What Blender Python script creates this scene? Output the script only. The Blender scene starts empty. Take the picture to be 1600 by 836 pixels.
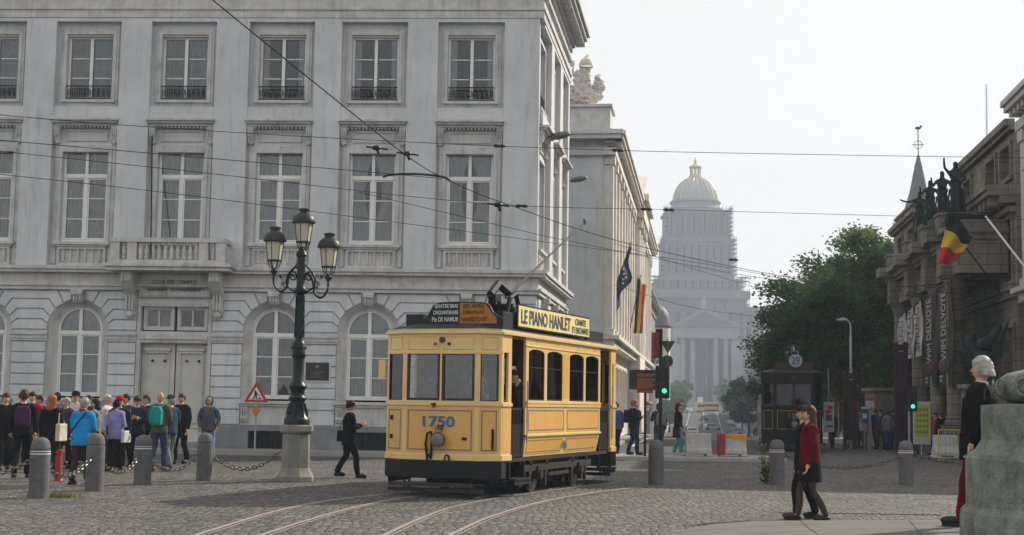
import bpy, math, random
from mathutils import Vector, Matrix
random.seed(7)
SC = bpy.context.scene
COL = SC.collection
# ------------------------------------------------------------------ camera
FPX, EYE, ROLL, PITCH = 2250.0, 1.66, 0.015, math.atan((632 - 418) / 2250.0)
FW = Vector((0, math.cos(PITCH), math.sin(PITCH)))
U0 = Vector((0, -math.sin(PITCH), math.cos(PITCH)))
R0 = Vector((1, 0, 0))
RT = R0 * math.cos(ROLL) + U0 * math.sin(ROLL)
UP = U0 * math.cos(ROLL) - R0 * math.sin(ROLL)
CAM = Vector((0, 0, EYE))
cd = bpy.data.cameras.new('camera')
cd.sensor_fit = 'HORIZONTAL'; cd.sensor_width = 36.0
cd.lens = 36.0 * FPX / 1600.0
cd.clip_start = 0.1; cd.clip_end = 6000
cam = bpy.data.objects.new('camera', cd); COL.objects.link(cam)
cam.matrix_world = Matrix(((RT.x, UP.x, -FW.x, 0), (RT.y, UP.y, -FW.y, 0), (RT.z, UP.z, -FW.z, EYE), (0, 0, 0, 1)))
SC.camera = cam
# ------------------------------------------------------------------ world, sun, exposure
SUN_AZ = math.radians(38)      # from +X towards +Y
SUN_EL = math.radians(34)
SKY_STRENGTH = 0.15
SUN_STRENGTH = 4.2
W = bpy.data.worlds.new('World'); SC.world = W; W.use_nodes = True
nt = W.node_tree; nt.nodes.clear()
sky = nt.nodes.new('ShaderNodeTexSky'); sky.sky_type = 'NISHITA'; sky.sun_disc = False
sky.sun_elevation = SUN_EL; sky.sun_rotation = math.radians(90) - SUN_AZ
sky.air_density = 1.0; sky.dust_density = 0.7; sky.ozone_density = 0.6; sky.altitude = 20
hsv = nt.nodes.new('ShaderNodeHueSaturation'); hsv.inputs['Saturation'].default_value = 0.15
bg = nt.nodes.new('ShaderNodeBackground'); bg.inputs['Strength'].default_value = SKY_STRENGTH
wo = nt.nodes.new('ShaderNodeOutputWorld')
pale = nt.nodes.new('ShaderNodeMix'); pale.data_type = 'RGBA'; pale.inputs[0].default_value = 0.86      # thin bright cloud veil over the clear sky
pale.inputs[7].default_value = (4.32, 4.24, 4.10, 1)
nt.links.new(sky.outputs[0], hsv.inputs['Color']); nt.links.new(hsv.outputs[0], pale.inputs[6]); nt.links.new(pale.outputs[2], bg.inputs[0]); nt.links.new(bg.outputs[0], wo.inputs[0])
sl = bpy.data.lights.new('sun', 'SUN'); sl.energy = SUN_STRENGTH; sl.angle = math.radians(0.6); sl.color = (1.0, 0.90, 0.76)
so = bpy.data.objects.new('sun', sl); COL.objects.link(so)
sdir = Vector((math.cos(SUN_EL) * math.cos(SUN_AZ), math.cos(SUN_EL) * math.sin(SUN_AZ), math.sin(SUN_EL)))
so.rotation_euler = sdir.to_track_quat('Z', 'Y').to_euler(); so.location = sdir * 60
vs = SC.view_settings
vs.view_transform = 'Standard'; vs.look = 'None'; vs.exposure = 0.55; vs.gamma = 1.0; vs.use_curve_mapping = False
SC.render.engine = 'CYCLES'
SC.cycles.max_bounces = 6; SC.cycles.diffuse_bounces = 3; SC.cycles.glossy_bounces = 3
SC.cycles.transparent_max_bounces = 12; SC.cycles.volume_bounces = 1; SC.cycles.transmission_bounces = 3
SC.cycles.use_denoising = True; SC.cycles.caustics_reflective = False; SC.cycles.caustics_refractive = False
HAZE_DENSITY = 0.00055
# ------------------------------------------------------------------ projection helpers (photo pixel -> point in the place)
def ray(x, y): return FW * FPX + RT * (x - 800) - UP * (y - 418)
def gp(x, y, z=0.0):
    d = ray(x, y); return CAM + d * ((z - EYE) / d.z)
def at(x, y, Y):
    d = ray(x, y); return CAM + d * (Y / d.y)
def gx(x, Y, z=0.0):           # ground point seen in column x at distance Y
    d = ray(x, 640); return Vector((d.x / d.y * Y, Y, z))
# ------------------------------------------------------------------ materials
MATS = {}
def mat(name, col, rough=0.7, metal=0.0, var=0.12, scale=3.0, bump=0.0, bscale=None, spec=0.22, streak=0.0, coat=0.0, ashlar=None):
    if name in MATS: return MATS[name]
    m = bpy.data.materials.new(name); m.use_nodes = True; n = m.node_tree; L = n.links
    b = n.nodes['Principled BSDF']; b.inputs['Roughness'].default_value = rough; b.inputs['Metallic'].default_value = metal
    b.inputs['Specular IOR Level'].default_value = spec
    if coat: b.inputs['Coat Weight'].default_value = coat; b.inputs['Coat Roughness'].default_value = 0.12
    c = (col[0], col[1], col[2], 1)
    if var > 0:
        tc = n.nodes.new('ShaderNodeTexCoord')
        nz = n.nodes.new('ShaderNodeTexNoise'); nz.inputs['Scale'].default_value = scale; nz.inputs['Detail'].default_value = 6; nz.inputs['Roughness'].default_value = 0.65
        L.new(tc.outputs['Object'], nz.inputs['Vector'])
        cr = n.nodes.new('ShaderNodeMapRange'); cr.inputs[1].default_value = 0.3; cr.inputs[2].default_value = 0.7
        cr.inputs[3].default_value = 1 - var; cr.inputs[4].default_value = 1 + var
        L.new(nz.outputs[0], cr.inputs[0])
        mx = n.nodes.new('ShaderNodeVectorMath'); mx.operation = 'SCALE'; mx.inputs[0].default_value = col[:3]
        L.new(cr.outputs[0], mx.inputs['Scale'])
        last = mx.outputs[0]
        if streak > 0:      # rain-washed dirt: noise stretched down the wall
            mp = n.nodes.new('ShaderNodeMapping'); mp.inputs['Scale'].default_value = (2.4, 2.4, 0.22)
            L.new(tc.outputs['Object'], mp.inputs[0])
            n2 = n.nodes.new('ShaderNodeTexNoise'); n2.inputs['Scale'].default_value = 2.2; n2.inputs['Detail'].default_value = 7; n2.inputs['Roughness'].default_value = 0.7
            L.new(mp.outputs[0], n2.inputs['Vector'])
            r2 = n.nodes.new('ShaderNodeMapRange'); r2.inputs[1].default_value = 0.52; r2.inputs[2].default_value = 0.75; r2.inputs[3].default_value = 1.0; r2.inputs[4].default_value = 1 - streak
            L.new(n2.outputs[0], r2.inputs[0])
            m2 = n.nodes.new('ShaderNodeVectorMath'); m2.operation = 'SCALE'; L.new(last, m2.inputs[0]); L.new(r2.outputs[0], m2.inputs['Scale']); last = m2.outputs[0]
        if ashlar:      # coursed blocks with dark joints, on the wall's own length and height
            sx = n.nodes.new('ShaderNodeSeparateXYZ'); L.new(tc.outputs['Object'], sx.inputs[0])
            ax = n.nodes.new('ShaderNodeMath'); ax.operation = 'ADD'; L.new(sx.outputs[0], ax.inputs[0]); L.new(sx.outputs[1], ax.inputs[1])
            cx_ = n.nodes.new('ShaderNodeCombineXYZ'); L.new(ax.outputs[0], cx_.inputs[0]); L.new(sx.outputs[2], cx_.inputs[1])
            bt_ = n.nodes.new('ShaderNodeTexBrick'); bt_.inputs['Scale'].default_value = 1.0; bt_.inputs['Brick Width'].default_value = ashlar[0]; bt_.inputs['Row Height'].default_value = ashlar[1]
            bt_.inputs['Mortar Size'].default_value = ashlar[2]; bt_.inputs['Mortar Smooth'].default_value = 0.3; bt_.inputs['Bias'].default_value = 0
            bt_.inputs['Color1'].default_value = (.82, .82, .82, 1); bt_.inputs['Color2'].default_value = (1.15, 1.13, 1.1, 1); bt_.inputs['Mortar'].default_value = (.4, .38, .36, 1)
            L.new(cx_.outputs[0], bt_.inputs[0])
            m3 = n.nodes.new('ShaderNodeVectorMath'); m3.operation = 'MULTIPLY'; L.new(last, m3.inputs[0]); L.new(bt_.outputs[0], m3.inputs[1]); last = m3.outputs[0]
        L.new(last, b.inputs['Base Color'])
        if bump > 0:
            nb = n.nodes.new('ShaderNodeTexNoise'); nb.inputs['Scale'].default_value = bscale or scale * 8; nb.inputs['Detail'].default_value = 5
            L.new(tc.outputs['Object'], nb.inputs['Vector'])
            bp = n.nodes.new('ShaderNodeBump'); bp.inputs['Strength'].default_value = bump; bp.inputs['Distance'].default_value = 0.02
            L.new(nb.outputs[0], bp.inputs['Height']); L.new(bp.outputs[0], b.inputs['Normal'])
    else:
        b.inputs['Base Color'].default_value = c
    MATS[name] = m; return m
def glass_mat(name, tint=(0.75, 0.8, 0.82), refl=0.12):
    if name in MATS: return MATS[name]
    m = bpy.data.materials.new(name); m.use_nodes = True; n = m.node_tree; n.nodes.clear(); L = n.links
    o = n.nodes.new('ShaderNodeOutputMaterial'); t = n.nodes.new('ShaderNodeBsdfTransparent'); t.inputs[0].default_value = (*tint, 1)
    g = n.nodes.new('ShaderNodeBsdfGlossy'); g.inputs['Roughness'].default_value = 0.03; g.inputs[0].default_value = (0.55, 0.57, 0.6, 1)
    tc = n.nodes.new('ShaderNodeTexCoord'); nz = n.nodes.new('ShaderNodeTexNoise'); nz.inputs['Scale'].default_value = 1.3; nz.inputs['Detail'].default_value = 1
    bp = n.nodes.new('ShaderNodeBump'); bp.inputs['Strength'].default_value = 0.12; bp.inputs['Distance'].default_value = 0.05
    L.new(tc.outputs['Object'], nz.inputs['Vector']); L.new(nz.outputs[0], bp.inputs['Height']); L.new(bp.outputs[0], g.inputs['Normal'])
    f = n.nodes.new('ShaderNodeFresnel'); f.inputs[0].default_value = 1.5
    a = n.nodes.new('ShaderNodeMath'); a.operation = 'ADD'; a.inputs[1].default_value = refl; a.use_clamp = True
    L.new(f.outputs[0], a.inputs[0])
    x = n.nodes.new('ShaderNodeMixShader'); L.new(a.outputs[0], x.inputs[0]); L.new(t.outputs[0], x.inputs[1]); L.new(g.outputs[0], x.inputs[2]); L.new(x.outputs[0], o.inputs[0])
    MATS[name] = m; return m
def emit_mat(name, col, s):
    if name in MATS: return MATS[name]
    m = bpy.data.materials.new(name); m.use_nodes = True; b = m.node_tree.nodes['Principled BSDF']
    b.inputs['Base Color'].default_value = (*col, 1); b.inputs['Emission Color'].default_value = (*col, 1); b.inputs['Emission Strength'].default_value = s
    MATS[name] = m; return m
def leaf_mat(name, c1, c2):
    m = bpy.data.materials.new(name); m.use_nodes = True; n = m.node_tree; n.nodes.clear(); L = n.links
    o = n.nodes.new('ShaderNodeOutputMaterial'); d = n.nodes.new('ShaderNodeBsdfDiffuse'); t = n.nodes.new('ShaderNodeBsdfTranslucent')
    g = n.nodes.new('ShaderNodeNewGeometry'); tc = n.nodes.new('ShaderNodeTexCoord')
    nz = n.nodes.new('ShaderNodeTexNoise'); nz.inputs['Scale'].default_value = 1.2; L.new(tc.outputs['Object'], nz.inputs['Vector'])
    a = n.nodes.new('ShaderNodeMath'); a.operation = 'MULTIPLY'; L.new(g.outputs['Random Per Island'], a.inputs[0]); L.new(nz.outputs[0], a.inputs[1])
    r = n.nodes.new('ShaderNodeMapRange'); r.inputs[1].default_value = 0.0; r.inputs[2].default_value = 0.6; L.new(a.outputs[0], r.inputs[0])
    mx = n.nodes.new('ShaderNodeMix'); mx.data_type = 'RGBA'; mx.inputs[6].default_value = (*c1, 1); mx.inputs[7].default_value = (*c2, 1)
    L.new(r.outputs[0], mx.inputs[0])
    s = n.nodes.new('ShaderNodeMixShader'); s.inputs[0].default_value = 0.45
    L.new(mx.outputs[2], d.inputs[0]); L.new(mx.outputs[2], t.inputs[0]); L.new(d.outputs[0], s.inputs[1]); L.new(t.outputs[0], s.inputs[2]); L.new(s.outputs[0], o.inputs[0])
    MATS[name] = m; return m
# ------------------------------------------------------------------ mesh builder
class MB:
    def __init__(s): s.v = []; s.f = []; s.m = []
    def add(s, vs, fs, m=0):
        b = len(s.v); s.v += [tuple(v) for v in vs]
        for f in fs: s.f.append(tuple(i + b for i in f)); s.m.append(m)
        return s
    def box(s, x0, x1, y0, y1, z0, z1, m=0, M=None):
        vs = [Vector(p) for p in ((x0,y0,z0),(x1,y0,z0),(x1,y1,z0),(x0,y1,z0),(x0,y0,z1),(x1,y0,z1),(x1,y1,z1),(x0,y1,z1))]
        if M is not None: vs = [M @ v for v in vs]
        return s.add(vs, [(0,3,2,1),(4,5,6,7),(0,1,5,4),(1,2,6,5),(2,3,7,6),(3,0,4,7)], m)
    def prism(s, poly, a, b, axis='y', m=0, M=None):
        # poly: 2D outline; axis y -> (x,z), z -> (x,y), x -> (y,z)
        def P(p, t): return Vector((p[0], t, p[1])) if axis == 'y' else (Vector((p[0], p[1], t)) if axis == 'z' else Vector((t, p[0], p[1])))
        n = len(poly); vs = [P(p, a) for p in poly] + [P(p, b) for p in poly]
        if M is not None: vs = [M @ v for v in vs]
        A = sum(poly[i][0] * poly[(i+1) % n][1] - poly[(i+1) % n][0] * poly[i][1] for i in range(n))
        fl = (A > 0) == ((b > a) if axis != 'y' else (b < a))
        fs = [tuple(range(n)), tuple(range(2*n - 1, n - 1, -1))] + [(i, i + n, (i+1) % n + n, (i+1) % n) for i in range(n)]
        if fl: fs = [tuple(reversed(f)) for f in fs]
        return s.add(vs, fs, m)
    def frame(s, x0, x1, z0, z1, w, y0, y1, m=0, wb=None, wt=None):
        wb = w if wb is None else wb; wt = w if wt is None else wt
        s.box(x0, x0 + w, y0, y1, z0, z1, m); s.box(x1 - w, x1, y0, y1, z0, z1, m)
        s.box(x0 + w, x1 - w, y0, y1, z1 - wt, z1, m)
        if wb > 0: s.box(x0 + w, x1 - w, y0, y1, z0, z0 + wb, m)
        return s
    def cyl(s, p0, p1, r0, r1=None, n=12, m=0, cap=True):
        p0 = Vector(p0); p1 = Vector(p1); r1 = r0 if r1 is None else r1
        d = (p1 - p0); q = d.to_track_quat('Z', 'Y') if d.length > 1e-9 else Vector((0,0,1)).to_track_quat('Z','Y')
        vs = []
        for p, r in ((p0, r0), (p1, r1)):
            for k in range(n):
                t = 2 * math.pi * k / n; vs.append(p + q @ Vector((math.cos(t) * r, math.sin(t) * r, 0)))
        fs = [(k, (k+1) % n, (k+1) % n + n, k + n) for k in range(n)]
        if cap: fs += [tuple(range(n - 1, -1, -1)), tuple(range(n, 2*n))]
        return s.add(vs, fs, m)
    def tube(s, pts, r, n=6, m=0):
        pts = [Vector(p) for p in pts]; N = len(pts); vs = []
        rs = r if isinstance(r, (list, tuple)) else [r] * N
        for i, p in enumerate(pts):
            d = (pts[min(i+1, N-1)] - pts[max(i-1, 0)]).normalized()
            a = d.cross(Vector((0.01, 0.02, 1)));
            if a.length < 0.05: a = d.cross(Vector((1, 0, 0)))
            a.normalize(); b = d.cross(a)
            for k in range(n):
                t = 2 * math.pi * k / n; vs.append(p + (a * math.cos(t) + b * math.sin(t)) * rs[i])
        fs = []
        for i in range(N - 1):
            for k in range(n): fs.append((i*n + k, i*n + (k+1) % n, (i+1)*n + (k+1) % n, (i+1)*n + k))
        fs += [tuple(range(n - 1, -1, -1)), tuple(range((N-1)*n, N*n))]
        return s.add(vs, fs, m)
    def lathe(s, prof, c=(0,0,0), n=20, m=0, sx=1, sy=1, rot=0, M=None):
        c = Vector(c); vs = []
        for r, z in prof:
            for k in range(n):
                t = 2 * math.pi * (k + rot) / n; v = c + Vector((math.cos(t) * r * sx, math.sin(t) * r * sy, z)); vs.append(M @ v if M is not None else v)
        fs = []
        for i in range(len(prof) - 1):
            for k in range(n): fs.append((i*n + k, i*n + (k+1) % n, (i+1)*n + (k+1) % n, (i+1)*n + k))
        fs += [tuple(range(n - 1, -1, -1)), tuple(range((len(prof)-1)*n, len(prof)*n))]
        return s.add(vs, fs, m)
    def ball(s, c, r, n=12, k=8, m=0, M=None):
        r = Vector(r) if isinstance(r, (tuple, Vector)) else Vector((r, r, r))
        prof = [(max(math.sin(math.pi * i / k), 1e-3), -math.cos(math.pi * i / k)) for i in range(k + 1)]
        S = Matrix.Translation(Vector(c)) @ Matrix.Diagonal((r.x, r.y, r.z, 1))
        return s.lathe(prof, n=n, m=m, M=(M @ S) if M is not None else S)
    def build(s, name, mats, parent=None, M=None, smooth=None, bevel=0):
        me = bpy.data.meshes.new(name); me.from_pydata(s.v, [], s.f)
        mats = mats if isinstance(mats, (list, tuple)) else [mats]
        for x in mats: me.materials.append(x)
        if len(mats) > 1: me.polygons.foreach_set('material_index', s.m)
        me.update()
        if smooth is not None:
            me.shade_smooth(); me.set_sharp_from_angle(angle=math.radians(smooth))
        o = bpy.data.objects.new(name, me); COL.objects.link(o)
        if parent is not None: o.parent = parent
        if M is not None: o.matrix_basis = M
        if bevel:
            b = o.modifiers.new('bevel', 'BEVEL'); b.width = bevel; b.segments = 2; b.limit_method = 'ANGLE'; b.angle_limit = math.radians(50)
        return o
def tag(o, label=None, cat=None, group=None, kind=None):
    if label: o['label'] = label
    if cat: o['category'] = cat
    if group: o['group'] = group
    if kind: o['kind'] = kind
    return o
def empty(name, M=None, label=None, cat=None, group=None, parent=None):
    o = bpy.data.objects.new(name, None); COL.objects.link(o); o.empty_display_size = 0.3
    if M is not None: o.matrix_basis = M
    if parent is not None: o.parent = parent
    return tag(o, label, cat, group)
def children(o): return [c for c in COL.objects if c.parent == o]
KIDS = {}
def copy_tree(o, M=None, parent=None):
    c = o.copy(); COL.objects.link(c); c.parent = parent
    if M is not None: c.matrix_basis = M
    for ch in list(o.children): copy_tree(ch, None, c)
    return c
def frameM(origin, right, up=Vector((0, 0, 1))):
    r = Vector(right).normalized(); f = up.cross(r)        # local y = into the wall
    o = Vector(origin)
    return Matrix(((r.x, f.x, up.x, o.x), (r.y, f.y, up.y, o.y), (r.z, f.z, up.z, o.z), (0, 0, 0, 1)))
def T(x, y, z, rz=0.0, s=1.0): return Matrix.Translation((x, y, z)) @ Matrix.Rotation(rz, 4, 'Z') @ Matrix.Scale(s, 4)
_TXT = {}
def text(name, body, mt, parent, M, width=None, height=None, extrude=0.004, spacing=1.0, bold=0.0, line=1.0):
    cu = bpy.data.curves.new(name, 'FONT'); cu.body = body; cu.align_x = 'CENTER'; cu.align_y = 'CENTER'; cu.size = 1.0
    cu.extrude = extrude; cu.space_character = spacing; cu.offset = bold; cu.resolution_u = 3; cu.space_line = line
    tmp = bpy.data.objects.new('tmp_text', cu); COL.objects.link(tmp); bpy.context.view_layer.update()
    me = bpy.data.meshes.new_from_object(tmp.evaluated_get(bpy.context.evaluated_depsgraph_get())); bpy.data.objects.remove(tmp); bpy.data.curves.remove(cu)
    xs = [v.co.x for v in me.vertices]; ys = [v.co.y for v in me.vertices]
    w, h = max(xs) - min(xs), max(ys) - min(ys); cx, cy = (max(xs) + min(xs)) / 2, (max(ys) + min(ys)) / 2
    sx = (width / w) if width else (height / h); sy = (height / h) if height else sx
    for v in me.vertices: v.co = Vector(((v.co.x - cx) * sx, -v.co.z, (v.co.y - cy) * sy))   # letters stand in local xz, facing -y
    me.materials.clear(); me.materials.append(mt); me.name = name
    o = bpy.data.objects.new(name, me); COL.objects.link(o); o.parent = parent; o.matrix_basis = M
    return o
# ------------------------------------------------------------------ shared materials
wall_m = mat('painted_render', (0.535, 0.545, 0.565), 0.85, var=0.15, scale=0.55, bump=0.3, bscale=14, streak=0.28)
trim_m = mat('painted_stone_trim', (0.50, 0.50, 0.495), 0.85, var=0.2, scale=2.2, bump=0.3, bscale=20, streak=0.42)
wood_m = mat('window_paint', (0.72, 0.72, 0.70), 0.5, var=0.06, scale=4)
plinth_m = mat('bluestone_plinth', (0.20, 0.21, 0.225), 0.85, var=0.25, scale=1.6, bump=0.3)
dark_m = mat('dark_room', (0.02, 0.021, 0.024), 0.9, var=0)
iron_m = mat('black_iron', (0.02, 0.021, 0.022), 0.5, var=0.2, scale=9)
curtain_m = mat('net_curtain', (0.74, 0.72, 0.67), 0.9, var=0.15, scale=2.5)
curtain_g = mat('grey_curtain', (0.28, 0.28, 0.28), 0.9, var=0.2, scale=2.5)
curtain_d = mat('dim_curtain', (0.50, 0.49, 0.47), 0.9, var=0.2, scale=2.5)
pane_m = glass_mat('window_glass', (0.80, 0.83, 0.85), 0.04)
granite_m = mat('granite', (0.115, 0.115, 0.12), 0.8, var=0.25, scale=9, bump=0.3, bscale=60)
conc_m = mat('concrete', (0.36, 0.355, 0.34), 0.85, var=0.2, scale=4, bump=0.2)
green_m = mat('dark_green_iron', (0.007, 0.016, 0.014), 0.4, metal=0.0, var=0.3, scale=8)
steel_m = mat('galvanised_steel', (0.35, 0.36, 0.37), 0.45, metal=0.7, var=0.15, scale=6)
white_m = mat('white_paint', (0.75, 0.75, 0.74), 0.5, var=0.05)
black_m = mat('black_paint', (0.010, 0.010, 0.011), 0.5, var=0.15, scale=6)
# ------------------------------------------------------------------ ground
VP = ray(1098, 636); SDIR = Vector((VP.x / VP.y, 1, 0)).normalized()        # direction of the street
SRIGHT = Vector((SDIR.y, -SDIR.x, 0))
def hz(Y):
    pts = [(-200, 0), (75, 0), (110, -0.55), (300, -4.35), (345, -3.95), (400, -2.4), (470, -0.1), (560, 1.2), (640, 2.0), (4000, 2.0)]
    for (a, za), (b, zb) in zip(pts, pts[1:]):
        if Y <= b: return za + (zb - za) * max(0, (Y - a)) / (b - a)
    return 2.0
def street(off, Y, z=0.0):
    p = SDIR * (Y / SDIR.y) + SRIGHT * 0
    return Vector((p.x, p.y, 0)) + Vector((off, 0, hz(Y) + z))
def cobble_mat(name, base, warm, size=0.16, aspect=1.0):
    m = bpy.data.materials.new(name); m.use_nodes = True; n = m.node_tree; L = n.links; b = n.nodes['Principled BSDF']; b.inputs['Roughness'].default_value = 0.75
    tc = n.nodes.new('ShaderNodeTexCoord')
    wz = n.nodes.new('ShaderNodeTexNoise'); wz.inputs['Scale'].default_value = 0.6; L.new(tc.outputs['Object'], wz.inputs['Vector'])
    wa = n.nodes.new('ShaderNodeVectorMath'); wa.operation = 'MULTIPLY_ADD'; wa.inputs[1].default_value = (0.5, 0.5, 0); L.new(wz.outputs[1], wa.inputs[0]); L.new(tc.outputs['Object'], wa.inputs[2])
    mp = n.nodes.new('ShaderNodeMapping'); mp.inputs['Scale'].default_value = (1 / size, 1 / size * aspect, 1); L.new(wa.outputs[0], mp.inputs[0])
    v = n.nodes.new('ShaderNodeTexVoronoi'); v.feature = 'DISTANCE_TO_EDGE'; v.inputs['Scale'].default_value = 1.0; v.inputs['Randomness'].default_value = 0.55; L.new(mp.outputs[0], v.inputs['Vector'])
    v2 = n.nodes.new('ShaderNodeTexVoronoi'); v2.inputs['Scale'].default_value = 1.0; v2.inputs['Randomness'].default_value = 0.55; L.new(mp.outputs[0], v2.inputs['Vector'])
    j = n.nodes.new('ShaderNodeMapRange'); j.interpolation_type = 'SMOOTHSTEP'; j.inputs[1].default_value = 0.02; j.inputs[2].default_value = 0.2; L.new(v.outputs[0], j.inputs[0])
    sh = n.nodes.new('ShaderNodeSeparateColor'); L.new(v2.outputs['Color'], sh.inputs[0])
    tone = n.nodes.new('ShaderNodeMapRange'); tone.inputs[3].default_value = 0.5; tone.inputs[4].default_value = 1.5; L.new(sh.outputs[0], tone.inputs[0])
    big = n.nodes.new('ShaderNodeTexNoise'); big.inputs['Scale'].default_value = 0.35; big.inputs['Detail'].default_value = 8; big.inputs['Roughness'].default_value = 0.7; L.new(tc.outputs['Object'], big.inputs['Vector'])
    bm = n.nodes.new('ShaderNodeMapRange'); bm.inputs[1].default_value = 0.3; bm.inputs[2].default_value = 0.7; bm.inputs[3].default_value = 0.0; bm.inputs[4].default_value = 1.0; L.new(big.outputs[0], bm.inputs[0])
    mx = n.nodes.new('ShaderNodeMix'); mx.data_type = 'RGBA'; mx.inputs[6].default_value = (*base, 1); mx.inputs[7].default_value = (*warm, 1); L.new(bm.outputs[0], mx.inputs[0])
    sc = n.nodes.new('ShaderNodeVectorMath'); sc.operation = 'SCALE'; L.new(mx.outputs[2], sc.inputs[0]); L.new(tone.outputs[0], sc.inputs['Scale'])
    jm = n.nodes.new('ShaderNodeMapRange'); jm.inputs[3].default_value = 0.28; jm.inputs[4].default_value = 1.0; L.new(j.outputs[0], jm.inputs[0])
    s2 = n.nodes.new('ShaderNodeVectorMath'); s2.operation = 'SCALE'; L.new(sc.outputs[0], s2.inputs[0]); L.new(jm.outputs[0], s2.inputs['Scale'])
    L.new(s2.outputs[0], b.inputs['Base Color'])
    fine = n.nodes.new('ShaderNodeTexNoise'); fine.inputs['Scale'].default_value = 14; L.new(tc.outputs['Object'], fine.inputs['Vector'])
    ad = n.nodes.new('ShaderNodeMath'); ad.operation = 'MULTIPLY_ADD'; ad.inputs[1].default_value = 0.5; L.new(fine.outputs[0], ad.inputs[0]); L.new(j.outputs[0], ad.inputs[2])
    t2 = n.nodes.new('ShaderNodeMath'); t2.operation = 'MULTIPLY_ADD'; t2.inputs[1].default_value = 0.7; L.new(sh.outputs[1], t2.inputs[0]); L.new(ad.outputs[0], t2.inputs[2])
    bp = n.nodes.new('ShaderNodeBump'); bp.inputs['Strength'].default_value = 1.0; bp.inputs['Distance'].default_value = 0.03; L.new(t2.outputs[0], bp.inputs['Height']); L.new(bp.outputs[0], b.inputs['Normal'])
    MATS[name] = m; return m
cob = cobble_mat('cobblestones', (0.078, 0.077, 0.076), (0.158, 0.150, 0.134), size=0.13, aspect=1.25)
cob2 = cobble_mat('track_setts', (0.10, 0.10, 0.097), (0.14, 0.135, 0.122), size=0.15, aspect=1.5)
asph = mat('asphalt', (0.075, 0.075, 0.078), 0.9, var=0.2, scale=1.5, bump=0.3, bscale=60)
pave = mat('pavement_slabs', (0.27, 0.265, 0.25), 0.85, var=0.2, scale=1.1, bump=0.2)
kerb_m = mat('kerb_stone', (0.30, 0.30, 0.29), 0.8, var=0.2, scale=3)
line_m = mat('road_paint', (0.6, 0.6, 0.58), 0.7, var=0.25, scale=2)
g = MB(); ys = [-60, 75, 110, 200, 300, 320, 345, 400, 470, 560, 640, 4000]
for Y in ys:
    g.v += [(-2500, Y, hz(Y)), (2500, Y, hz(Y))]
for i in range(len(ys) - 1):
    g.f.append((2*i, 2*i+1, 2*i+3, 2*i+2)); g.m.append(0)
tag(g.build('ground', cob), 'grey cobbled square with rough worn setts in front of the buildings', kind='structure')
def strip(name, o0, o1, y0, y1, dz, m, label):
    s = MB(); Y = y0; rows = sorted(set([y0, y1] + [y for y in ys if y0 < y < y1]))
    for Y in rows:
        for o in (o0, o1): s.v.append(tuple(street(o, Y, dz)))
    for i in range(len(rows) - 1): s.f.append((2*i, 2*i+1, 2*i+3, 2*i+2)); s.m.append(0)
    return tag(s.build(name, m), label, kind='structure')
strip('road', -3.4, 4.3, 49, 136, 0.008, asph, 'asphalt street running away downhill to the domed palace')
strip('road', -8.0, 8.6, 136, 610, 0.008, asph, 'wider far part of the street climbing towards the domed palace')
for k, (o, y0, y1) in enumerate([(0.3, 60, 330), (-2.9, 60, 134), (3.8, 80, 134), (-4.2, 140, 600), (4.6, 140, 600), (0.3, 350, 600)]):
    strip('road_marking', o - 0.07, o + 0.07, y0, y1, 0.014, line_m, 'faded white line along the street')
def slabwalk(name, o0, o1, y0, y1, label, dz=0.12, yy=None):
    s = MB(); rows = sorted(set([y0, y1] + [y for y in ys if y0 < y < y1]))
    for Y in rows:
        for o, z in ((o0, dz), (o1, dz), (o0, -0.2), (o1, -0.2)): s.v.append(tuple(street(o, Y, z)))
    for i in range(len(rows) - 1):
        a, b = 4*i, 4*i + 4
        for f in ((a, a+1, b+1, b), (a+1, a+3, b+3, b+1), (a, b, b+2, a+2)): s.f.append(f); s.m.append(0)
    s.f.append((0, 2, 3, 1)); s.m.append(0)
    return tag(s.build(name, pave), label, kind='structure')
slabwalk('pavement', -10.5, -8.05, 136, 600, 'far left footway where the street widens')
slabwalk('pavement', 8.65, 11.0, 136, 600, 'far right footway where the street widens')
slabwalk('pavement', -9.5, -3.5, 44.9, 136, 'pale paved footway along the left buildings of the street')
slabwalk('pavement', 4.4, 30, 66, 136, 'paved footway under the trees on the right of the street')
# island with barriers: kerb step seen right of the tram
s = MB(); s.prism([(1.2, 44.7), (8.6, 44.9), (8.9, 47.6), (1.2, 47.6)], -0.05, 0.12, 'z'); tag(s.build('kerb', kerb_m, bevel=0.02), 'pale kerb edge of the crossing island before the street', kind='structure')
s = MB(); s.prism([(-26, 45.1), (1.3, 43.85), (1.3, 46.4), (-26, 47.4)], -0.05, 0.13, 'z'); tag(s.build('pavement', pave), 'narrow footway at the foot of the grey facade', kind='structure')
# rails: two tracks curving through the square
def catmull(P, n=10):
    P = [Vector(p) for p in P]; out = []
    for i in range(len(P) - 1):
        a, b, c, d = P[max(i-1, 0)], P[i], P[i+1], P[min(i+2, len(P)-1)]
        for k in range(n):
            t = k / n; out.append(0.5 * ((2*b) + (c - a)*t + (2*a - 5*b + 4*c - d)*t*t + (3*b - a - 3*c + d)*t**3))
    out.append(P[-1]); return out
rail_m = mat('worn_rail_steel', (0.36, 0.31, 0.29), 0.4, metal=0.2, var=0.25, scale=5)
def ribbon(name, path, w, z, m, label, cat=None, kind='structure'):
    s = MB(); pts = catmull(path)
    for i, p in enumerate(pts):
        d = (pts[min(i+1, len(pts)-1)] - pts[max(i-1, 0)]).normalized(); a = Vector((d.y, -d.x, 0)) * w / 2
        s.v += [tuple(p + a + Vector((0,0,z))), tuple(p - a + Vector((0,0,z)))]
    for i in range(len(pts) - 1): s.f.append((2*i, 2*i+2, 2*i+3, 2*i+1)); s.m.append(0)
    return tag(s.build(name, m), label, kind=kind)
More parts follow.
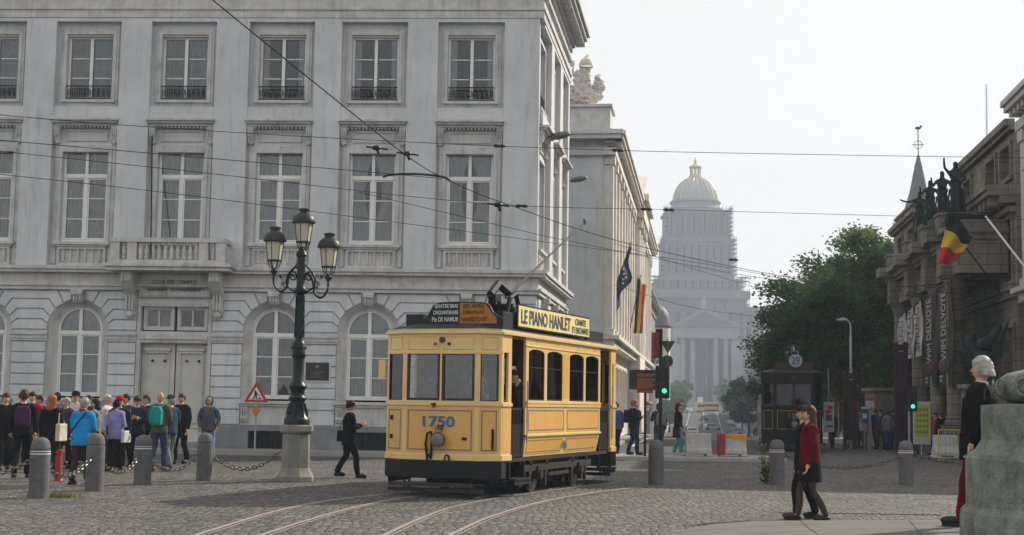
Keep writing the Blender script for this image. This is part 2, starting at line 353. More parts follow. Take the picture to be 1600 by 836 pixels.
RL = [[(200, 872), (310, 836), (430, 800), (520, 782), (620, 771), (760, 757)], [(290, 880), (412, 836), (500, 808), (570, 790), (640, 777), (790, 760)],
      [(520, 880), (603, 836), (665, 808), (720, 790), (830, 771), (960, 755)], [(610, 880), (705, 836), (770, 807), (850, 784), (930, 770), (985, 763)]]
RL = [[gp(*p) for p in r] for r in RL]
for (a, b) in ((0, 1), (2, 3)):
    mid = [(p + q) / 2 for p, q in zip(RL[a], RL[b])]
    ribbon('track_bed', mid, 1.25, 0.004, cob2, 'darker setts laid between the tram rails')
for r, lb in zip(RL, ['outermost left tram rail curving in from the lower left', 'second tram rail from the left, shining and curved', 'bright double tram rail running to the bottom centre', 'rightmost tram rail curving past the tram']):
    s = MB(); pts = catmull(r)
    ribbon('rail', r, 0.075, 0.012, rail_m, lb)
    ribbon('rail', [p + Vector((0.09, 0, 0)) for p in r], 0.03, 0.010, rail_m, lb + ', narrow guard lip')
# ================================================================== main building
YAW = math.radians(2.8)
CORN = gx(836, 45.8); CORN.z = 0
FM = frameM(CORN, (math.cos(YAW), -math.sin(YAW), 0))
BLD = empty('palace_building', FM, 'long grey painted classical building with rows of tall windows and an arched ground floor', 'building')
COLS = [-2.22, -5.37, -8.42, -11.66, -14.83, -18.0]
DOORC = 3
def arch_pts(cx, cz, r, a0=0, a1=180, n=16): return [(cx + r * math.cos(math.radians(a0 + (a1 - a0) * k / n)), cz + r * math.sin(math.radians(a0 + (a1 - a0) * k / n))) for k in range(n + 1)]
def main_wall(u0, u1, cols, doorc=None, name='wall'):
    """wall of local face y=0: pilasters, recessed bays with openings, rusticated base"""
    w = MB()
    HW = 1.08   # half width of recess
    edges = sorted(cols)
    # --- upper floors: pilaster strips
    xs = [u0] + sum([[c - HW, c + HW] for c in edges], []) + [u1]
    for a, b in zip(xs[::2], xs[1::2]):
        if b > a: w.box(a, b, -0.11, 0.6, 5.925, 14.12); w.box(a, b, 0, .6, 14.12, 15.4)
    for c in edges:
        w.box(c - HW, c + HW, -0.11, 0.6, 14.0, 14.12); w.box(c - HW, c + HW, 0, 0.6, 14.12, 15.4)                 # above top box
        w.box(c - HW, c + HW, -0.07, 0.6, 10.8, 11.18)                # between floors
        for (z0, z1, wz0, wz1, ww) in ((11.18, 14.0, 11.48, 13.55, 0.76), (5.9, 10.8, 6.72, 9.75, 0.76)):
            w.box(c - HW, c - ww, 0.15, 0.6, z0, z1); w.box(c + ww, c + HW, 0.15, 0.6, z0, z1)
            w.box(c - ww, c + ww, 0.15, 0.6, z0, wz0); w.box(c - ww, c + ww, 0.15, 0.6, wz1, z1)
    # --- cornice zone backing
    w.box(u0, u1, 0.05, 0.6, 5.15, 5.9)
    # --- ground floor backing with arched openings
    R = 1.0; SP = 3.85; y0 = 0.07
    lims = [u0] + [(a + b) / 2 for a, b in zip(edges, edges[1:])] + [u1]
    for i, c in enumerate(edges):
        L_, R_ = lims[i], lims[i + 1]
        if doorc is not None and abs(c - doorc) < 0.1:
            w.box(L_, c - 1.22, y0, 0.6, 0.0, 5.15); w.box(c + 1.22, R_, y0, 0.6, 0.0, 5.15); w.box(c - 1.22, c + 1.22, y0, 0.6, 4.75, 5.15)
            continue
        ap = arch_pts(c, SP, R)
        w.prism([(R_, SP)] + [(R_, 5.15), (L_, 5.15), (L_, SP)] + [(c - R, SP)] + ap[::-1][1:-1] + [(c + R, SP)], y0, 0.6, 'y')
        w.box(L_, c - R, y0, 0.6, 0.0, SP); w.box(c + R, R_, y0, 0.6, 0.0, SP); w.box(c - R, c + R, y0, 0.6, 0.0, 1.66)
    return w
def rustic(u0, u1, cols, doorc=None):
    w = MB(); edges = sorted(cols); SP = 3.85; g_ = 0.022; yb = 0.0; yf = 0.072
    def joint(k):   # (ring du, ring z, knee du, knee z)
        return [(0.22, 4.86, 0.22, 5.13), (0.49, 4.73, 0.68, 5.13), (0.74, 4.54, 0.96, 4.84), (0.91, 4.28, 1.14, 4.52), (0.985, 4.05, 1.16, 4.19), (1.0, 3.85, 1.2, 3.85)][k]
    pts = []
    def ring(c, s, a, b):
        out = []
        aa = math.atan2(joint(a)[1] - SP, joint(a)[0]); bb = math.atan2(joint(b)[1] - SP, joint(b)[0])
        for t in (0.0, 0.5, 1.0):
            an = aa + (bb - aa) * t; out.append((c + s * math.cos(an) * 1.005, SP + math.sin(an) * 1.005))
        return out
    ends = [None] + edges + [None]
    for i in range(len(ends) - 1):
        A, B = ends[i], ends[i + 1]
        dA = A is not None and doorc is not None and abs(A - doorc) < 0.1
        dB = B is not None and doorc is not None and abs(B - doorc) < 0.1
        for k in range(1, 5):
            zt = 5.13 if k == 1 else joint(k)[3]; zb = joint(k + 1)[3]
            left = []; right = []
            # left boundary, from top to bottom
            if A is None: left = [(u0, zt - g_), (u0, zb + g_)]
            elif dA: left = [(A + 1.24, zt - g_), (A + 1.24, zb + g_)]
            else:
                j0 = joint(k); j1 = joint(k + 1); rr = ring(A, 1, k, k + 1)
                left = [(A + j0[2] + g_, zt - g_)] + [(rr[0][0] + g_, rr[0][1] - g_), rr[1], (rr[2][0] + g_ * .3, rr[2][1] + g_)] + [(A + j1[2], zb + g_)]
            if B is None: right = [(u1, zt - g_), (u1, zb + g_)]
            elif dB: right = [(B - 1.24, zt - g_), (B - 1.24, zb + g_)]
            else:
                j0 = joint(k); j1 = joint(k + 1); rr = ring(B, -1, k, k + 1)
                right = [(B - j0[2] - g_, zt - g_)] + [(rr[0][0] - g_, rr[0][1] - g_), rr[1], (rr[2][0] - g_ * .3, rr[2][1] + g_)] + [(B - j1[2], zb + g_)]
            poly = left + right[::-1]
            if right[0][0] - left[0][0] > 0.05: w.prism(poly, yb, yf, 'y')
        # pier courses
        a = u0 if A is None else A + (1.24 if dA else 1.03); b = u1 if B is None else B - (1.24 if dB else 1.03)
        if b - a > 0.05:
            zz = [3.47, 3.12, 2.77, 2.42, 2.07, 1.72, 1.37, 0.88]
            for z1, z0 in zip(zz, zz[1:]): w.box(a, b, yb, yf, z0 + g_, z1 - g_)
    for c in edges:      # wedge stones beside each keystone
        if doorc is not None and abs(c - doorc) < 0.1: continue
        for s in (1, -1):
            rr = ring(c, s, 0, 1)
            poly = [(c + s * 0.24, 5.11), (c + s * 0.24, rr[0][1] + g_), rr[1], (rr[2][0] - s * g_, rr[2][1] + g_), (c + s * (0.68 - g_), 5.11)]
            w.prism(poly if s > 0 else poly[::-1], yb, yf, 'y')
    return w
main_wall(-22.5, 0.0, COLS, COLS[DOORC]).build('wall', wall_m, BLD)
rustic(-22.5, -0.02, COLS, COLS[DOORC]).build('rusticated_stonework', wall_m, BLD, bevel=0.012)
def mouldings(u0, u1, cols, doorc, corner=True):
    w = MB(); e = 0.35 if corner else 0
    w.box(u0, u1 + 0.34, -0.34, 0.05, 5.80, 5.92); w.box(u0, u1 + 0.28, -0.28, 0.05, 5.70, 5.80)
    w.box(u0, u1 + 0.06, -0.06, 0.05, 5.34, 5.70)
    w.box(u0, u1 + 0.16, -0.16, 0.05, 5.27, 5.34); w.box(u0, u1 + 0.10, -0.10, 0.05, 5.15, 5.27)
    # frieze lines near the top and main cornice
    w.box(u0, u1 + 0.13, -0.14, 0.0, 14.125, 14.38); w.box(u0, u1 + 0.17, -0.19, 0.0, 14.38, 14.47)
    w.box(u0, u1 + 0.13, -0.145, 0.0, 14.47, 14.72)
    w.box(u0, u1 + 0.12, -0.12, 0.0, 14.95, 15.10)
    return w
def impost(u0, u1, cols, doorc, par):
    edges = sorted(cols); ends = [None] + edges + [None]
    for i in range(len(ends) - 1):
        A, B = ends[i], ends[i + 1]
        hw = lambda c: 1.22 if doorc is not None and abs(c - doorc) < 0.1 else 0.96
        a = u0 if A is None else A + hw(A); b = u1 if B is None else B - hw(B)
        if b - a > 0.05:
            w = MB(); w.box(a, b, -0.10, 0.07, 3.68, 3.76); w.box(a, b, -0.05, 0.07, 3.56, 3.68); w.box(a, b, -0.02, 0.07, 3.49, 3.56); w.build('impost_band', trim_m, par, bevel=0.008)
mouldings(-22.5, 0.0, COLS, COLS[DOORC]).build('cornice', trim_m, BLD, bevel=0.01)
impost(-22.5, -0.02, COLS, COLS[DOORC], BLD)
def crown_cornice(u0, u1, y0=0.0, over=0.75):
    w = MB(); w.box(u0, u1 + 0.2, -0.2, y0, 15.35, 15.55)
    w.box(u0, u1 + over, -over, y0, 15.85, 16.02); w.box(u0, u1 + over + .1, -over - .1, y0, 16.02, 16.2); w.box(u0, u1 + 0.3, -0.3, y0, 15.55, 15.85)
    x = u0 + 0.1
    while x < u1 + over - 0.1:
        w.box(x, x + 0.13, -over + 0.1, -0.3, 15.66, 15.85); x += 0.3
    return w
crown_cornice(-22.5, 0.0).build('crown_cornice', trim_m, BLD)
s = MB(); s.box(-22.5, 0, 0, 9.4, 15.4, 16.15); s.build('roof', plinth_m, BLD)
# plinth
s = MB(); prev = -22.5
for c in sorted(COLS):
    hw = 1.22 if abs(c - COLS[DOORC]) < .1 else 0.72
    if prev > COLS[DOORC] and prev < COLS[DOORC] + 1.5: s.build('plinth', plinth_m, BLD, bevel=0.01); s = MB()
    s.box(prev, c - hw, -0.05, 0.07, 0.0, 0.86)
    if hw < 1: s.box(c - hw, c + hw, -0.05, 0.07, 0.70, 0.86); s.box(c - hw, c + hw, -0.05, 0.07, 0, 0.14)
    prev = c + hw
s.box(prev, 0.03, -0.05, 0.07, 0, 0.86); s.build('plinth', plinth_m, BLD, bevel=0.01)
for c in COLS:
    if abs(c - COLS[DOORC]) < .1: continue
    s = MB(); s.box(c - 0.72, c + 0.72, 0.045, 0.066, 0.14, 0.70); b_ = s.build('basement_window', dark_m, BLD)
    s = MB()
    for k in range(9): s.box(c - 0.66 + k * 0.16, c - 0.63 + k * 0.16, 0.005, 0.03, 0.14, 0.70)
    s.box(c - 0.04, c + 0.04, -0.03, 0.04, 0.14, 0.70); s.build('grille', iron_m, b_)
# ---- window parts
def curtain(x0, x1, z0, z1, y, amp=0.03, per=0.09, taper=0.0, seed=0):
    r = random.Random(seed); s = MB(); n = max(6, int((x1 - x0) / per * 4)); rows = 5; ph = r.random() * 6
    for j in range(rows + 1):
        t = j / rows; z = z1 + (z0 - z1) * t
        for i in range(n + 1):
            u = i / n; w_ = (x1 - x0) * (1 - taper * math.sin(math.pi * min(1, t * 1.2)) * 0.5)
            x = x0 + w_ * u if taper >= 0 else x1 - (x1 - x0) * (1 + taper * math.sin(math.pi * min(1, t * 1.2)) * 0.5) * (1 - u)
            s.v.append((x, y + amp * math.sin(u * (x1 - x0) / per * 6.28 + ph + 0.4 * math.sin(t * 3 + i * .3)), z))
    for j in range(rows):
        for i in range(n): a = j * (n + 1) + i; s.f.append((a, a + 1, a + n + 2, a + n + 1)); s.m.append(0)
    return s
def window(parent, c, z0, z1, hw, y, rows, transom=None, arch=None, seed=0, dark=0.5, curtains='full', name='window'):
    """two-leaf window: frame (own mesh), pane, curtain, dark room"""
    f = MB(); fw = 0.055
    if arch:
        n = 18; ro = hw; ri = hw - 0.07
        po = arch_pts(c, arch, ro, 0, 180, n); pi_ = arch_pts(c, arch, ri, 0, 180, n)
        for k in range(n):
            f.prism([po[k], po[k+1], pi_[k+1], pi_[k]], y - 0.04, y + 0.05, 'y')
        f.box(c - hw, c - hw + 0.07, y - 0.04, y + 0.05, z0, arch); f.box(c + hw - 0.07, c + hw, y - 0.04, y + 0.05, z0, arch); f.box(c - hw + .07, c + hw - .07, y - 0.04, y + 0.05, z0, z0 + 0.08)
        top = arch + ri
        f.box(c - 0.055, c + 0.055, y - 0.055, y + 0.045, transom + 0.06, top + 0.01)
    else:
        f.frame(c - hw, c + hw, z0, z1, 0.075, y - 0.04, y + 0.05); top = z1 - 0.07
        f.box(c - 0.05, c + 0.05, y - 0.055, y + 0.045, (transom + 0.06) if transom else z0 + 0.075, top)
    t0 = transom if transom else z1 - 0.07
    if transom:
        f.box(c - hw + .07, c + hw - .07, y - 0.06, y + 0.045, transom - 0.07, transom + 0.06)
        f.box(c - 0.055, c + 0.055, y - 0.055, y + 0.045, z0 + 0.08, transom - 0.07)
        f.frame(c - hw + .075, c - 0.056, z0 + 0.085, transom - 0.075, 0.045, y - 0.02, y + 0.03); f.frame(c + 0.056, c + hw - .075, z0 + 0.085, transom - 0.075, 0.045, y - 0.02, y + 0.03)
    t1 = (transom - 0.07) if transom else z1 - 0.075
    for k in range(1, rows):
        z = z0 + 0.08 + (t1 - z0 - 0.08) * k / rows
        f.box(c - hw + .12, c - 0.1, y - 0.012, y + 0.02, z - 0.016, z + 0.016); f.box(c + 0.1, c + hw - .12, y - 0.012, y + 0.02, z - 0.016, z + 0.016)
    W_ = f.build(name, wood_m, parent)
    p = MB(); pw = hw - 0.05
    if arch: p.prism([(c - pw, z0 + 0.06), (c + pw, z0 + 0.06)] + arch_pts(c, arch, pw, 0, 180, n), y + 0.006, y + 0.012, 'y')
    else: p.box(c - pw, c + pw, y + 0.006, y + 0.012, z0 + 0.06, z1 - 0.05)
    p.build('pane', pane_m, W_)
    r = random.Random(seed)
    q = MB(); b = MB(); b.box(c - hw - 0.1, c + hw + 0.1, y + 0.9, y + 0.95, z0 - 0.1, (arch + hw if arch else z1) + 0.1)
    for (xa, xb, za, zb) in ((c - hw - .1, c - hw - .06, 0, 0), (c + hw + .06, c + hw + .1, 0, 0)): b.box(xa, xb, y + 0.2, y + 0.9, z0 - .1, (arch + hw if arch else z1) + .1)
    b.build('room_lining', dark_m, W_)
    zt = (arch + hw - 0.1) if arch else z1 - 0.04
    if curtains == 'full':
        for s_, (xa, xb) in enumerate(((c - hw + 0.04, c - 0.01), (c + 0.01, c + hw - 0.04))):
            cu = curtain(xa, xb, z0 + 0.02, zt, y + 0.07, seed=seed * 7 + s_, per=0.08 + 0.03 * r.random()); q.add(cu.v, cu.f)
    elif curtains == 'tied':
        cu = curtain(c - hw + 0.04, c - 0.02, z0 + 0.02, zt, y + 0.07, taper=0.75, seed=seed); q.add(cu.v, cu.f)
        cu = curtain(c + 0.02, c + hw - 0.04, z0 + 0.02, zt, y + 0.07, taper=-0.75, seed=seed + 3); q.add(cu.v, cu.f)
    elif curtains == 'sides':
        cu = curtain(c - hw + 0.04, c - hw + 0.28, z0 + 0.02, zt, y + 0.07, seed=seed); q.add(cu.v, cu.f)
        cu = curtain(c + hw - 0.28, c + hw - 0.04, z0 + 0.02, zt, y + 0.07, seed=seed + 3); q.add(cu.v, cu.f)
    if q.v: q.build('curtain', [curtain_m, curtain_d, curtain_g, curtain_d, curtain_m][int(r.random() * 5)], W_)
    return W_
def railing(c, z0, z1, y, parent):
    s = MB(); s.box(c - 0.75, c + 0.75, y - 0.02, y + 0.02, z1 - 0.03, z1); s.box(c - 0.75, c + 0.75, y - 0.015, y + 0.015, z0 + 0.02, z0 + 0.045)
    for k in range(-9, 10): s.tube([(c + k * 0.078, y, z0 + 0.03), (c + k * 0.078 + 0.02 * (-1) ** k, y, (z0 + z1) / 2), (c + k * 0.078, y, z1 - 0.02)], 0.009, n=4)
    for k in range(-4, 5):
        cx, cz = c + k * 0.165, (z0 + z1) / 2
        s.tube([(cx + 0.055 * math.cos(t * .7), y - 0.008, cz + 0.1 * math.sin(t * .7)) for t in range(10)], 0.01, n=4)
        s.tube([(cx + 0.03 * math.cos(t), y - 0.008, cz + 0.04 * math.sin(t)) for t in range(7)], 0.01, n=4)
    return s.build('balcony_railing', iron_m, parent)
# mesh templates for the ornament of a bay, shared by all bays
def bay_ornament(parent, c, i, level_top=True, ground=True, sash='full', door=False, top_dark=False):
    s = MB()       # top-floor surround
    s.frame(c - 0.96, c + 0.96, 11.22, 13.80, 0.10, 0.10, 0.15, wb=0.10); s.frame(c - 0.88, c + 0.88, 11.3, 13.72, 0.11, 0.07, 0.15, wb=0.12)
    s.box(c - 0.9, c + 0.9, 0.0, 0.15, 11.33, 11.42)
    fr = s.build('window_surround', trim_m, parent, bevel=0.008)
    window(parent, c, 11.46, 13.57, 0.77, 0.32, 3, None, None, i, 0.2 if i > 3 else 0.6, ('sides' if i in (0, 1, 2) else 'full'))
    railing(c, 11.44, 11.9, 0.10, parent)
    # first-floor surround, hood, brackets, panel
    s = MB(); s.frame(c - 1.0, c + 1.0, 6.0, 9.92, 0.12, 0.09, 0.15, wb=0); s.frame(c - 0.88, c + 0.88, 6.72, 9.80, 0.115, 0.06, 0.15, wb=0)
    s.build('window_surround', trim_m, parent, bevel=0.008)
    s = MB(); s.box(c - 1.12, c + 1.12, -0.30, 0.02, 10.68, 10.76); s.box(c - 1.06, c + 1.06, -0.22, 0.02, 10.61, 10.68); s.box(c - 1.0, c + 1.0, -0.10, 0.15, 10.53, 10.61)
    for k in range(14): s.box(c - 0.84 + k * 0.122, c - 0.78 + k * 0.122, -0.05, 0.1, 10.47, 10.53)
    s.box(c - 1.0, c + 1.0, 0.0, 0.03, 10.76, 10.9)
    s.build('window_hood', trim_m, parent, bevel=0.008)
    s = MB(); s.frame(c - 0.70, c + 0.70, 10.05, 10.42, 0.05, 0.10, 0.15)
    s.build('panel', trim_m, parent)
    for sg in (-1, 1):
        s = MB(); x = c + sg * 0.96
        s.box(x - 0.11, x + 0.11, -0.08, 0.15, 10.42, 10.6); s.prism([(-0.08, 10.42), (0.15, 10.42), (0.15, 9.98), (0.06, 9.98), (-0.02, 10.15)], x - 0.10, x + 0.10, 'x')
        for q in (-0.06, 0, 0.06): s.box(x + q - 0.012, x + q + 0.012, -0.095, 0.0, 10.2, 10.58)
        s.ball((x, 0.03, 10.0), 0.07, 8, 6)
        s.build('bracket', trim_m, parent, bevel=0.006)
    window(parent, c, 6.74, 9.75, 0.76, 0.32, 3, 8.92, None, i + 20, 0.6 if i != 4 else 0.3, ('tied' if i in (0, 1) else 'full'))
    s = MB(); s.box(c - 0.95, c + 0.95, -0.06, 0.15, 6.62, 6.72); s.box(c - 0.88, c + 0.88, 0.0, 0.15, 6.56, 6.62); s.build('sill', trim_m, parent, bevel=0.01)
    if not door:
        s = MB(); s.box(c - 0.80, c + 0.80, 0.04, 0.149, 5.93, 6.04); s.box(c - 0.80, c + 0.80, 0.04, 0.149, 6.48, 6.555)
        for sg in (-1, 1): s.box(c + sg * 0.76 - 0.04, c + sg * 0.76 + 0.04, 0.04, 0.149, 6.04, 6.48)
        s.box(c - .72, c + .72, 0.12, 0.148, 6.04, 6.48)
        for k in range(6): s.lathe([(0.03, 0), (0.055, 0.05), (0.03, 0.12), (0.06, 0.25), (0.035, 0.34), (0.055, 0.40), (0.03, 0.44)], (c - 0.6 + k * 0.24, 0.09, 6.04), 8)
        s.build('balustrade_panel', trim_m, parent, smooth=40)
    if ground and not door:
        SP = 3.85; n = 20
        s = MB(); ro = arch_pts(c, SP, 1.0, 0, 180, n); ri = arch_pts(c, SP, 0.80, 0, 180, n)
        # splayed stone reveal from the outer ring back to the window
        b = len(s.v)
        for (px_, pz_) in [(c + 1.0, 1.66)] + ro + [(c - 1.0, 1.66)]: s.v.append((px_, 0.05, pz_))
        for (px_, pz_) in [(c + 0.80, 1.66)] + ri + [(c - 0.80, 1.66)]: s.v.append((px_, 0.30, pz_))
        N = n + 3
        for k in range(N - 1): s.f.append((k, k + 1, k + 1 + N, k + N)); s.m.append(0)
        rw = arch_pts(c, SP, 0.72, 0, 180, n); b = len(s.v)
        for (px_, pz_) in [(c + 0.80, 1.66)] + ri + [(c - 0.80, 1.66)]: s.v.append((px_, 0.30, pz_))
        for (px_, pz_) in [(c + 0.72, 1.66)] + rw + [(c - 0.72, 1.66)]: s.v.append((px_, 0.31, pz_))
        for k in range(N - 1): s.f.append((b + k, b + k + 1, b + k + 1 + N, b + k + N)); s.m.append(0)
        s.build('arch_reveal', trim_m, parent, smooth=30)
        window(parent, c, 1.72, 4.6, 0.73, 0.36, 3, 3.78, SP + 0.03, i + 40, 0.3, 'full')
        s = MB(); s.box(c - 1.05, c + 1.05, -0.14, 0.35, 1.56, 1.66); s.box(c - 1.0, c + 1.0, -0.06, 0.07, 1.48, 1.56); s.box(c - 1.0, c + 1.0, 0.02, 0.07, 0.88, 1.48); s.build('sill', trim_m, parent, bevel=0.012)
        for sg in (-1, 1):
            s = MB(); x = c + sg * 0.86
            s.prism([(-0.12, 1.46), (0.03, 1.46), (0.03, 0.98), (-0.03, 0.98), (-0.10, 1.1), (-0.06, 1.25)], x - 0.12, x + 0.12, 'x')
            for q in (-0.07, 0, 0.07): s.box(x + q - 0.015, x + q + 0.015, -0.135, 0, 1.2, 1.45)
            s.build('bracket', trim_m, parent, bevel=0.006)
        s = MB(); s.prism([(-0.24, 5.15), (0.05, 5.15), (0.05, 4.74), (-0.08, 4.74), (-0.16, 4.95)], c - 0.15, c + 0.15, 'x')
        s.box(c - 0.18, c + 0.18, -0.26, 0.05, 5.05, 5.15)
        for q in (-0.09, 0, 0.09): s.box(c + q - 0.02, c + q + 0.02, -0.2, 0, 4.8, 5.05)
        s.cyl((c - .17, -0.2, 5.02), (c + .17, -0.2, 5.02), 0.06)
        s.build('keystone', trim_m, parent, bevel=0.008)
for i, c in enumerate(COLS): bay_ornament(BLD, c, i, door=(i == DOORC))
# ---- entrance
c = COLS[DOORC]
cream = mat('door_paint', (0.50, 0.50, 0.47), 0.6, var=0.12, scale=2, streak=0.15)
s = MB(); s.frame(c - 1.22, c + 1.22, 0.13, 4.76, 0.12, 0.0, 0.25, wb=0); s.box(c - 1.1, c + 1.1, -0.04, 0.25, 3.58, 3.72); s.box(c - 1.1, c + 1.1, 0.02, 0.25, 3.72, 3.84); s.box(c - 1.1, c + 1.1, 0.02, 0.25, 3.46, 3.58)
for k in range(40): s.box(c - 1.08 + k * .055, c - 1.05 + k * .055, -0.01, 0.02, 3.48, 3.52)
s.build('door_surround', trim_m, BLD, bevel=0.01)
for sg in (-1, 1):
    d = MB(); x0, x1 = (c - 1.1, c - 0.02) if sg < 0 else (c + 0.02, c + 1.1)
    d.box(x0, x1, 0.28, 0.34, 0.16, 3.46)
    d.frame(x0 + 0.12, x1 - 0.16, 0.9, 3.2, 0.05, 0.24, 0.28); d.box(x0 + 0.08, x1 - 0.12, 0.16, 0.28, 3.22, 3.30); d.box(x0 + 0.14, x1 - 0.18, 0.20, 0.28, 3.14, 3.22)
    d.frame(x0 + 0.12, x1 - 0.16, 0.3, 0.8, 0.05, 0.24, 0.28)
    D_ = d.build('door', cream, BLD, bevel=0.008)
    h = MB()
    for q in (-0.18, 0.22): h.ball(((x0 + x1) / 2 + q, 0.25, 2.9), 0.045, 8, 6)
    h.build('stud', iron_m, D_)
    t = MB(); xx = c + sg * 0.55; t.frame(xx - 0.5, xx + 0.5, 3.88, 4.66, 0.09, 0.14, 0.24); t.frame(xx - 0.41, xx + 0.41, 3.97, 4.57, 0.04, 0.18, 0.22); t.box(xx - 0.03, xx + 0.03, 0.17, 0.22, 3.99, 4.56)
    w_ = t.build('window', cream, BLD, bevel=0.005)
    t = MB(); t.box(xx - .40, xx + .40, 0.205, 0.21, 3.98, 4.56); t.build('pane', pane_m, w_)
    t = MB(); t.box(xx - .45, xx + .45, 0.5, 0.52, 3.9, 4.66); t.build('room_lining', curtain_d if sg < 0 else dark_m, w_)
s = MB(); s.box(c - 1.4, c + 1.4, -0.35, 0.3, 0.0, 0.15); s.box(c - 1.3, c + 1.3, -0.05, 0.3, 0.15, 0.26); s.build('door_step', plinth_m, BLD, bevel=0.01)
s = MB(); s.box(c - 1.16, c + 1.18, -0.10, 0.05, 4.94, 5.72); s.frame(c - 1.12, c + 1.14, 4.98, 5.68, 0.05, -0.13, -0.10); SG = s.build('name_board', trim_m, BLD, bevel=0.01)
ink = mat('black_letters', (0.03, 0.03, 0.03), 0.6, var=0)
text('lettering', 'COUR DES COMPTES', ink, SG, Matrix.Translation((c, -0.12, 5.42)), width=1.45, height=0.13)
text('lettering', 'REKENHOF - RECHNUNGSHOF', ink, SG, Matrix.Translation((c, -0.12, 5.18)), width=1.75, height=0.12)
for sg in (-1, 1):
    s = MB(); x = c + sg * 1.42
    s.prism([(-0.75, 5.72), (0.05, 5.72), (0.05, 4.35), (-0.12, 4.35), (-0.22, 4.6), (-0.16, 4.95), (-0.45, 5.15), (-0.72, 5.4)], x - 0.17, x + 0.17, 'x')
    for q in (-0.1, 0, 0.1): s.box(x + q - 0.025, x + q + 0.025, -0.26, -0.1, 4.5, 5.1); s.box(x + q - 0.025, x + q + 0.025, -0.77, -0.6, 5.4, 5.6)
    s.cyl((x - 0.19, -0.55, 5.5), (x + 0.19, -0.55, 5.5), 0.13); s.ball((x, -0.16, 4.36), 0.13, 10, 6)
    s.build('console_bracket', trim_m, BLD, bevel=0.01)
s = MB(); s.box(c - 2.0, c + 1.95, -1.0, -0.345, 5.72, 5.84); s.box(c - 2.08, c + 2.03, -1.08, -0.345, 5.84, 5.95); s.build('balcony_slab', trim_m, BLD, bevel=0.01)
s = MB(); x0, x1 = c - 1.88, c + 1.82
s.box(x0, x1, -0.98, -0.72, 5.95, 6.06); s.box(x0, x1, -1.0, -0.70, 6.62, 6.76)
for x in (x0, x0 + 0.55, x1 - 0.85, x1 - 0.3): s.box(x, x + 0.3, -0.97, -0.73, 6.06, 6.62)
k = x0 + 0.95
while k < x1 - 0.95: s.lathe([(0.05, 0), (0.08, 0.06), (0.045, 0.14), (0.085, 0.3), (0.05, 0.44), (0.075, 0.5), (0.05, 0.56)], (k, -0.85, 6.06), 10); k += 0.2
for q in (x0 + 0.42, x1 - 0.42): s.lathe([(0.05, 0), (0.08, 0.06), (0.045, 0.14), (0.085, 0.3), (0.05, 0.44), (0.075, 0.5), (0.05, 0.56)], (q, -0.85, 6.06), 10)
for q in (x0, x1 - 0.24): s.box(q, q + 0.24, -0.72, 0, 6.62, 6.76); s.box(q, q + .24, -0.72, 0, 5.95, 6.06); [s.lathe([(0.05, 0), (0.08, 0.06), (0.045, 0.14), (0.085, 0.3), (0.05, 0.56)], (q + .12, -0.5 + j * .2, 6.06), 8) for j in range(3)]
s.build('balcony_balustrade', trim_m, BLD, smooth=40)
s = MB(); s.cyl((c - 0.95, -0.05, 10.2), (c - 0.55, -1.0, 6.1), 0.025, n=8)
tag(s.build('flagpole', iron_m, None, FM), 'bare dark flagpole leaning over the entrance balcony', 'flagpole')
s = MB(); s.box(-7.34, -6.60, -0.04, 0.0, 2.33, 2.90); s.frame(-7.40, -6.54, 2.28, 2.95, 0.05, -0.03, 0.0, 1)
PL = s.build('wall_plaque', [mat('plaque_face', (0.03, 0.03, 0.032), 0.35, var=0.1), trim_m], None, FM)
tag(PL, 'dark engraved plaque on the grey wall right of the street lamp', 'plaque')
gold = mat('dull_gilt', (0.22, 0.20, 0.15), 0.6, var=0)
text('lettering', 'COUR DES COMPTES\nREKENHOF\nRECHNUNGSHOF', gold, PL, Matrix.Translation((-6.97, -0.044, 2.52)), width=0.42, height=0.2, extrude=0.001)
s = MB(); s.ball((-6.97, -0.04, 2.77), (0.06, 0.01, 0.045), 8, 6); s.build('crest', gold, PL)
# downpipe and hook near the corner
s = MB(); s.tube([(-0.52, -0.06, 8.3), (-0.52, -0.06, 8.05)], 0.07); s.tube([(-0.52, -0.06, 8.1), (-0.52, -0.06, 5.95)], 0.03); s.build('downpipe', trim_m, BLD)
# ---- street side of the same building, turned round the corner
SM = FM.inverted() @ frameM(CORN, SDIR)
SIDE = MB(); COL2 = [1.65, 4.75, 7.85]; SL = 9.4
w2 = main_wall(0.0, SL, COL2); Ms = SM
side = empty('street_side', SM, parent=BLD)
main_wall(0.605, SL, COL2).build('wall', wall_m, side)
rustic(0.61, SL, COL2).build('rusticated_stonework', wall_m, side)
mb = mouldings(0.0, SL, COL2, None)
for (a, b, z0, z1) in ((0.345, 0.34, 5.80, 5.92), (0.285, 0.28, 5.70, 5.80), (.065, .06, 5.34, 5.70), (.165, .16, 5.27, 5.34), (.105, .10, 5.15, 5.27), (.035, .03, 14.12, 14.38), (.075, .07, 14.38, 14.47), (.04, .035, 14.47, 14.72), (.125, .12, 14.95, 15.10)): pass
s = MB()
for (pr, z0, z1) in ((.34, 5.80, 5.92), (.28, 5.70, 5.80), (.06, 5.34, 5.70), (.16, 5.27, 5.34), (.10, 5.15, 5.27), (.14, 14.125, 14.38), (.19, 14.38, 14.47), (.145, 14.47, 14.72), (.2, 14.95, 15.10), (.2, 15.35, 15.55), (.3, 15.55, 15.85), (.75, 15.85, 16.02), (.85, 16.02, 16.2)):
    s.box(0.008, SL + pr * .5, -pr + 0.004, 0.05, z0 + .003, z1 - .003)
x = 0.1
while x < SL + 0.4: s.box(x, x + 0.13, -0.65, -0.3, 15.66, 15.85); x += 0.3
s.build('cornice', trim_m, side)
s = MB(); s.box(0.035, SL, -0.05, 0.07, 0, 0.86); s.build('plinth', plinth_m, side)
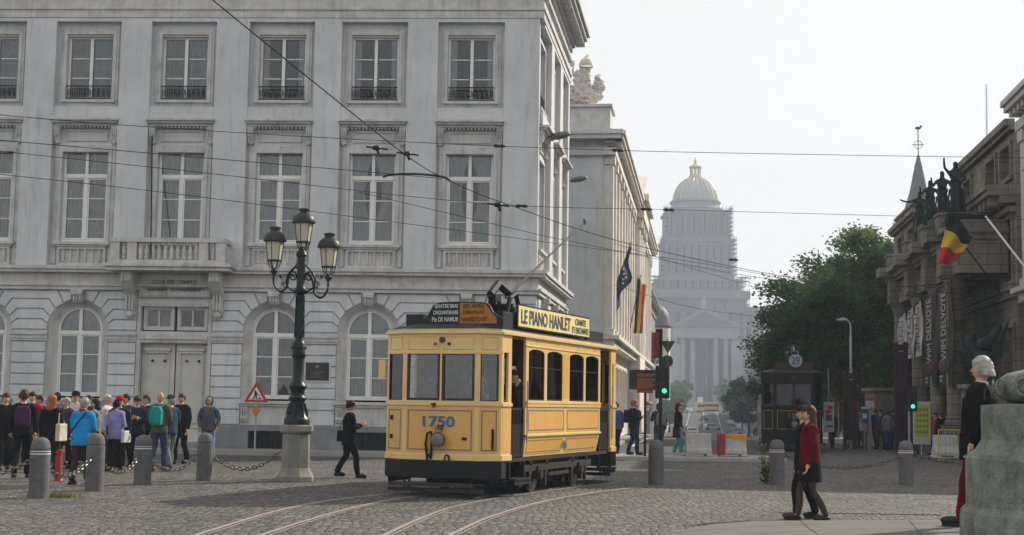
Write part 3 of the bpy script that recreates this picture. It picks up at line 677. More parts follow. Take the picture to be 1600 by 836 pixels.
impost(0.61, SL, COL2, None, side)
for i, c in enumerate(COL2): bay_ornament(side, c, i + 7)
# interior blocker so no daylight leaks through the main building
s = MB(); s.box(-22.3, -0.7, 1.4, 9.2, 0, 15.3); s.build('daylight_blocker', dark_m, BLD)
# ================================================================== trams
def tram(Mw, body, panel, stripe, number, label, yellow=True):
    root = empty('tram', Mw, label, 'tram')
    dk = mat('tram_black_paint', (0.008, 0.0085, 0.009), 0.65, var=0.3, scale=7, bump=0.15)
    brown = mat('dark_varnished_wood', (0.055, 0.022, 0.014), 0.35, var=0.2, scale=6)
    inner = mat('tram_interior', (0.02, 0.015, 0.012), 0.7, var=0.2)
    roofm = mat('tram_roof_canvas' if yellow else 'dark_roof_canvas', (0.30, 0.26, 0.19) if yellow else (0.04, 0.04, 0.035), 0.8, var=0.2, scale=3)
    tg = glass_mat('tram_glass', (0.78, 0.8, 0.8), 0.07) if yellow else glass_mat('dim_tram_glass', (0.22, 0.24, 0.22), 0.02)
    LINE = mat('grey_blue_line', (0.13, 0.17, 0.18), .5, var=0) if yellow else stripe
    Wd = -2.24
    def seg(p, q):        # wall frame from p to q seen from outside, x along, y inward
        d = Vector((q[0] - p[0], q[1] - p[1], 0)); return frameM((p[0], p[1], 0), d), d.length
    def panelwork(bm, pm, sm, M, x0, x1, z0, z1):   # recessed coloured panel with a painted line round it
        pm.box(x0, x1, -0.006, 0.01, z0, z1, M=M)
        e = 0.035
        for (a, b, c_, d_) in ((x0 + e, x1 - e, z0 + e, z0 + e + .022), (x0 + e, x1 - e, z1 - e - .022, z1 - e), (x0 + e, x0 + e + .022, z0 + e + .014, z1 - e - .022), (x1 - e - .022, x1 - e, z0 + e + .014, z1 - e - .022)):
            sm.box(a, b, -0.010, -0.002, c_, d_, M=M)
    fr = [((Wd, -0.42), (-1.76, -0.72)), ((-1.76, -0.72), (-0.35, -0.72)), ((-0.35, -0.72), (0, -0.42))]
    bk = [((0, 6.62), (-0.35, 6.92)), ((-0.35, 6.92), (-1.76, 6.92)), ((-1.76, 6.92), (Wd, 6.62))]
    for end, segs in (('front', fr), ('back', bk)):
        bm = MB(); pm = MB(); sm = MB(); gm = MB(); wm = MB()
        for i, (p, q) in enumerate(segs):
            M, Ln = seg(p, q)
            bm.box(0, Ln, 0, 0.05, 0.66, 1.70, M=M); bm.box(0, Ln, 0, 0.05, 2.58, 2.93, M=M)
            bm.box(-0.01, Ln + .01, -0.03, 0.0, 1.62, 1.68, M=M); bm.box(-0.01, Ln + .01, -0.02, 0, 1.68, 1.71, M=M); bm.box(-0.01, Ln + .01, -0.025, 0, 0.66, 0.76, M=M); bm.box(-0.02, Ln + .02, -0.045, 0, 2.90, 2.95, M=M)
            bm.box(-.01, Ln + .01, -0.012, 0, 2.54, 2.60, M=M)
            panelwork(bm, pm, sm, M, 0.05, Ln - 0.05, 0.80, 1.58)
            ws = [(0.06, Ln - 0.06)] if i != 1 else [(0.05, 0.69), (0.73, 1.36)]
            prev = 0
            for (a, b) in ws:
                bm.box(prev, a, -0.004, 0.05, 1.70, 2.58, M=M); prev = b
                gm.box(a + .02, b - .02, 0.02, 0.026, 1.72, 2.56, M=M)
                f0 = MB(); f0.frame(a, b, 1.71, 2.57, 0.045 if i == 1 else 0.02, -0.004, 0.035)
                wm.add([M @ Vector(v) for v in f0.v], f0.f)
            bm.box(prev, Ln, -0.004, 0.05, 1.70, 2.58, M=M)
            for (a, b) in (((0.08, Ln - 0.08),) if i != 1 else ((0.06, 0.68), (0.74, 1.34))):
                f0 = MB(); f0.frame(a, b, 2.62, 2.86, 0.02, -0.012, -0.001); bm.add([M @ Vector(v) for v in f0.v], f0.f)
        B_ = bm.build(end + '_platform', body, root, bevel=0.006)
        pm.build('panel', panel, B_); sm.build('pinstripe', LINE, B_); wm.build('window_frame', brown, B_); gm.build('window_pane', tg, B_)
    for side_x, sg in ((0.0, 1), (Wd, -1)):
        # local frame for the side, x along travel
        if sg > 0: M = frameM((0, 0, 0), (0, 1, 0))
        else: M = frameM((Wd, 6.20, 0), (0, -1, 0))
        def S(a): return a
        bm = MB(); pm = MB(); sm = MB(); wm = MB()
        Ws = [(0.95, 1.84), (1.99, 2.92), (3.36, 4.29), (4.42, 5.32)]
        # corner posts with narrow windows
        for (a, b) in ((-0.42, 0.07), (6.24, 6.62)):
            bm.box(a, b, 0, 0.05, 0.66, 1.70, M=M); bm.box(a, b, 0, 0.05, 2.58, 2.93, M=M); bm.box(a, a + .1, 0, .05, 1.70, 2.58, M=M); bm.box(b - .16, b, 0, .05, 1.70, 2.58, M=M)
            bm.box(a, b, -0.03, 0, 1.62, 1.68, M=M); bm.box(a, b, -.025, 0, .66, .76, M=M); pm.box(a + .05, b - .05, -.006, 0, .8, 1.58, M=M)
        bm.box(-0.45, 6.65, -0.045, 0.05, 2.90, 2.95, M=M)
        # body wall
        bm.box(0.80, 5.45, 0.0, 0.05, 1.10, 1.74, M=M); bm.box(0.80, 5.45, 0, 0.05, 2.72, 2.93, M=M); bm.box(0.82, 5.43, -0.015, 0, 2.74, 2.76, M=M)
        bm.box(0.80, 5.45, -0.03, 0, 1.68, 1.73, M=M); bm.box(0.80, 5.45, -0.02, 0, 1.62, 1.68, M=M); bm.box(0.80, 5.45, -0.035, 0, 1.07, 1.11, M=M)
        bm.prism([(0, 1.07), (0.05, 1.07), (0.10, 0.66), (0.05, 0.66)], 0.86, 5.40, 'x', M=M) if False else bm.add([M @ Vector(v) for v in ((0.83, 0, 1.07), (5.43, 0, 1.07), (5.36, 0.07, 0.66), (0.90, 0.07, 0.66), (0.83, .05, 1.07), (5.43, .05, 1.07), (5.36, .12, .66), (.90, .12, .66))], [(0, 1, 2, 3), (7, 6, 5, 4), (0, 4, 5, 1), (1, 5, 6, 2), (2, 6, 7, 3), (3, 7, 4, 0)])
        for (a, b) in ((0.92, 3.05), (3.20, 5.36)):
            panelwork(bm, pm, sm, M, a, b, 1.14, 1.60)
            k = 0.07 / 0.41
            def PV(x, z, o): return M @ Vector((x, (1.07 - z) * k - o, z))
            pm.add([PV(a + .03, 1.03, .007), PV(b - .03, 1.03, .007), PV(b - .06, .74, .007), PV(a + .05, .74, .007)], [(0, 1, 2, 3)])
            for (xa, xb, za, zb) in ((a + .06, b - .07, 1.0, .986), (a + .08, b - .09, .784, .77)):
                sm.add([PV(xa, za, .010), PV(xb, za, .010), PV(xb, zb, .010), PV(xa, zb, .010)], [(0, 1, 2, 3)])
        prev = 0.80
        for (a, b) in Ws:
            bm.box(prev, a, -0.004, 0.05, 1.74, 2.72, M=M); prev = b
            # arched head
            n = 8; ap = [(a + (b - a) * t / n, 2.64 + 0.06 * math.sin(math.pi * t / n) ** .6) for t in range(n + 1)]
            bm.prism([(a, 2.72)] + ap + [(b, 2.72)], -0.004, 0.05, 'y', M=M)
            g1 = MB(); g1.box(a, b, 0.025, 0.03, 1.74, 2.71); gg = MB(); gg.add([M @ Vector(v) for v in g1.v], g1.f); G_ = gg.build('window_pane', tg, root)
            f0 = MB(); f0.frame(a, b, 1.74, 2.70, 0.03, 0.005, 0.04, wt=0.0); f0.box(a + .03, b - .03, 0.01, .035, 2.35, 2.37)
            fm = MB(); fm.add([M @ Vector(v) for v in f0.v], f0.f); fm.build('window_frame', brown, G_)
        bm.box(prev, 5.45, -0.004, 0.05, 1.74, 2.72, M=M); pm.box(2.98, 3.30, -0.008, 0.0, 1.80, 2.68, M=M)
        for x in (1.4, 2.6, 3.9, 5.0): sm.add([M @ Vector(v) for v in ((x, -.012, 2.82), (x + .03, -.012, 2.82), (x + .03, -.012, 2.85), (x, -.012, 2.85))], [(0, 1, 2, 3)])
        B_ = bm.build('side_wall', body, root, bevel=0.005); pm.build('panel', panel, B_); sm.build('pinstripe', LINE, B_)
        # folding gates in the two doorways
        for (a, b) in ((0.09, 0.78), (5.47, 6.22)):
            gt = MB(); gt.box(a, b, 0.03, 0.05, 1.56, 1.60, M=M); gt.box(a, b, .03, .05, .72, .75, M=M)
            x = a
            while x < b: gt.box(x, x + .02, .03, .045, .72, 1.58, M=M); x += 0.075
            if sg > 0 and yellow: gt.box(a, b, 0.035, 0.04, 0.75, 1.3, M=M)
            gt.build('gate', dk, root)
            hp = MB(); hp.tube([M @ Vector((b + .02, -.04, z)) for z in (0.95, 1.5, 2.1)], 0.013); hp.build('handrail', steel_m, root)
        # steps
        for (a, b) in ((0.02, 0.82), (5.45, 6.3)):
            st = MB(); st.box(a, b, -0.12, 0.2, 0.30, 0.33, M=M); st.box(a, b, -0.10, -0.07, 0.22, 0.33, M=M); st.box(a, a + .03, 0.0, .06, .33, .62, M=M); st.box(b - .03, b, 0, .06, .33, .62, M=M); st.build('step', dk, root)
    # number on the skirt
    if yellow:
        M = frameM((0, 0, 0), (0, 1, 0))
        text('side_number', number, stripe, root, M @ Matrix.Translation((3.12, 0.02, 0.89)), width=0.34, height=0.15)
    # floor, ceiling, bulkheads, benches
    out = [(Wd + .05, -0.40), (-1.75, -0.68), (-0.36, -0.68), (-.05, -0.40), (-.05, 6.60), (-0.36, 6.87), (-1.75, 6.87), (Wd + .05, 6.60)]
    s = MB(); s.prism(out, 0.62, 0.70, 'z'); s.build('floor', inner, root)
    s = MB(); s.prism(out, 2.86, 2.90, 'z'); s.build('ceiling', mat('tram_ceiling', (0.25, 0.2, 0.13) if yellow else (.05, .05, .04), .6), root)
    for y in (0.84, 5.42):
        s = MB(); s.box(Wd + .06, -0.06, y - .02, y + .02, 0.7, 1.7); s.box(Wd + .06, -0.06, y - .02, y + .02, 2.5, 2.86)
        for x in (Wd + .06, -1.45, -0.72, -0.16): s.box(x, x + 0.1, y - .02, y + .02, 1.7, 2.5)
        s.build('bulkhead', brown, root)
    for x0, x1 in ((Wd + .06, Wd + .5), (-0.5, -0.06)):
        s = MB(); s.box(x0, x1, 0.95, 5.3, 1.05, 1.15); s.box(x0 if x0 < -1 else x1 - .06, x0 + .06 if x0 < -1 else x1, 0.95, 5.3, 1.15, 1.6); s.build('bench', brown, root)
    # roof
    s = MB(); cx = -1.12
    o2 = [((x - cx) * 1.05 + cx, (y - 3.1) * 1.012 + 3.1) for x, y in out]; o3 = [((x - cx) * 0.72 + cx, (y - 3.1) * 0.95 + 3.1) for x, y in out]
    o25 = [((x - cx) * 0.93 + cx, (y - 3.1) * 0.99 + 3.1) for x, y in out]
    n = len(o2); rings = [(o2, 2.95), (o2, 2.99), (o25, 3.03), (o3, 3.09)]
    for o_, z in rings: s.v += [(x, y, z) for x, y in o_]
    for k in range(3):
        for i in range(n): s.f.append((k*n + i, k*n + (i+1) % n, (k+1)*n + (i+1) % n, (k+1)*n + i)); s.m.append(0 if k == 0 else 1)
    s.f.append(tuple(range(3*n, 4*n))); s.m.append(1); s.f.append(tuple(range(n - 1, -1, -1))); s.m.append(0)
    s.build('roof', [roofm if not yellow else mat('tram_roof_edge', (0.52, 0.42, 0.24), 0.6, var=0.15, scale=3), mat('roof_canvas_dark', (.035, .032, .028), .85, var=.3)], root, smooth=30)
    # roof gear
    s = MB(); s.box(-1.55, -0.45, 0.5, 6.2, 3.12, 3.18)
    for y in (0.6, 1.3, 2.0, 3.0, 4.0, 5.0, 5.9): s.box(-1.75, -0.3, y, y + 0.06, 3.06, 3.13)
    for x in (-1.6, -1.3, -0.95, -0.6): s.box(x, x + 0.1, 0.4, 6.3, 3.18, 3.205)
    s.build('roof_walkway', dk, root)
    s = MB()
    for k in range(3): s.box(-1.95 + 0.02, -1.62, 0.2 + k * .5, 0.55 + k * .5, 3.04, 3.24)
    s.box(-0.5, -0.2, 0.1, 0.5, 3.03, 3.2); s.box(-1.85, -0.25, 0.7, 5.8, 3.05, 3.17); s.box(-0.75, -0.16, 0.0, 1.5, 3.03, 3.34); s.box(-0.45, -0.2, 5.1, 6.3, 3.03, 3.28); s.box(-1.5, -0.4, 4.9, 6.4, 3.15, 3.3); s.build('resistor_box', dk, root, bevel=0.01)
    s = MB(); s.cyl((-1.05, 2.5, 3.2), (-1.05, 2.5, 3.4), 0.20, 0.13)
    for x in (-1.25, -0.85): s.tube([(x, 1.9, 3.22), (x, 2.15, 3.75), (x, 2.45, 3.86), (x, 2.75, 3.5), (x, 3.0, 3.24)], 0.05)
    for dy in (0, .12, .24): s.cyl((-1.3, 2.2 + dy, 3.60 - dy * .6), (-0.8, 2.2 + dy, 3.60 - dy * .6), 0.04)
    s.tube([(-1.05, 1.6, 3.78), (-1.05, 2.0, 4.02), (-1.05, 2.6, 3.88)], 0.08); s.tube([(-1.05, 1.6, 3.78), (-1.05, 1.9, 3.45), (-1.05, 2.3, 3.3)], 0.07); s.box(-1.16, -0.94, 2.2, 2.9, 3.36, 3.62)
    s.box(-1.12, -0.98, 1.7, 2.0, 3.66, 3.8)
    s.build('trolley_base', dk, root)
    if yellow:
        s = MB(); s.tube([(-1.05, 2.45, 3.78), (-1.03, 4.9, 4.85), (-1.0, 7.3, 5.88)], [0.028, 0.022, 0.016], n=8); s.ball((-1.0, 7.34, 5.92), (0.03, .08, .08), 8, 6)
        s.build('trolley_pole', mat('pole_grey', (.05, .048, .045), .7), root, smooth=60)
    # running gear
    for wy in (1.75, 4.25):
        for x in (-0.25, Wd + 0.25):
            s = MB(); s.cyl((x - 0.05, wy, 0.375), (x + 0.05, wy, 0.375), 0.37, n=24); s.cyl((x - 0.08 , wy, 0.375), (x + 0.08, wy, 0.375), 0.10, n=12)
            s.cyl((x - .065, wy, .375), (x + .065, wy, .375), .30, n=24)
            s.build('wheel', mat('wheel_steel', (0.05, 0.042, 0.038), 0.5, metal=0.5, var=0.4, scale=7), root, smooth=40)
        s = MB(); s.cyl((Wd + .2, wy, 0.375), (-0.2, wy, 0.375), 0.055); s.build('axle', dk, root)
    rust = mat('grimy_frame', (0.022, 0.018, 0.016), 0.7, var=0.4, scale=9)
    for x in (-0.12, Wd + 0.06):
        s = MB(); s.box(x, x + 0.06, 0.95, 5.05, 0.42, 0.54); s.box(x, x + 0.06, 2.35, 3.6, 0.30, 0.36)
        for wy in (1.75, 4.25):
            s.box(x - 0.05, x + 0.10, wy - 0.12, wy + 0.12, 0.26, 0.50); s.cyl((x + .08, wy, .36), (x + .13, wy, .36), .09)
            for q in (-0.45, 0.45):
                s.tube([(x + 0.03 + 0.05 * math.cos(t * 1.05), wy + q + 0.05 * math.sin(t * 1.05), 0.54 + t * 0.004) for t in range(24)], 0.012, n=5)
                s.box(x, x + .06, wy + q - .07, wy + q + .07, 0.36, 0.42); s.prism([(wy + q - .05, .36), (wy + q + .05, .36), (wy + q + .03, .12), (wy + q - .03, .12)], x, x + .05, 'x')
        s.tube([(x + .03, 0.75, .6), (x + .03, 1.1, 0.35), (x + .03, 1.3, 0.2)], 0.02); s.tube([(x + .03, 2.3, .6), (x + .03, 2.55, 0.30), (x + .03, 3.4, .30), (x + .03, 3.7, .6)], 0.018)
        s.build('truck_frame', rust, root)
    s = MB(); s.box(Wd + .35, -0.35, 1.0, 5.2, 0.32, 0.62); s.box(Wd + .2, -.2, 2.5, 3.5, .4, .64); s.box(Wd + .3, -.3, -0.2, .9, .45, .64); s.box(Wd + .3, -.3, 5.3, 6.7, .45, .64); [s.box(xx, xx + .22, 1.1 + k * .42, 1.38 + k * .42, .12 + .05 * (k % 3), .6) for k in range(10) for xx in (-0.45, Wd + .25)]; s.box(Wd + .5, -.5, .3, 1.0, .2, .5); s.box(Wd + .5, -.5, 5.2, 5.9, .2, .5); s.build('underframe', dk, root, bevel=0.01)
    for sgn, yb in ((1, 0), (-1, 6.2)):
        f = lambda y: yb + sgn * y if sgn > 0 else 6.2 - y
        b = [(Wd - .02, f(-0.42)), (-1.78, f(-0.78)), (-0.33, f(-0.78)), (0.02, f(-0.42)), (-0.05, f(0.0)), (Wd + .05, f(0.0))]
        s = MB(); s.prism(b, 0.34, 0.655, 'z'); s.build('bumper', dk, root, bevel=0.02)
        s = MB(); s.box(Wd + .25, -0.35, f(-0.80) - .02, f(-0.80) + .02, 0.20, 0.27); s.box(Wd + .2, -0.2, f(-0.72) - .02, f(-0.72) + .02, 0.10, 0.17)
        for x in (-1.75, -1.65, -0.45): s.box(x, x + .035, f(-0.70) - .02, f(-0.70) + .02, 0.15, 0.36)
        s.build('fender_board', mat('fender_wood', (0.04, 0.037, 0.034), 0.8, var=0.3, scale=6), root)
    # front fittings
    Y = -0.72
    if yellow:
        text('fleet_number', number, stripe, root, Matrix.Translation((-1.07, Y - 0.012, 1.34)), width=0.62, height=0.20, extrude=0.005, bold=0.03)
    else:
        text('fleet_number', number, stripe, root, Matrix.Translation((-1.0, Y - 0.012, 1.36)), width=0.5, height=0.17, extrude=0.004)
    s = MB(); c0 = Vector((-1.03, Y - 0.13, 1.02)); s.cyl(c0 + Vector((0, 0.13, 0)), c0 + Vector((0, 0.02, 0)), 0.06, 0.12, n=20); s.cyl(c0 + Vector((0, .02, 0)), c0 - Vector((0, .03, 0)), 0.135, n=24)
    s.tube([c0 + Vector((-.05, 0.03, .12)), c0 + Vector((-.06, 0.02, .22)), c0 + Vector((-.1, .02, .34)), c0 + Vector((.1, .02, .34)), c0 + Vector((.06, .02, .22)), c0 + Vector((.05, .03, .12))], 0.008); s.box(-1.07, -.99, Y - .1, Y, 1.2, 1.28)
    L_ = s.build('headlight', mat('lamp_brass', (0.10, 0.085, 0.06), 0.35, metal=0.7, var=0.3, scale=8), root, smooth=40)
    s = MB(); s.ball(c0 - Vector((0, .03, 0)), (0.115, 0.03, 0.115), 16, 8); s.build('lens', mat('lamp_lens', (0.16, 0.17, 0.15), 0.08, var=0.2, scale=5), L_, smooth=60)
    s = MB(); s.tube([(-1.27, Y - .03, 0.66), (-1.30, Y - .05, 0.95), (-1.27, Y - .06, 1.13), (-1.20, Y - .06, 1.16), (-1.17, Y - .06, 1.08), (-1.19, Y - .05, .9), (-1.2, Y - .04, .68)], 0.022, n=8); s.cyl((-1.21, Y - .06, .74), (-1.21, Y, .74), 0.04); s.build('brake_hose', dk, root, smooth=60)
    s = MB(); s.tube([(-0.88 + .045 * math.cos(t * .63), Y - .06, .69 + .07 * math.sin(t * .63)) for t in range(11)], 0.015); s.build('coupling_ring', dk, root)
    s = MB(); s.box(-0.62, -0.53, Y - .02, Y, 1.02, 1.07); s.box(-1.20, -1.12, Y - .07, Y - .03, 1.63, 1.665); s.cyl((-1.16, Y - .05, 1.64), (-1.16, Y - .05, 1.58), .012)
    Mr, _l = seg(*fr[2]); s.box(0.28, 0.32, -0.03, 0, 0.86, 1.22, M=Mr); Ml, _l = seg(*fr[0]); s.box(.18, .22, -.04, 0, 1.36, 1.44, M=Ml); s.box(.18, .22, -.04, 0, 1.02, 1.1, M=Ml)
    s.build('grab_iron', dk, root)
    s = MB(); s.cyl((-1.03, Y - .03, 2.79), (-1.03, Y + .0, 2.79), 0.055, n=18); s.cyl((-1.03, Y - .035, 2.79), (-1.03, Y - .03, 2.79), 0.03, n=14); s.build('horn_grille', mat('grille_metal', (0.06, 0.05, 0.04), .4, metal=.5), root, smooth=40)
    s = MB(); s.box(-1.19, -1.14, Y - .03, Y, 2.70, 2.74); s.build('marker_lamp', mat('red_lens', (0.25, 0.02, 0.015), 0.2), root)
    s = MB(); s.box(-0.92, -0.87, Y - .03, Y, 2.70, 2.74); s.build('marker_lamp', dk, root)
    if yellow:
        s = MB(); s.box(Wd - 0.20, Wd - 0.06, -0.40, -0.37, 2.08, 2.44); s.tube([(Wd - .07, -.38, 2.2), (Wd, -.35, 2.2)], .012); s.tube([(Wd - .07, -.38, 2.36), (Wd, -.35, 2.36)], .012); s.build('side_indicator', body, root, bevel=0.01)
        # destination board
        s = MB(); top = [(-1.66, 3.02), (-0.02, 3.02), (-0.02, 3.20), (-0.12, 3.24), (-0.22, 3.30), (-0.27, 3.40), (-0.33, 3.46), (-0.45, 3.485), (-0.9, 3.50), (-1.28, 3.49), (-1.40, 3.44), (-1.46, 3.32), (-1.52, 3.2), (-1.66, 3.17)]
        s.prism(top, -0.34, -0.30, 'y'); s.box(-1.95, -1.6, -.3, .1, 3.02, 3.28); s.box(-1.6, .0, -.42, -.2, 2.99, 3.06)
        D_ = s.build('destination_board', mat('board_dark_green', (0.012, 0.022, 0.02), 0.5, var=0.2), root)
        s = MB(); s.prism([(-0.86, 3.10), (-0.14, 3.10), (-0.16, 3.22), (-0.24, 3.28), (-0.30, 3.38), (-0.36, 3.44), (-0.46, 3.465), (-0.86, 3.475)], -0.352, -0.342, 'y'); s.build('orange_panel', mat('board_orange', (0.36, 0.15, 0.025), 0.55, var=0.15), D_)
        wl = mat('white_letters', (0.62, 0.62, 0.58), 0.6, var=0); dl = mat('dark_red_letters', (0.06, 0.02, 0.015), 0.6, var=0)
        for k, (t1, t2) in enumerate((('QUATRE BRAS', 'VIER ARMEN'), ('CINQUANTENAIRE', 'JUBELPALEIS'), ('Pte DE NAMUR', 'NAAMSE POORT'))):
            z = 3.415 - k * 0.118
            text('lettering', t1, wl, D_, Matrix.Translation((-1.13 - .01 * k, -0.346, z)), width=0.46 + 0.03 * k, height=0.085, extrude=0.003, bold=0.008)
            text('lettering', t2, dl, D_, Matrix.Translation((-0.60 + .03 * (k > 1), -0.357, z)), width=0.42 + 0.08 * (k > 1), height=0.08, extrude=0.003)
        # advertisement board along the roof
        for xb, sg in ((-0.10, 1), (-2.0, -1)):
            M = frameM((xb, 0, 0), (0, 1, 0)) if sg > 0 else frameM((xb, 6.20, 0), (0, -1, 0))
            s = MB(); s.box(0.60, 4.98, 0, 0.03, 3.08, 3.52, M=M)
            A_ = s.build('advertisement_board', black_m, root)
            s = MB(); s.box(0.64, 4.94, -0.006, -0.001, 3.11, 3.49, M=M); s.build('board_face', mat('board_yellow', (0.72, 0.60, 0.26), 0.55, var=0.08, scale=3), A_)
            bl = mat('slate_letters', (0.05, 0.06, 0.10), 0.6, var=0)
            text('lettering', 'LE PIANO HANLET', bl, A_, M @ Matrix.Translation((2.22, -0.010, 3.30)), width=2.9, height=0.27, bold=0.02)
            text('lettering', 'CHANTE', bl, A_, M @ Matrix.Translation((4.33, -0.010, 3.38)), width=0.72, height=0.135, bold=.012)
            text('lettering', 'ET ENCHANTE', bl, A_, M @ Matrix.Translation((4.33, -0.010, 3.21)), width=1.1, height=0.13, bold=.012)
            for x in (0.9, 2.4, 3.9, 4.7):
                s = MB(); s.tube([M @ Vector((x, 0.04, 3.5)), M @ Vector((x, 0.3, 3.1))], 0.012); s.build('stay', black_m, A_)
    return root
TH = math.radians(20.8)
TM = frameM((0, 26.0, 0), (math.cos(TH), -math.sin(TH), 0))
cream_t = mat('tram_cream', (0.68, 0.485, 0.20), 0.38, var=0.07, scale=2.5, coat=0.3)
orange_t = mat('tram_orange', (0.66, 0.37, 0.11), 0.38, var=0.07, scale=2.0, coat=0.3)
blue_t = mat('tram_blue_line', (0.05, 0.14, 0.28), 0.5, var=0)
tram(TM, cream_t, orange_t, blue_t, '1750', 'yellow and cream vintage tram with roof boards and open side doors on the cobbles')
bc = mat('tram_bottle_green', (0.006, 0.009, 0.007), 0.5, var=0.2, scale=3)
gold_t = mat('gilt_line', (0.30, 0.2, 0.06), 0.5, var=0)
_bp = gx(1284, 56.5)
bt = tram(frameM((_bp.x, 56.5, 0), (math.cos(math.radians(10)), -math.sin(math.radians(10)), 0)) @ Matrix.Scale(1.03, 4), bc, bc, gold_t, '1385', 'black vintage tram with a round 29 disc on its roof before the trees', yellow=False)
s = MB(); s.box(-1.75, -0.35, -0.5, -0.4, 3.05, 3.34); s.build('roof_board', mat('dull_red_board', (0.05, 0.03, 0.025), 0.7), bt)
s = MB(); s.cyl((-0.98, -0.56, 3.42), (-0.98, -0.52, 3.42), 0.25, n=28); R_ = s.build('route_disc', mat('disc_grey', (.30, .32, .35), .6), bt, smooth=40)
text('lettering', '29', mat('blue_numerals', (0.03, 0.05, 0.13), 0.5, var=0), R_, Matrix.Translation((-0.98, -0.565, 3.42)), width=0.30, height=0.27, bold=0.01)
s = MB(); s.cyl((-0.98, -.5, 3.3), (-0.98, 2.4, 3.3), 0.08); s.ball((-1.0, 0.4, 3.75), (.14, .3, .1), 8, 6); s.build('roof_lamp', black_m, bt)
# ================================================================== left side of the street
stone_w = mat('pale_stone', (0.62, 0.585, 0.53), 0.85, var=0.2, scale=0.8, bump=0.25, bscale=10, streak=0.35)
stone_s = mat('sooty_stone', (0.24, 0.225, 0.20), 0.9, var=0.3, scale=1.0, bump=0.3, bscale=10, streak=0.35)
slate_m = mat('slate_roof', (0.14, 0.155, 0.18), 0.6, var=0.2, scale=2)
bronze_m = mat('green_bronze', (0.018, 0.032, 0.028), 0.6, metal=0.2, var=0.35, scale=3)
glz = mat('dark_window_pane', (0.03, 0.035, 0.04), 0.08, var=0)
def skin(name, joints, edges, mt, parent=None, M=None, sub=2, smooth=True, squash=None, extra=None, root=0):
    """one continuous surface grown over a skeleton: joints {name:(pos, radius)}, first one is the root"""
    keys = list(joints); idx = {k: i for i, k in enumerate(keys)}
    me = bpy.data.meshes.new('tmp'); me.from_pydata([tuple(joints[k][0]) for k in keys], [(idx[a], idx[b]) for a, b in edges], [])
    o = bpy.data.objects.new('tmp_skin', me); COL.objects.link(o)
    md = o.modifiers.new('s', 'SKIN'); md.use_smooth_shade = True
    for i, k in enumerate(keys):
        sv = me.skin_vertices[0].data[i]; r = joints[k][1]; sv.radius = (r, r) if not isinstance(r, tuple) else r; sv.use_root = (i == root)
    if sub: sd = o.modifiers.new('d', 'SUBSURF'); sd.levels = sub; sd.render_levels = sub
    bpy.context.view_layer.update()
    m2 = bpy.data.meshes.new_from_object(o.evaluated_get(bpy.context.evaluated_depsgraph_get())); bpy.data.objects.remove(o); bpy.data.meshes.remove(me)
    if squash: 
        for v in m2.vertices: v.co = squash(v.co)
    m2.materials.clear(); m2.materials.append(mt); m2.name = name; m2.shade_smooth()
    if extra is not None:   # extra builder geometry joined in (face parts)
        ev = [v.co.copy() for v in m2.vertices]; ef = [tuple(p.vertices) for p in m2.polygons]; b = MB(); b.add(ev, ef, 0)
        for (vs_, fs_, mi) in extra[0]: b.add(vs_, fs_, mi)
        bpy.data.meshes.remove(m2); ob = b.build(name, [mt] + extra[1], parent, M); ob.data.shade_smooth(); return ob
    ob = bpy.data.objects.new(name, m2); COL.objects.link(ob)
    if parent is not None: ob.parent = parent
    if M is not None: ob.matrix_basis = M
    return ob
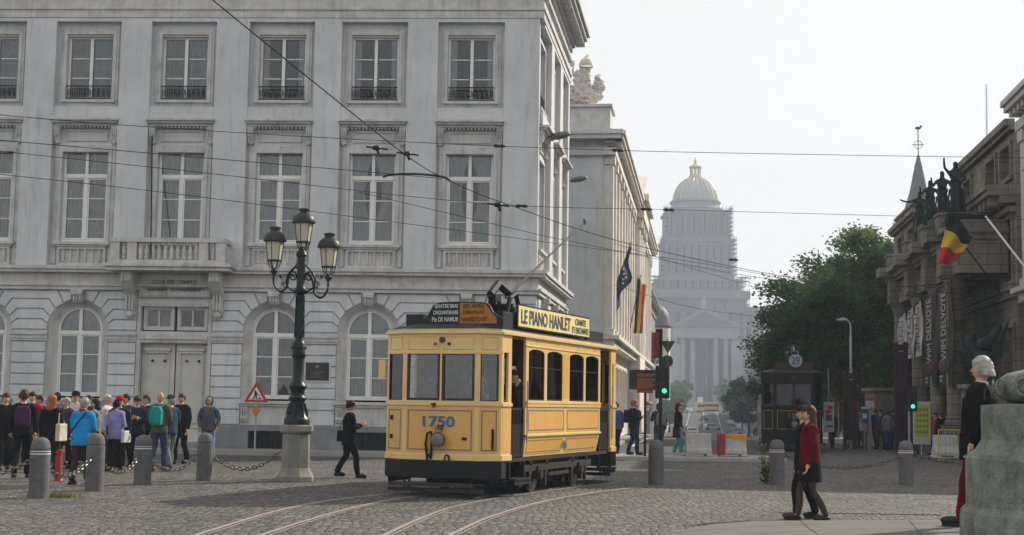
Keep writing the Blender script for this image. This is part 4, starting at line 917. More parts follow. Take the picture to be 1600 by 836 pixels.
def classical_row(name, M, L, h, mt, label, bays, z_ground, floors, pil=0.25, over=0.7, win=(0.55, 0.75), depth=10.0, parts=True, roofm=None, arcade=False, group=None, front=True):
    """building front on local face y=0 seen from -y: giant pilasters, window openings one by one, cornices"""
    root = empty(name, M, label, 'building', group)
    bw = L / bays; w = MB(); hw = win[0]
    w.box(0.0, L, 0.45, depth, 0, h - 0.3)
    zs = [0.0]; levels = []
    for (z0, z1) in floors: levels.append((z0, z1))
    for i in range(bays):
        c = bw * (i + 0.5)
        w.box(bw * i, c - hw, 0, 0.45, 0, h - 0.3); w.box(c + hw, bw * (i + 1), 0, 0.45, 0, h - 0.3)
        prev = 0
        for (z0, z1) in levels: w.box(c - hw, c + hw, 0, 0.45, prev, z0); prev = z1
        w.box(c - hw, c + hw, 0, 0.45, prev, h - 0.3)
    w.build('wall', mt, root)
    p = MB()
    if pil > 0:
        for i in range(bays + 1):
            x = min(max(bw * i, 0.3), L - 0.3); p.box(x - 0.28, x + 0.28, -pil, 0, z_ground + 0.35, h - 1.5); p.box(x - 0.36, x + 0.36, -pil - 0.08, 0, h - 1.5, h - 1.1); p.box(x - 0.36, x + 0.36, -pil - .08, 0, z_ground + .2, z_ground + .5)
        p.build('pilasters', mt, root, bevel=0.02)
    t = MB()
    for (pr, z0, z1) in ((0.12 + pil, h - 1.1, h - 0.75), (over * 0.55, h - 0.55, h - 0.4), (over, h - 0.4, h - 0.2), (over + .1, h - 0.2, h), (0.12, h - .75, h - .55)): t.box(-pr * .6, L + pr * .6, -pr, 0, z0, z1)
    x = 0.0
    while x < L: t.box(x, x + 0.22, -over + 0.1, -0.1, h - 0.62, h - 0.42); x += 0.62
    if z_ground > 0:
        t.box(-.25, L + .25, -0.35 - pil, 0, z_ground, z_ground + 0.18); t.box(-.1, L + .1, -0.12 - pil, 0, z_ground - .3, z_ground); t.box(-.05, L + .05, -0.06, 0, 0.0, 0.9)
        z = 1.3
        while z < z_ground - 0.5: t.box(0, L, -0.05, 0, z - .15, z + 0.19) if False else None; z += 0.4
    t.build('cornice', mt, root, bevel=0.015)
    if parts:
        for i in range(bays):
            c = bw * (i + 0.5)
            for (z0, z1) in levels:
                f = MB(); f.frame(c - hw - 0.12, c + hw + 0.12, z0 - 0.1, z1 + 0.15, 0.12, -0.07, 0.0)
                if z0 > 3: f.box(c - hw - .25, c + hw + .25, -.22, 0, z1 + .3, z1 + .4)
                f.frame(c - hw, c + hw, z0, z1, 0.06, 0.22, 0.28); f.box(c - .03, c + .03, .22, .28, z0, z1); f.box(c - hw, c + hw, .22, .28, z0 + (z1 - z0) * .65, z0 + (z1 - z0) * .65 + .06)
                F_ = f.build('window', mt, root)
                g_ = MB(); g_.box(c - hw, c + hw, 0.28, 0.30, z0, z1); g_.build('pane', glz, F_)
    if roofm is not None:
        r = MB(); r.prism([(0.2, h), (depth, h), (depth - 2, h + 2.6), (1.6, h + 2.6)], 0, L, 'x'); r.build('roof', roofm, root)
    return root
def onleft(off, Y): p = street(off, Y); return frameM((p.x, p.y, 0), SDIR)
def onright(off, Y): p = street(off, Y); return frameM((p.x, p.y, 0), -SDIR)
# second building: white, with a trophy sculpture on its corner
B2 = classical_row('neoclassical_building', onleft(-4.58, 66), 50, 14.3, stone_w, 'white stone building with a sculpture on its corner parapet, beyond the grey building', 19, 4.7, [(1.2, 3.6), (5.8, 8.6), (9.7, 12.1)], pil=0.42, over=0.9, win=(0.55, 0))
s = MB()
for i in range(11): s.box(-0.055, 0.0, 0.0, 9.0, 0.95 + i * 0.34, 1.24 + i * 0.34)
s.box(-0.25, 0, -0.2, 9, 4.7, 4.9); s.box(-0.06, 0, 1.9, 9, 4.9, 13.2)
s.box(-0.12, 0, 0.1, 1.9, 5.0, 13.2); s.box(-0.8, 0.0, -0.8, 9, 13.9, 14.1); s.box(-0.9, 0.0, -0.9, 9, 14.1, 14.3); s.box(-0.3, 0, -.3, 9, 13.2, 13.55)
s.build('return_wall', wall_m, B2)
for z0, z1 in ((9.7, 12.1), (5.9, 8.6), (1.4, 3.7)):
    s = MB(); s.frame(-.02, .02, 0, 0, 0, 0, 0) if False else None; s.box(-0.05, -0.005, 2.2, 3.2, z0, z1); s.build('window', glz, B2)
s = MB(); s.box(0.0, 2.2, -0.25, 2.3, 14.3, 15.5); s.box(-0.1, 2.3, -0.35, 2.4, 15.5, 15.65); s.box(-.08, 2.28, -.33, 2.38, 14.3, 14.5); s.box(2.2, 40, 0.1, 0.5, 14.3, 15.1); s.build('parapet', trim_m, B2, bevel=0.02)
# pavilion with columns and attic, glazed roof lantern
s = MB(); s.box(22.0, 30.0, -.75, 0, 0, 4.9); s.box(21.8, 30.2, -.95, 0, 13.2, 14.2); s.box(21.5, 30.5, -1.25, 0, 14.2, 14.6); s.prism([(21.6, 14.6), (30.4, 14.6), (26, 16.4)], -1.0, 0.5, 'y')
for x in (22.6, 25.2, 27.8, 29.6): s.cyl((x, -0.45, 4.9), (x, -0.45, 12.6), 0.33, 0.28, 14); s.box(x - .4, x + .4, -.85, -.1, 12.6, 13.2)
s.build('pavilion', stone_w, B2, smooth=35)
s = MB(); s.prism([(0.1, 14.5), (6, 14.5), (5, 18.0), (0.5, 18.0)], 28, 37, 'x')
R_ = s.build('glazed_roof', mat('zinc_glass_roof', (0.09, 0.14, 0.20), 0.5, metal=0.0, var=0.15, scale=1.5), B2)
s = MB()
for x in range(28, 38, 3): s.tube([(x, .05, 14.5), (x, .45, 18.05), (x, 5.0, 18.05)], .06)
for y in (1.5, 2.8, 4.0): s.tube([(27.97, y, 14.5), (27.97, y, 18.0)], .05)
s.tube([(27.97, .3, 16.2), (27.97, 5.6, 16.2)], .05); s.build('glazing_bar', steel_m, R_)
# trophy sculpture
c0 = street(-4.58, 66) + Vector((0.13 * 1.0 - 1.1, 1.0, 15.65))
j = {'a': ((0, 0, 0.15), 0.55), 'b': ((0, 0, 0.8), 0.5), 'c': ((0.05, 0, 1.3), 0.34), 'd': ((0.1, 0, 1.62), 0.2), 'e': ((0.12, 0, 1.95), 0.13), 'f': ((-0.55, 0, 0.35), 0.34), 'g': ((-0.8, -.1, 0.9), 0.22), 'h': ((-0.75, -.1, 1.35), 0.13), 'i': ((0.6, -.1, 0.4), 0.32), 'k': ((0.72, -.1, 1.0), 0.24), 'l': ((0.66, -.2, 1.42), 0.14), 'm': ((-.45, 0, 1.5), .07), 'n': ((-.5, 0, 2.0), .03)}
SCU = skin('trophy_sculpture', j, [('a','b'),('b','c'),('c','d'),('d','e'),('a','f'),('f','g'),('g','h'),('a','i'),('i','k'),('k','l'),('c','m'),('m','n')], stone_w, None, Matrix.Translation(c0) @ Matrix.Diagonal((1.05, 1, 1.12, 1)), sub=4)
tag(SCU, 'weathered stone trophy of armour and figures on the corner parapet', 'sculpture')
tx = bpy.data.textures.new('rough_carving', 'CLOUDS'); tx.noise_scale = 0.16
dm = SCU.modifiers.new('carve', 'DISPLACE'); dm.texture = tx; dm.strength = 0.38; dm.mid_level = 0.5
s = MB(); s.lathe([(0.02, 0), (0.25, 0.05), (0.3, 0.12), (0.02, 0.14)], (0.1, -0.5, 1.7), 16, M=Matrix.Rotation(0.3, 4, 'X')); s.lathe([(.32, 0), (.34, .08), (.26, .3), (.1, .42), (.02, .45)], (0.12, 0, 1.75), 12); s.tube([(0.12, 0, 2.2), (.2, .1, 2.3), (.12, .25, 2.15)], .06); s.build('shield_and_helmet', stone_w, SCU, smooth=50)
# more houses down the left side, each a building of its own
random.seed(11)
tints = [(0.24, 0.22, 0.20), (0.20, 0.18, 0.165), (0.26, 0.25, 0.235), (0.17, 0.135, 0.115), (0.22, 0.215, 0.20)]
words_l = ['grey roofed', 'taller cream', 'low white', 'brownish', 'plain grey', 'narrow pale', 'last hazy']
Y = 118
for k, (ln, h) in enumerate([(24, 11.2), (30, 9.6), (38, 12.0), (45, 11.5), (60, 13), (80, 14), (100, 15)]):
    m_ = mat('house_front_' + 'abcdefg'[k], tints[k % 5], 0.9, var=0.12, scale=0.6, ashlar=(.6, .3, .01))
    Fm = onleft(-4.7 if k < 1 else -8.6 - 1.6 * k, Y); zb = min(hz(Y), hz(Y + ln)) - 0.5
    classical_row('row_house', Fm @ Matrix.Translation((0, 0, zb)), ln - 0.5, h - zb, m_, words_l[k] + ' town house, number %s down the left side of the street' % ['one', 'two', 'three', 'four', 'five', 'six', 'seven'][k], 6, 3.6, [(1.0, 3.0), (4.6, 6.6), (7.6, 9.4)], pil=0.0, over=0.5, win=(0.5 + ln / 60, 0), parts=True, roofm=slate_m, group='hazy houses down the left side of the street')
    Y += ln
for (px_, py_, D, r, nm) in ((1028, 478, 146, 1.25, 'larger'), (1018, 528, 128, 0.75, 'smaller')):
    p = at(px_, py_, D); zt = p.z
    s = MB(); s.lathe([(r, -8), (r, -2.2), (r * 1.12, -2.1), (r * 1.12, -1.9), (r, -1.85), (r * .96, -1.2), (r * .8, -.6), (r * .5, -.15), (r * .15, 0.1), (.05, .6)], (p.x, p.y, zt), 20)
    T_ = s.build('domed_turret', slate_m, None, smooth=35); tag(T_, nm + ' slate domed turret above the left pavement of the street', 'turret')
    s = MB(); s.lathe([(r * 1.02, -9.5), (r * 1.02, -2.3)], (p.x, p.y, zt), 20); s.build('turret_wall', stone_w, T_, smooth=35)
# right side of the street beyond the trees
Y = 150
for k, (ln, h) in enumerate([(35, 9.5), (45, 11), (60, 10.5), (80, 12), (100, 12.5)]):
    m_ = mat('house_front_' + 'hijkl'[k], tints[(k + 2) % 5], 0.9, var=0.12, scale=0.6)
    zb = min(hz(Y), hz(Y + ln)) - 0.5; Fm = onright(7.0 + k * 2.4, Y + ln)
    classical_row('row_house', Fm @ Matrix.Translation((0, 0, zb)), ln - 0.5, h - zb, m_, ['nearest pale', 'tall grey', 'brown', 'wide cream', 'farthest dim'][k] + ' house seen edge-on behind the right trees', 6, 3.6, [(1.0, 3.0), (4.6, 6.6), (7.2, 8.8)], pil=0.0, over=0.5, win=(0.5 + ln / 60, 0), roofm=slate_m, group='hazy houses down the right side of the street')
    Y += ln
# ================================================================== domed palace at the end of the street
PD = 640.0; KP = PD / FPX
pc = gx(1098, PD, 0)
PM = frameM((pc.x, pc.y, 0), (1, 0, 0))
PJ = empty('domed_palace', PM, 'huge hazy domed law palace wrapped in scaffolding at the end of the street', 'palace')
KQ = [KP]          # metres per pixel at the depth of the part being built
X_ = lambda px: (px - 1098) * KQ[0]
Z_ = lambda py: (637 - py) * 1.004 * KQ[0] + EYE
pst = mat('palace_stone', (0.26, 0.26, 0.26), 0.9, var=0.15, scale=0.08)
psd = mat('palace_recess_shade', (0.15, 0.15, 0.15), 0.9, var=0)  # same stone darkened: shade of the recesses put into the colour
def tier(nm, x0, x1, y0, y1, dep, d0=0.0, cor=1.2, cols=0, cz=0.12):
    KQ[0] = (PD + d0) / FPX; s = MB(); s.box(X_(x0), X_(x1), d0, d0 + dep, Z_(y1), Z_(y0)); H_ = Z_(y0) - Z_(y1)
    s.box(X_(x0) - cor, X_(x1) + cor, d0 - cor, d0 + dep + cor, Z_(y0) - H_ * .05 - .5, Z_(y0) + .01)
    s.box(X_(x0) - cor * .5, X_(x1) + cor * .5, d0 - cor * .5, d0 + dep + cor * .5, Z_(y1), Z_(y1) + H_ * .08)
    if cols:
        for k in range(cols):
            x = X_(x0) + (X_(x1) - X_(x0)) * (k + .5) / cols; w_ = (X_(x1) - X_(x0)) / cols
            s.cyl((x - w_ * .5 + .5, d0 - .6, Z_(y1) + H_ * .08), (x - w_ * .5 + .5, d0 - .6, Z_(y0) - H_ * .08), min(.55, w_ * .18), n=8)
    o = s.build(nm, pst, PJ)
    if cols:
        for k in range(cols):
            x = X_(x0) + (X_(x1) - X_(x0)) * (k + .5) / cols; w_ = (X_(x1) - X_(x0)) / cols
            q = MB(); q.box(x - w_ * .22, x + w_ * .22, d0 - .06, d0 - .01, Z_(y1) + H_ * .14, Z_(y0) - H_ * .16); q.build('niche_shade', psd, o)  # flat plate on the wall, niche shade painted as a darker stone
    return o
tier('wing', 985, 1200, 480, 660, 60, 14, 1.0, 20)
tier('main_block', 1022, 1169, 456, 660, 50, 6, 1.5, 9)
tier('stepped_block', 1034, 1161, 437, 456, 40, 9, 1.0, 11)
tier('square_tower', 1045, 1150, 374, 437, 30, 13, 1.0, 9)
tier('upper_tower', 1050, 1146, 328, 374, 27, 15, 0.8, 11)
cy = 28.0; KQ[0] = KP = (PD + cy) / FPX; s = MB(); r0 = 42 * KP
s.lathe([(r0, Z_(345)), (r0, Z_(330)), (r0 * 1.04, Z_(329)), (r0 * 1.0, Z_(327)), (r0 * .92, Z_(326)), (r0 * .9, Z_(320)), (r0 * .96, Z_(319)), (r0 * .96, Z_(317)), (r0 * .82, Z_(316.5))], (0, cy, 0), 40); s.build('drum', pst, PJ, smooth=35)
rd = 34.5 * KP; prof = [(rd * math.cos(t), Z_(317) + (Z_(277) - Z_(317)) * math.sin(t)) for t in [math.radians(a) for a in (0, 12, 25, 38, 50, 62, 74, 82)]]
s = MB(); s.lathe(prof, (0, cy, 0), 48); dome = s.build('dome', mat('dome_lead', (0.33, 0.36, 0.38), 0.6, var=0.1, scale=.3), PJ, smooth=50)
rg = mat('gilded_rib', (0.50, 0.44, 0.28), 0.5, var=0)
for k in range(24):
    a = 2 * math.pi * k / 24; s = MB(); s.tube([((r + .15) * math.cos(a), cy + (r + .15) * math.sin(a), z) for r, z in prof], 0.32, n=5); s.build('rib', rg, dome)
s = MB()
for k in range(40):
    a = 2 * math.pi * k / 40; s.cyl((rd * 1.06 * math.cos(a), cy + rd * 1.06 * math.sin(a), Z_(319)), (rd * 1.06 * math.cos(a), cy + rd * 1.06 * math.sin(a), Z_(315)), 0.3, n=5)
s.lathe([(rd * 1.09, Z_(319.5)), (rd * 1.09, Z_(318.3)), (rd * 1.0, Z_(318.3))], (0, cy, 0), 40); s.lathe([(rd * 1.08, Z_(315)), (rd * 1.08, Z_(314.4)), (rd * 1.03, Z_(314.4))], (0, cy, 0), 40); s.build('gilded_gallery', rg, PJ)
s = MB(); rl = 9 * KP
s.lathe([(rl * 1.2, Z_(279)), (rl * 1.2, Z_(276)), (rl, Z_(275.5)), (rl, Z_(273))], (0, cy, 0), 20); s.lathe([(rl * 1.15, Z_(262)), (rl * 1.15, Z_(260.5)), (rl * .8, Z_(259)), (rl * .3, Z_(256)), (rl * .22, Z_(253)), (rl * .35, Z_(252)), (rl * .2, Z_(250)), (.1, Z_(246))], (0, cy, 0), 20)
for k in range(8):
    a = math.pi * k / 4; s.cyl((rl * .85 * math.cos(a), cy + rl * .85 * math.sin(a), Z_(273)), (rl * .85 * math.cos(a), cy + rl * .85 * math.sin(a), Z_(262)), .35, n=6)
s.build('lantern', rg, PJ, smooth=40)
# portico
KQ[0] = (PD - 5) / FPX
s = MB(); s.box(X_(1048), X_(1153), -6, 6, Z_(530), Z_(512)); s.prism([(X_(1045), Z_(512)), (X_(1156), Z_(512)), (X_(1098), Z_(484))], -7, 6, 'y')
for px_ in (1052, 1064, 1080, 1116, 1132, 1144, 1149): s.cyl((X_(px_), -4, 2), (X_(px_), -4, Z_(530)), 1.3, 1.1, n=10)
s.box(X_(1040), X_(1060), -5, 6, 2, Z_(540)); s.box(X_(1140), X_(1158), -5, 6, 2, Z_(540)); s.box(X_(1030), X_(1168), -9, 6, 0, Z_(628))
s.build('portico', pst, PJ, smooth=35)
s = MB(); s.box(X_(1062), X_(1138), 5.6, 5.95, 3, Z_(533)); s.build('doorway', psd, PJ)  # flat plate whose dark colour paints the gloom behind the columns
s = MB(); s.prism([(X_(1054), Z_(510)), (X_(1147), Z_(510)), (X_(1098), Z_(488))], -7.3, -7.02, 'y'); s.build('tympanum', psd, PJ)
s = MB(); s.lathe([(1.4, 0), (1.6, 2), (.9, 4), (.5, 5.5), (.2, 6.3)], (0, -2, Z_(484)), 10); s.build('roof_figure', pst, PJ)
sc_m = mat('scaffold_tube', (0.25, 0.26, 0.27), 0.6, metal=0.5, var=0)
def scaffold(x0, x1, y0, y1, d, step, stick):
    KQ[0] = (PD + d) / FPX; s = MB(); z = Z_(y1)
    while z < Z_(y0):
        for sx, sg in ((X_(x0), -1), (X_(x1), 1)):
            s.box(min(sx, sx + sg * stick), max(sx, sx + sg * stick), d, d + 10, z, z + 0.18)
        s.box(X_(x0), X_(x1), d - 1.5, d - 1.3, z, z + .16); z += step
    for sx, sg in ((X_(x0), -1), (X_(x1), 1)):
        for q in (0.35, 0.9):
            for dd in (0, 4, 8): s.box(sx + sg * stick * q - .09, sx + sg * stick * q + .09, d + dd, d + dd + .18, Z_(y1), Z_(y0) + 1)
    n = int((x1 - x0) / 6)
    for k in range(n + 1): x = X_(x0) + (X_(x1) - X_(x0)) * k / n; s.box(x - .08, x + .08, d - 1.5, d - 1.34, Z_(y1), Z_(y0) + 1)
    return s.build('scaffolding', sc_m, PJ)
scaffold(1050, 1146, 324, 374, 13.5, 2.0, 1.7); scaffold(1045, 1150, 372, 437, 11.5, 2.0, 2.0); scaffold(1034, 1161, 437, 456, 7.5, 2.2, 2.0); scaffold(1022, 1169, 456, 510, 4.0, 2.4, 1.2)
s = MB()
for sx, sg in ((X_(1036), -1), (X_(1160), 1)):
    for z in (Z_(438), Z_(432)): s.box(min(sx, sx + sg * 4.6), max(sx, sx + sg * 4.6), 10, 16, z, z + .2)
    for q in (1.2, 2.8, 4.4): s.box(sx + sg * q - .1, sx + sg * q + .1, 10, 10.2, Z_(446), Z_(429))
s.build('scaffold_platform', sc_m, PJ)
# ================================================================== museum on the right
mst = mat('museum_stone', (0.18, 0.165, 0.14), 0.9, var=0.25, scale=0.9, bump=0.3, bscale=9, streak=0.45, ashlar=(.95, .38, .014))
MO = 10.8
MU = empty('museum_building', onright(MO, 81), 'dark stone museum with a colonnade, heavy cornices and tall banners on the right', 'building')
# local x from the far end (D 81) towards the camera, D = 81 - x * SDIR.y
def mx(D): return (81 - D) / SDIR.y
Lm = mx(49.2)
XA, XB = mx(71.5), mx(60.4)          # low link behind the colonnade between two tall blocks
s = MB(); s.box(0, XA, 0.5, 14, 0, 11.6); s.box(XA, XB, 0.5, 14, 0, 8.5); s.box(XB, Lm, 0.5, 14, 0, 11.6)
ws = [(mx(D), 0.85) for D in (78, 74, 69.5, 66, 62.5, 58, 53.2, 50.6)]
prev = 0
low = lambda x: XA < x < XB
for c, hw in ws:
    s.box(prev, c - hw, 0, 0.5, 0, 8.5); s.box(c - hw, c + hw, 0, .5, 0, 1.4); s.box(c - hw, c + hw, 0, .5, 4.6, 6.2); s.box(c - hw, c + hw, 0, 0.5, 8.4, 8.5)
    if not low(c): s.box(c - hw, c + hw, 0, .5, 8.5, 9.9); s.box(c - hw, c + hw, 0, .5, 11.0, 11.6)
    prev = c + hw
s.box(prev, Lm, 0, 0.5, 0, 8.5)
for (xa, xb) in ((0, XA), (XB, Lm)):
    pv = xa
    for c, hw in ws:
        if xa < c < xb: s.box(pv, c - hw, 0, .5, 8.5, 11.6); pv = c + hw
    s.box(pv, xb, 0, .5, 8.5, 11.6)
s.build('wall', mst, MU)
for c, hw in ws:
    for z0, z1 in ((1.4, 4.6), (6.2, 8.4), (9.9, 11.0))[:2 if low(c) else 3]:
        f = MB(); f.frame(c - hw - .15, c + hw + .15, z0 - .15, z1 + .15, .17, -.1, 0.0); f.frame(c - hw, c + hw, z0, z1, .07, .3, .36)
        for q in (-.3, 0, .3): f.box(c + q - .03, c + q + .03, .3, .36, z0, z1)
        F_ = f.build('window', mst, MU, bevel=.01); q = MB(); q.box(c - hw, c + hw, .36, .38, z0, z1); q.build('pane', glz, F_)
s = MB()
for (pr, z0, z1) in ((.15, 5.6, 5.85), (.25, 5.85, 6.0), (.3, 8.55, 8.75), (.55, 8.85, 9.1), (.95, 9.1, 9.3), (1.05, 9.3, 9.5), (.2, 11.4, 11.55), (.35, 11.55, 11.8), (.1, 0, 1.1)):
    for xa, xb in (((0, Lm),) if z1 < 8.5 else ((0, XA), (XB, Lm))): s.box(xa, xb, -pr, 0, z0, z1)
x = 0.2
while x < Lm:
    if not low(x + .15): s.box(x, x + .3, -.85, -.1, 8.8, 9.1)
    x += .8
s.build('cornice', mst, MU, bevel=.015)
s = MB(); x = 0.3
[(s.box(xa, xb, 0.0, .3, 11.8, 11.95), s.box(xa, xb, 0, .3, 12.3, 12.42)) for xa, xb in ((0, XA),)]
while x < Lm:
    if x < XA: s.lathe([(.05, 0), (.09, .2), (.05, .35)], (x, .15, 11.95), 6)
    x += .4
s.build('roof_balustrade', mst, MU)
# colonnade
cols = [52.2, 56.0, 60.8, 66.5]; E0, E1 = mx(69), mx(50.6)
s = MB(); s.box(E0, E1, -1.75, 0, 6.55, 7.1); s.box(E0, E1, -1.65, 0, 7.1, 7.75); s.box(E0 - .1, E1 + .1, -2.0, 0, 7.75, 7.95); s.box(E0 - .2, E1 + .2, -2.3, 0, 7.95, 8.15); s.box(E0, E1, -1.6, 0, 8.15, 8.45)
for D in cols: x = mx(D); s.box(x - .5, x + .5, -2.15, -1.6, 6.55, 7.75); s.box(x - .65, x + .65, -2.65, -1.6, 7.78, 8.2); s.box(x - .5, x + .5, -2.2, -1.0, 8.2, 8.75); s.box(x - .55, x + .55, -2.25, -.95, 8.75, 8.85)
x = E0
while x < E1: s.box(x, x + .12, -1.9, -1.6, 7.6, 7.75); x += .25
s.build('entablature', mst, MU, bevel=.015)
for D in cols:
    x = mx(D); s = MB(); s.box(x - .45, x + .45, -2.05, -1.15, 0, 1.15); s.box(x - .5, x + .5, -2.1, -1.1, 1.05, 1.15)
    s.lathe([(.42, 1.15), (.42, 1.28), (.35, 1.34), (.38, 1.42), (.33, 1.5), (.33, 2.6), (.345, 2.61), (.345, 2.63), (.33, 2.64), (.325, 3.6), (.34, 3.61), (.34, 3.63), (.325, 3.64), (.31, 4.6), (.325, 4.61), (.325, 4.63), (.31, 4.64), (.29, 6.0), (.31, 6.05), (.34, 6.2), (.42, 6.45)], (x, -1.6, 0), 20); s.box(x - .45, x + .45, -2.05, -1.15, 6.45, 6.55)
    s.build('column', mst, MU, smooth=35)
def banner(D0, D1, z0, z1, off, mt, label):
    p = street(off, D0); M = frameM((p.x, p.y, 0), -SDIR); L = (D0 - D1) / SDIR.y
    s = MB(); n = 8
    for j in range(n + 1):
        for i in range(5): s.v.append((L * i / 4, 0.05 * math.sin(j * .9 + i), z0 + (z1 - z0) * j / n))
    for j in range(n):
        for i in range(4): a = j * 5 + i; s.f.append((a, a + 1, a + 6, a + 5)); s.m.append(0)
    o = s.build('banner', mt, None, M); sm = o.modifiers.new('t', 'SOLIDIFY'); sm.thickness = .02; tag(o, label, 'banner', 'banners on the museum colonnade'); 
    b = MB(); b.cyl((-.05, 0, z1), (L + .05, 0, z1), .035); b.tube([(L * .5, 0, z1), (L * .5, .8, z1 + .15)], .03); b.build('hanging_bar', black_m, o)
    return o, L
bb = mat('banner_black', (0.009, 0.009, 0.012), 0.6, var=.1); bw_ = mat('banner_white', (0.42, 0.42, 0.43), 0.7, var=.08); gt = mat('banner_grey_letters', (0.40, 0.40, 0.40), .6, var=0)
R90 = Matrix.Rotation(math.radians(-90), 4, 'Y')
o1, L1 = banner(54.4, 51.3, 2.5, 6.3, 8.9, bb, 'black hanging banner nearer the right column, with grey vertical lettering')
o2, L2 = banner(57.9, 54.6, 2.6, 6.2, 8.9, bb, 'black hanging banner on the left of the pair, with grey vertical lettering')
for o_, L_ in ((o1, L1), (o2, L2)):
    text('lettering', 'WIM DELVOYE', gt, o_, Matrix.Translation((L_ * .5, -.07, 4.75)) @ R90, width=2.5, height=1.1, extrude=.003)
    s = MB(); s.ball((L_ * .5, -.062, 3.35), (L_ * .42, .008, .28), 16, 8); s.build('picture', mat('banner_brown', (.06, .03, .02), .7, var=.3), o_)
    text('small_lettering', 'MUSEUM\nMUSEE', gt, o_, Matrix.Translation((L_ * .3, -.07, 2.85)), width=.7, height=.25, extrude=.003)
navy = mat('navy_letters', (0.03, 0.04, 0.09), .6, var=0)
for (D0, D1, z0, z1, lb, tx_) in ((60.3, 58.4, 3.9, 6.1, 'white banner nearest the black pair', 'SPRING'), (62.6, 60.6, 3.9, 6.0, 'middle white banner', 'DUTCH'), (65.5, 63.0, 3.6, 5.9, 'leftmost white banner', 'DUTCH\nSPRING')):
    o3, L3 = banner(D0, D1, z0, z1, 8.9, bw_, lb + ' with dark vertical lettering on the museum')
    text('lettering', tx_, navy, o3, Matrix.Translation((L3 * .5, -.07, (z0 + z1) / 2)) @ R90, width=1.8, height=L3 * .6, extrude=.003)
# bronze figures standing on the entablature
def robed(name, M, s_=1.0, arm='up', label='', group=None, mt=None):
    J = {'root': ((0, 0, 0.95), (.19, .15)), 'hip': ((0, 0, .75), (.20, .17)), 'skirt': ((0.02, 0, .35), (.21, .19)), 'hem': ((0.02, 0, .03), (.24, .21)), 'waist': ((0, 0, 1.12), (.14, .11)), 'chest': ((0, -.01, 1.32), (.18, .12)), 'neck': ((0, 0, 1.50), .06), 'head': ((0, -.02, 1.64), (.095, .11)), 'crown': ((0, 0, 1.76), .07),
         'ls': ((-.20, 0, 1.38), .065), 'rs': ((.20, 0, 1.38), .065)}
    E_ = [('root', 'hip'), ('hip', 'skirt'), ('skirt', 'hem'), ('root', 'waist'), ('waist', 'chest'), ('chest', 'neck'), ('neck', 'head'), ('head', 'crown'), ('chest', 'ls'), ('chest', 'rs')]
    if arm == 'up': J.update(le=((-.34, -.05, 1.55), .045), lh=((-.36, -.08, 1.80), .035), lo=((-.35, -.09, 1.88), .03), re=((.30, -.05, 1.15), .05), rh=((.14, -.2, 1.08), .04))
    elif arm == 'out': J.update(le=((-.46, -.05, 1.30), .045), lh=((-.70, -.1, 1.36), .035), lo=((-.78, -.1, 1.42), .028), re=((.28, -.05, 1.12), .05), rh=((.2, -.2, 1.0), .04))
    elif arm == 'bent': J.update(le=((-.33, -.05, 1.2), .045), lh=((-.38, -.25, 1.42), .035), lo=((-.38, -.27, 1.5), .03), re=((.34, .0, 1.15), .05), rh=((.42, -.12, 1.0), .04))
    E_ += [('ls', 'le'), ('le', 'lh'), ('lh', 'lo'), ('rs', 're'), ('re', 'rh')]
    o = skin(name, J, E_, mt or bronze_m, None, M @ Matrix.Scale(s_, 4), sub=2, root=0)
    tag(o, label, 'statue', group)
    d = MB()
    for k in range(9): a = k * .7; d.tube([(.2 * math.cos(a), .17 * math.sin(a), 0.85), (.27 * math.cos(a + .1), .23 * math.sin(a + .1), .4), (.31 * math.cos(a), .27 * math.sin(a), 0.02)], .03, n=5)
    d.tube([(-.18, -.1, 1.42), (0, -.15, 1.2), (.18, -.1, 1.0)], .04); d.build('drapery', mt or bronze_m, o); return o
for (px_, yb, Yd, sc, arm, lb) in ((1494, 336, 52.2, 1.13, 'up', 'tallest bronze statue, nearest the square, arm raised'), (1473, 344, 55.5, 1.10, 'bent', 'second bronze statue from the right, hand held up'), (1454, 352, 58.5, 1.06, 'down', 'third bronze statue from the right, arms lowered'), (1438, 366, 60.8, 1.06, 'out', 'leftmost bronze statue with one arm stretched out')):
    p = at(px_, yb, Yd)
    if arm == 'down': arm = 'bent'
    robed('bronze_statue', T(p.x, p.y, p.z, math.radians(-15)), sc, arm, lb + ' above the museum columns', 'bronze statues above the museum columns')
# plinths carrying those statues
s = MB()
for (px_, yb, Yd) in ((1494, 336, 52.2), (1472, 344, 55.5), (1454, 352, 58.5), (1441, 366, 60.8)):
    p = at(px_, yb, Yd); s.box(p.x - .45, p.x + .45, p.y - .45, p.y + .45, 8.3, p.z + .02)
    s.box(p.x - .6, p.x + .6, p.y - .6, p.y + .6, 8.2, 8.5)
s.build('statue_plinths', bronze_m, MU, M=MU.matrix_basis.inverted(), bevel=.02)
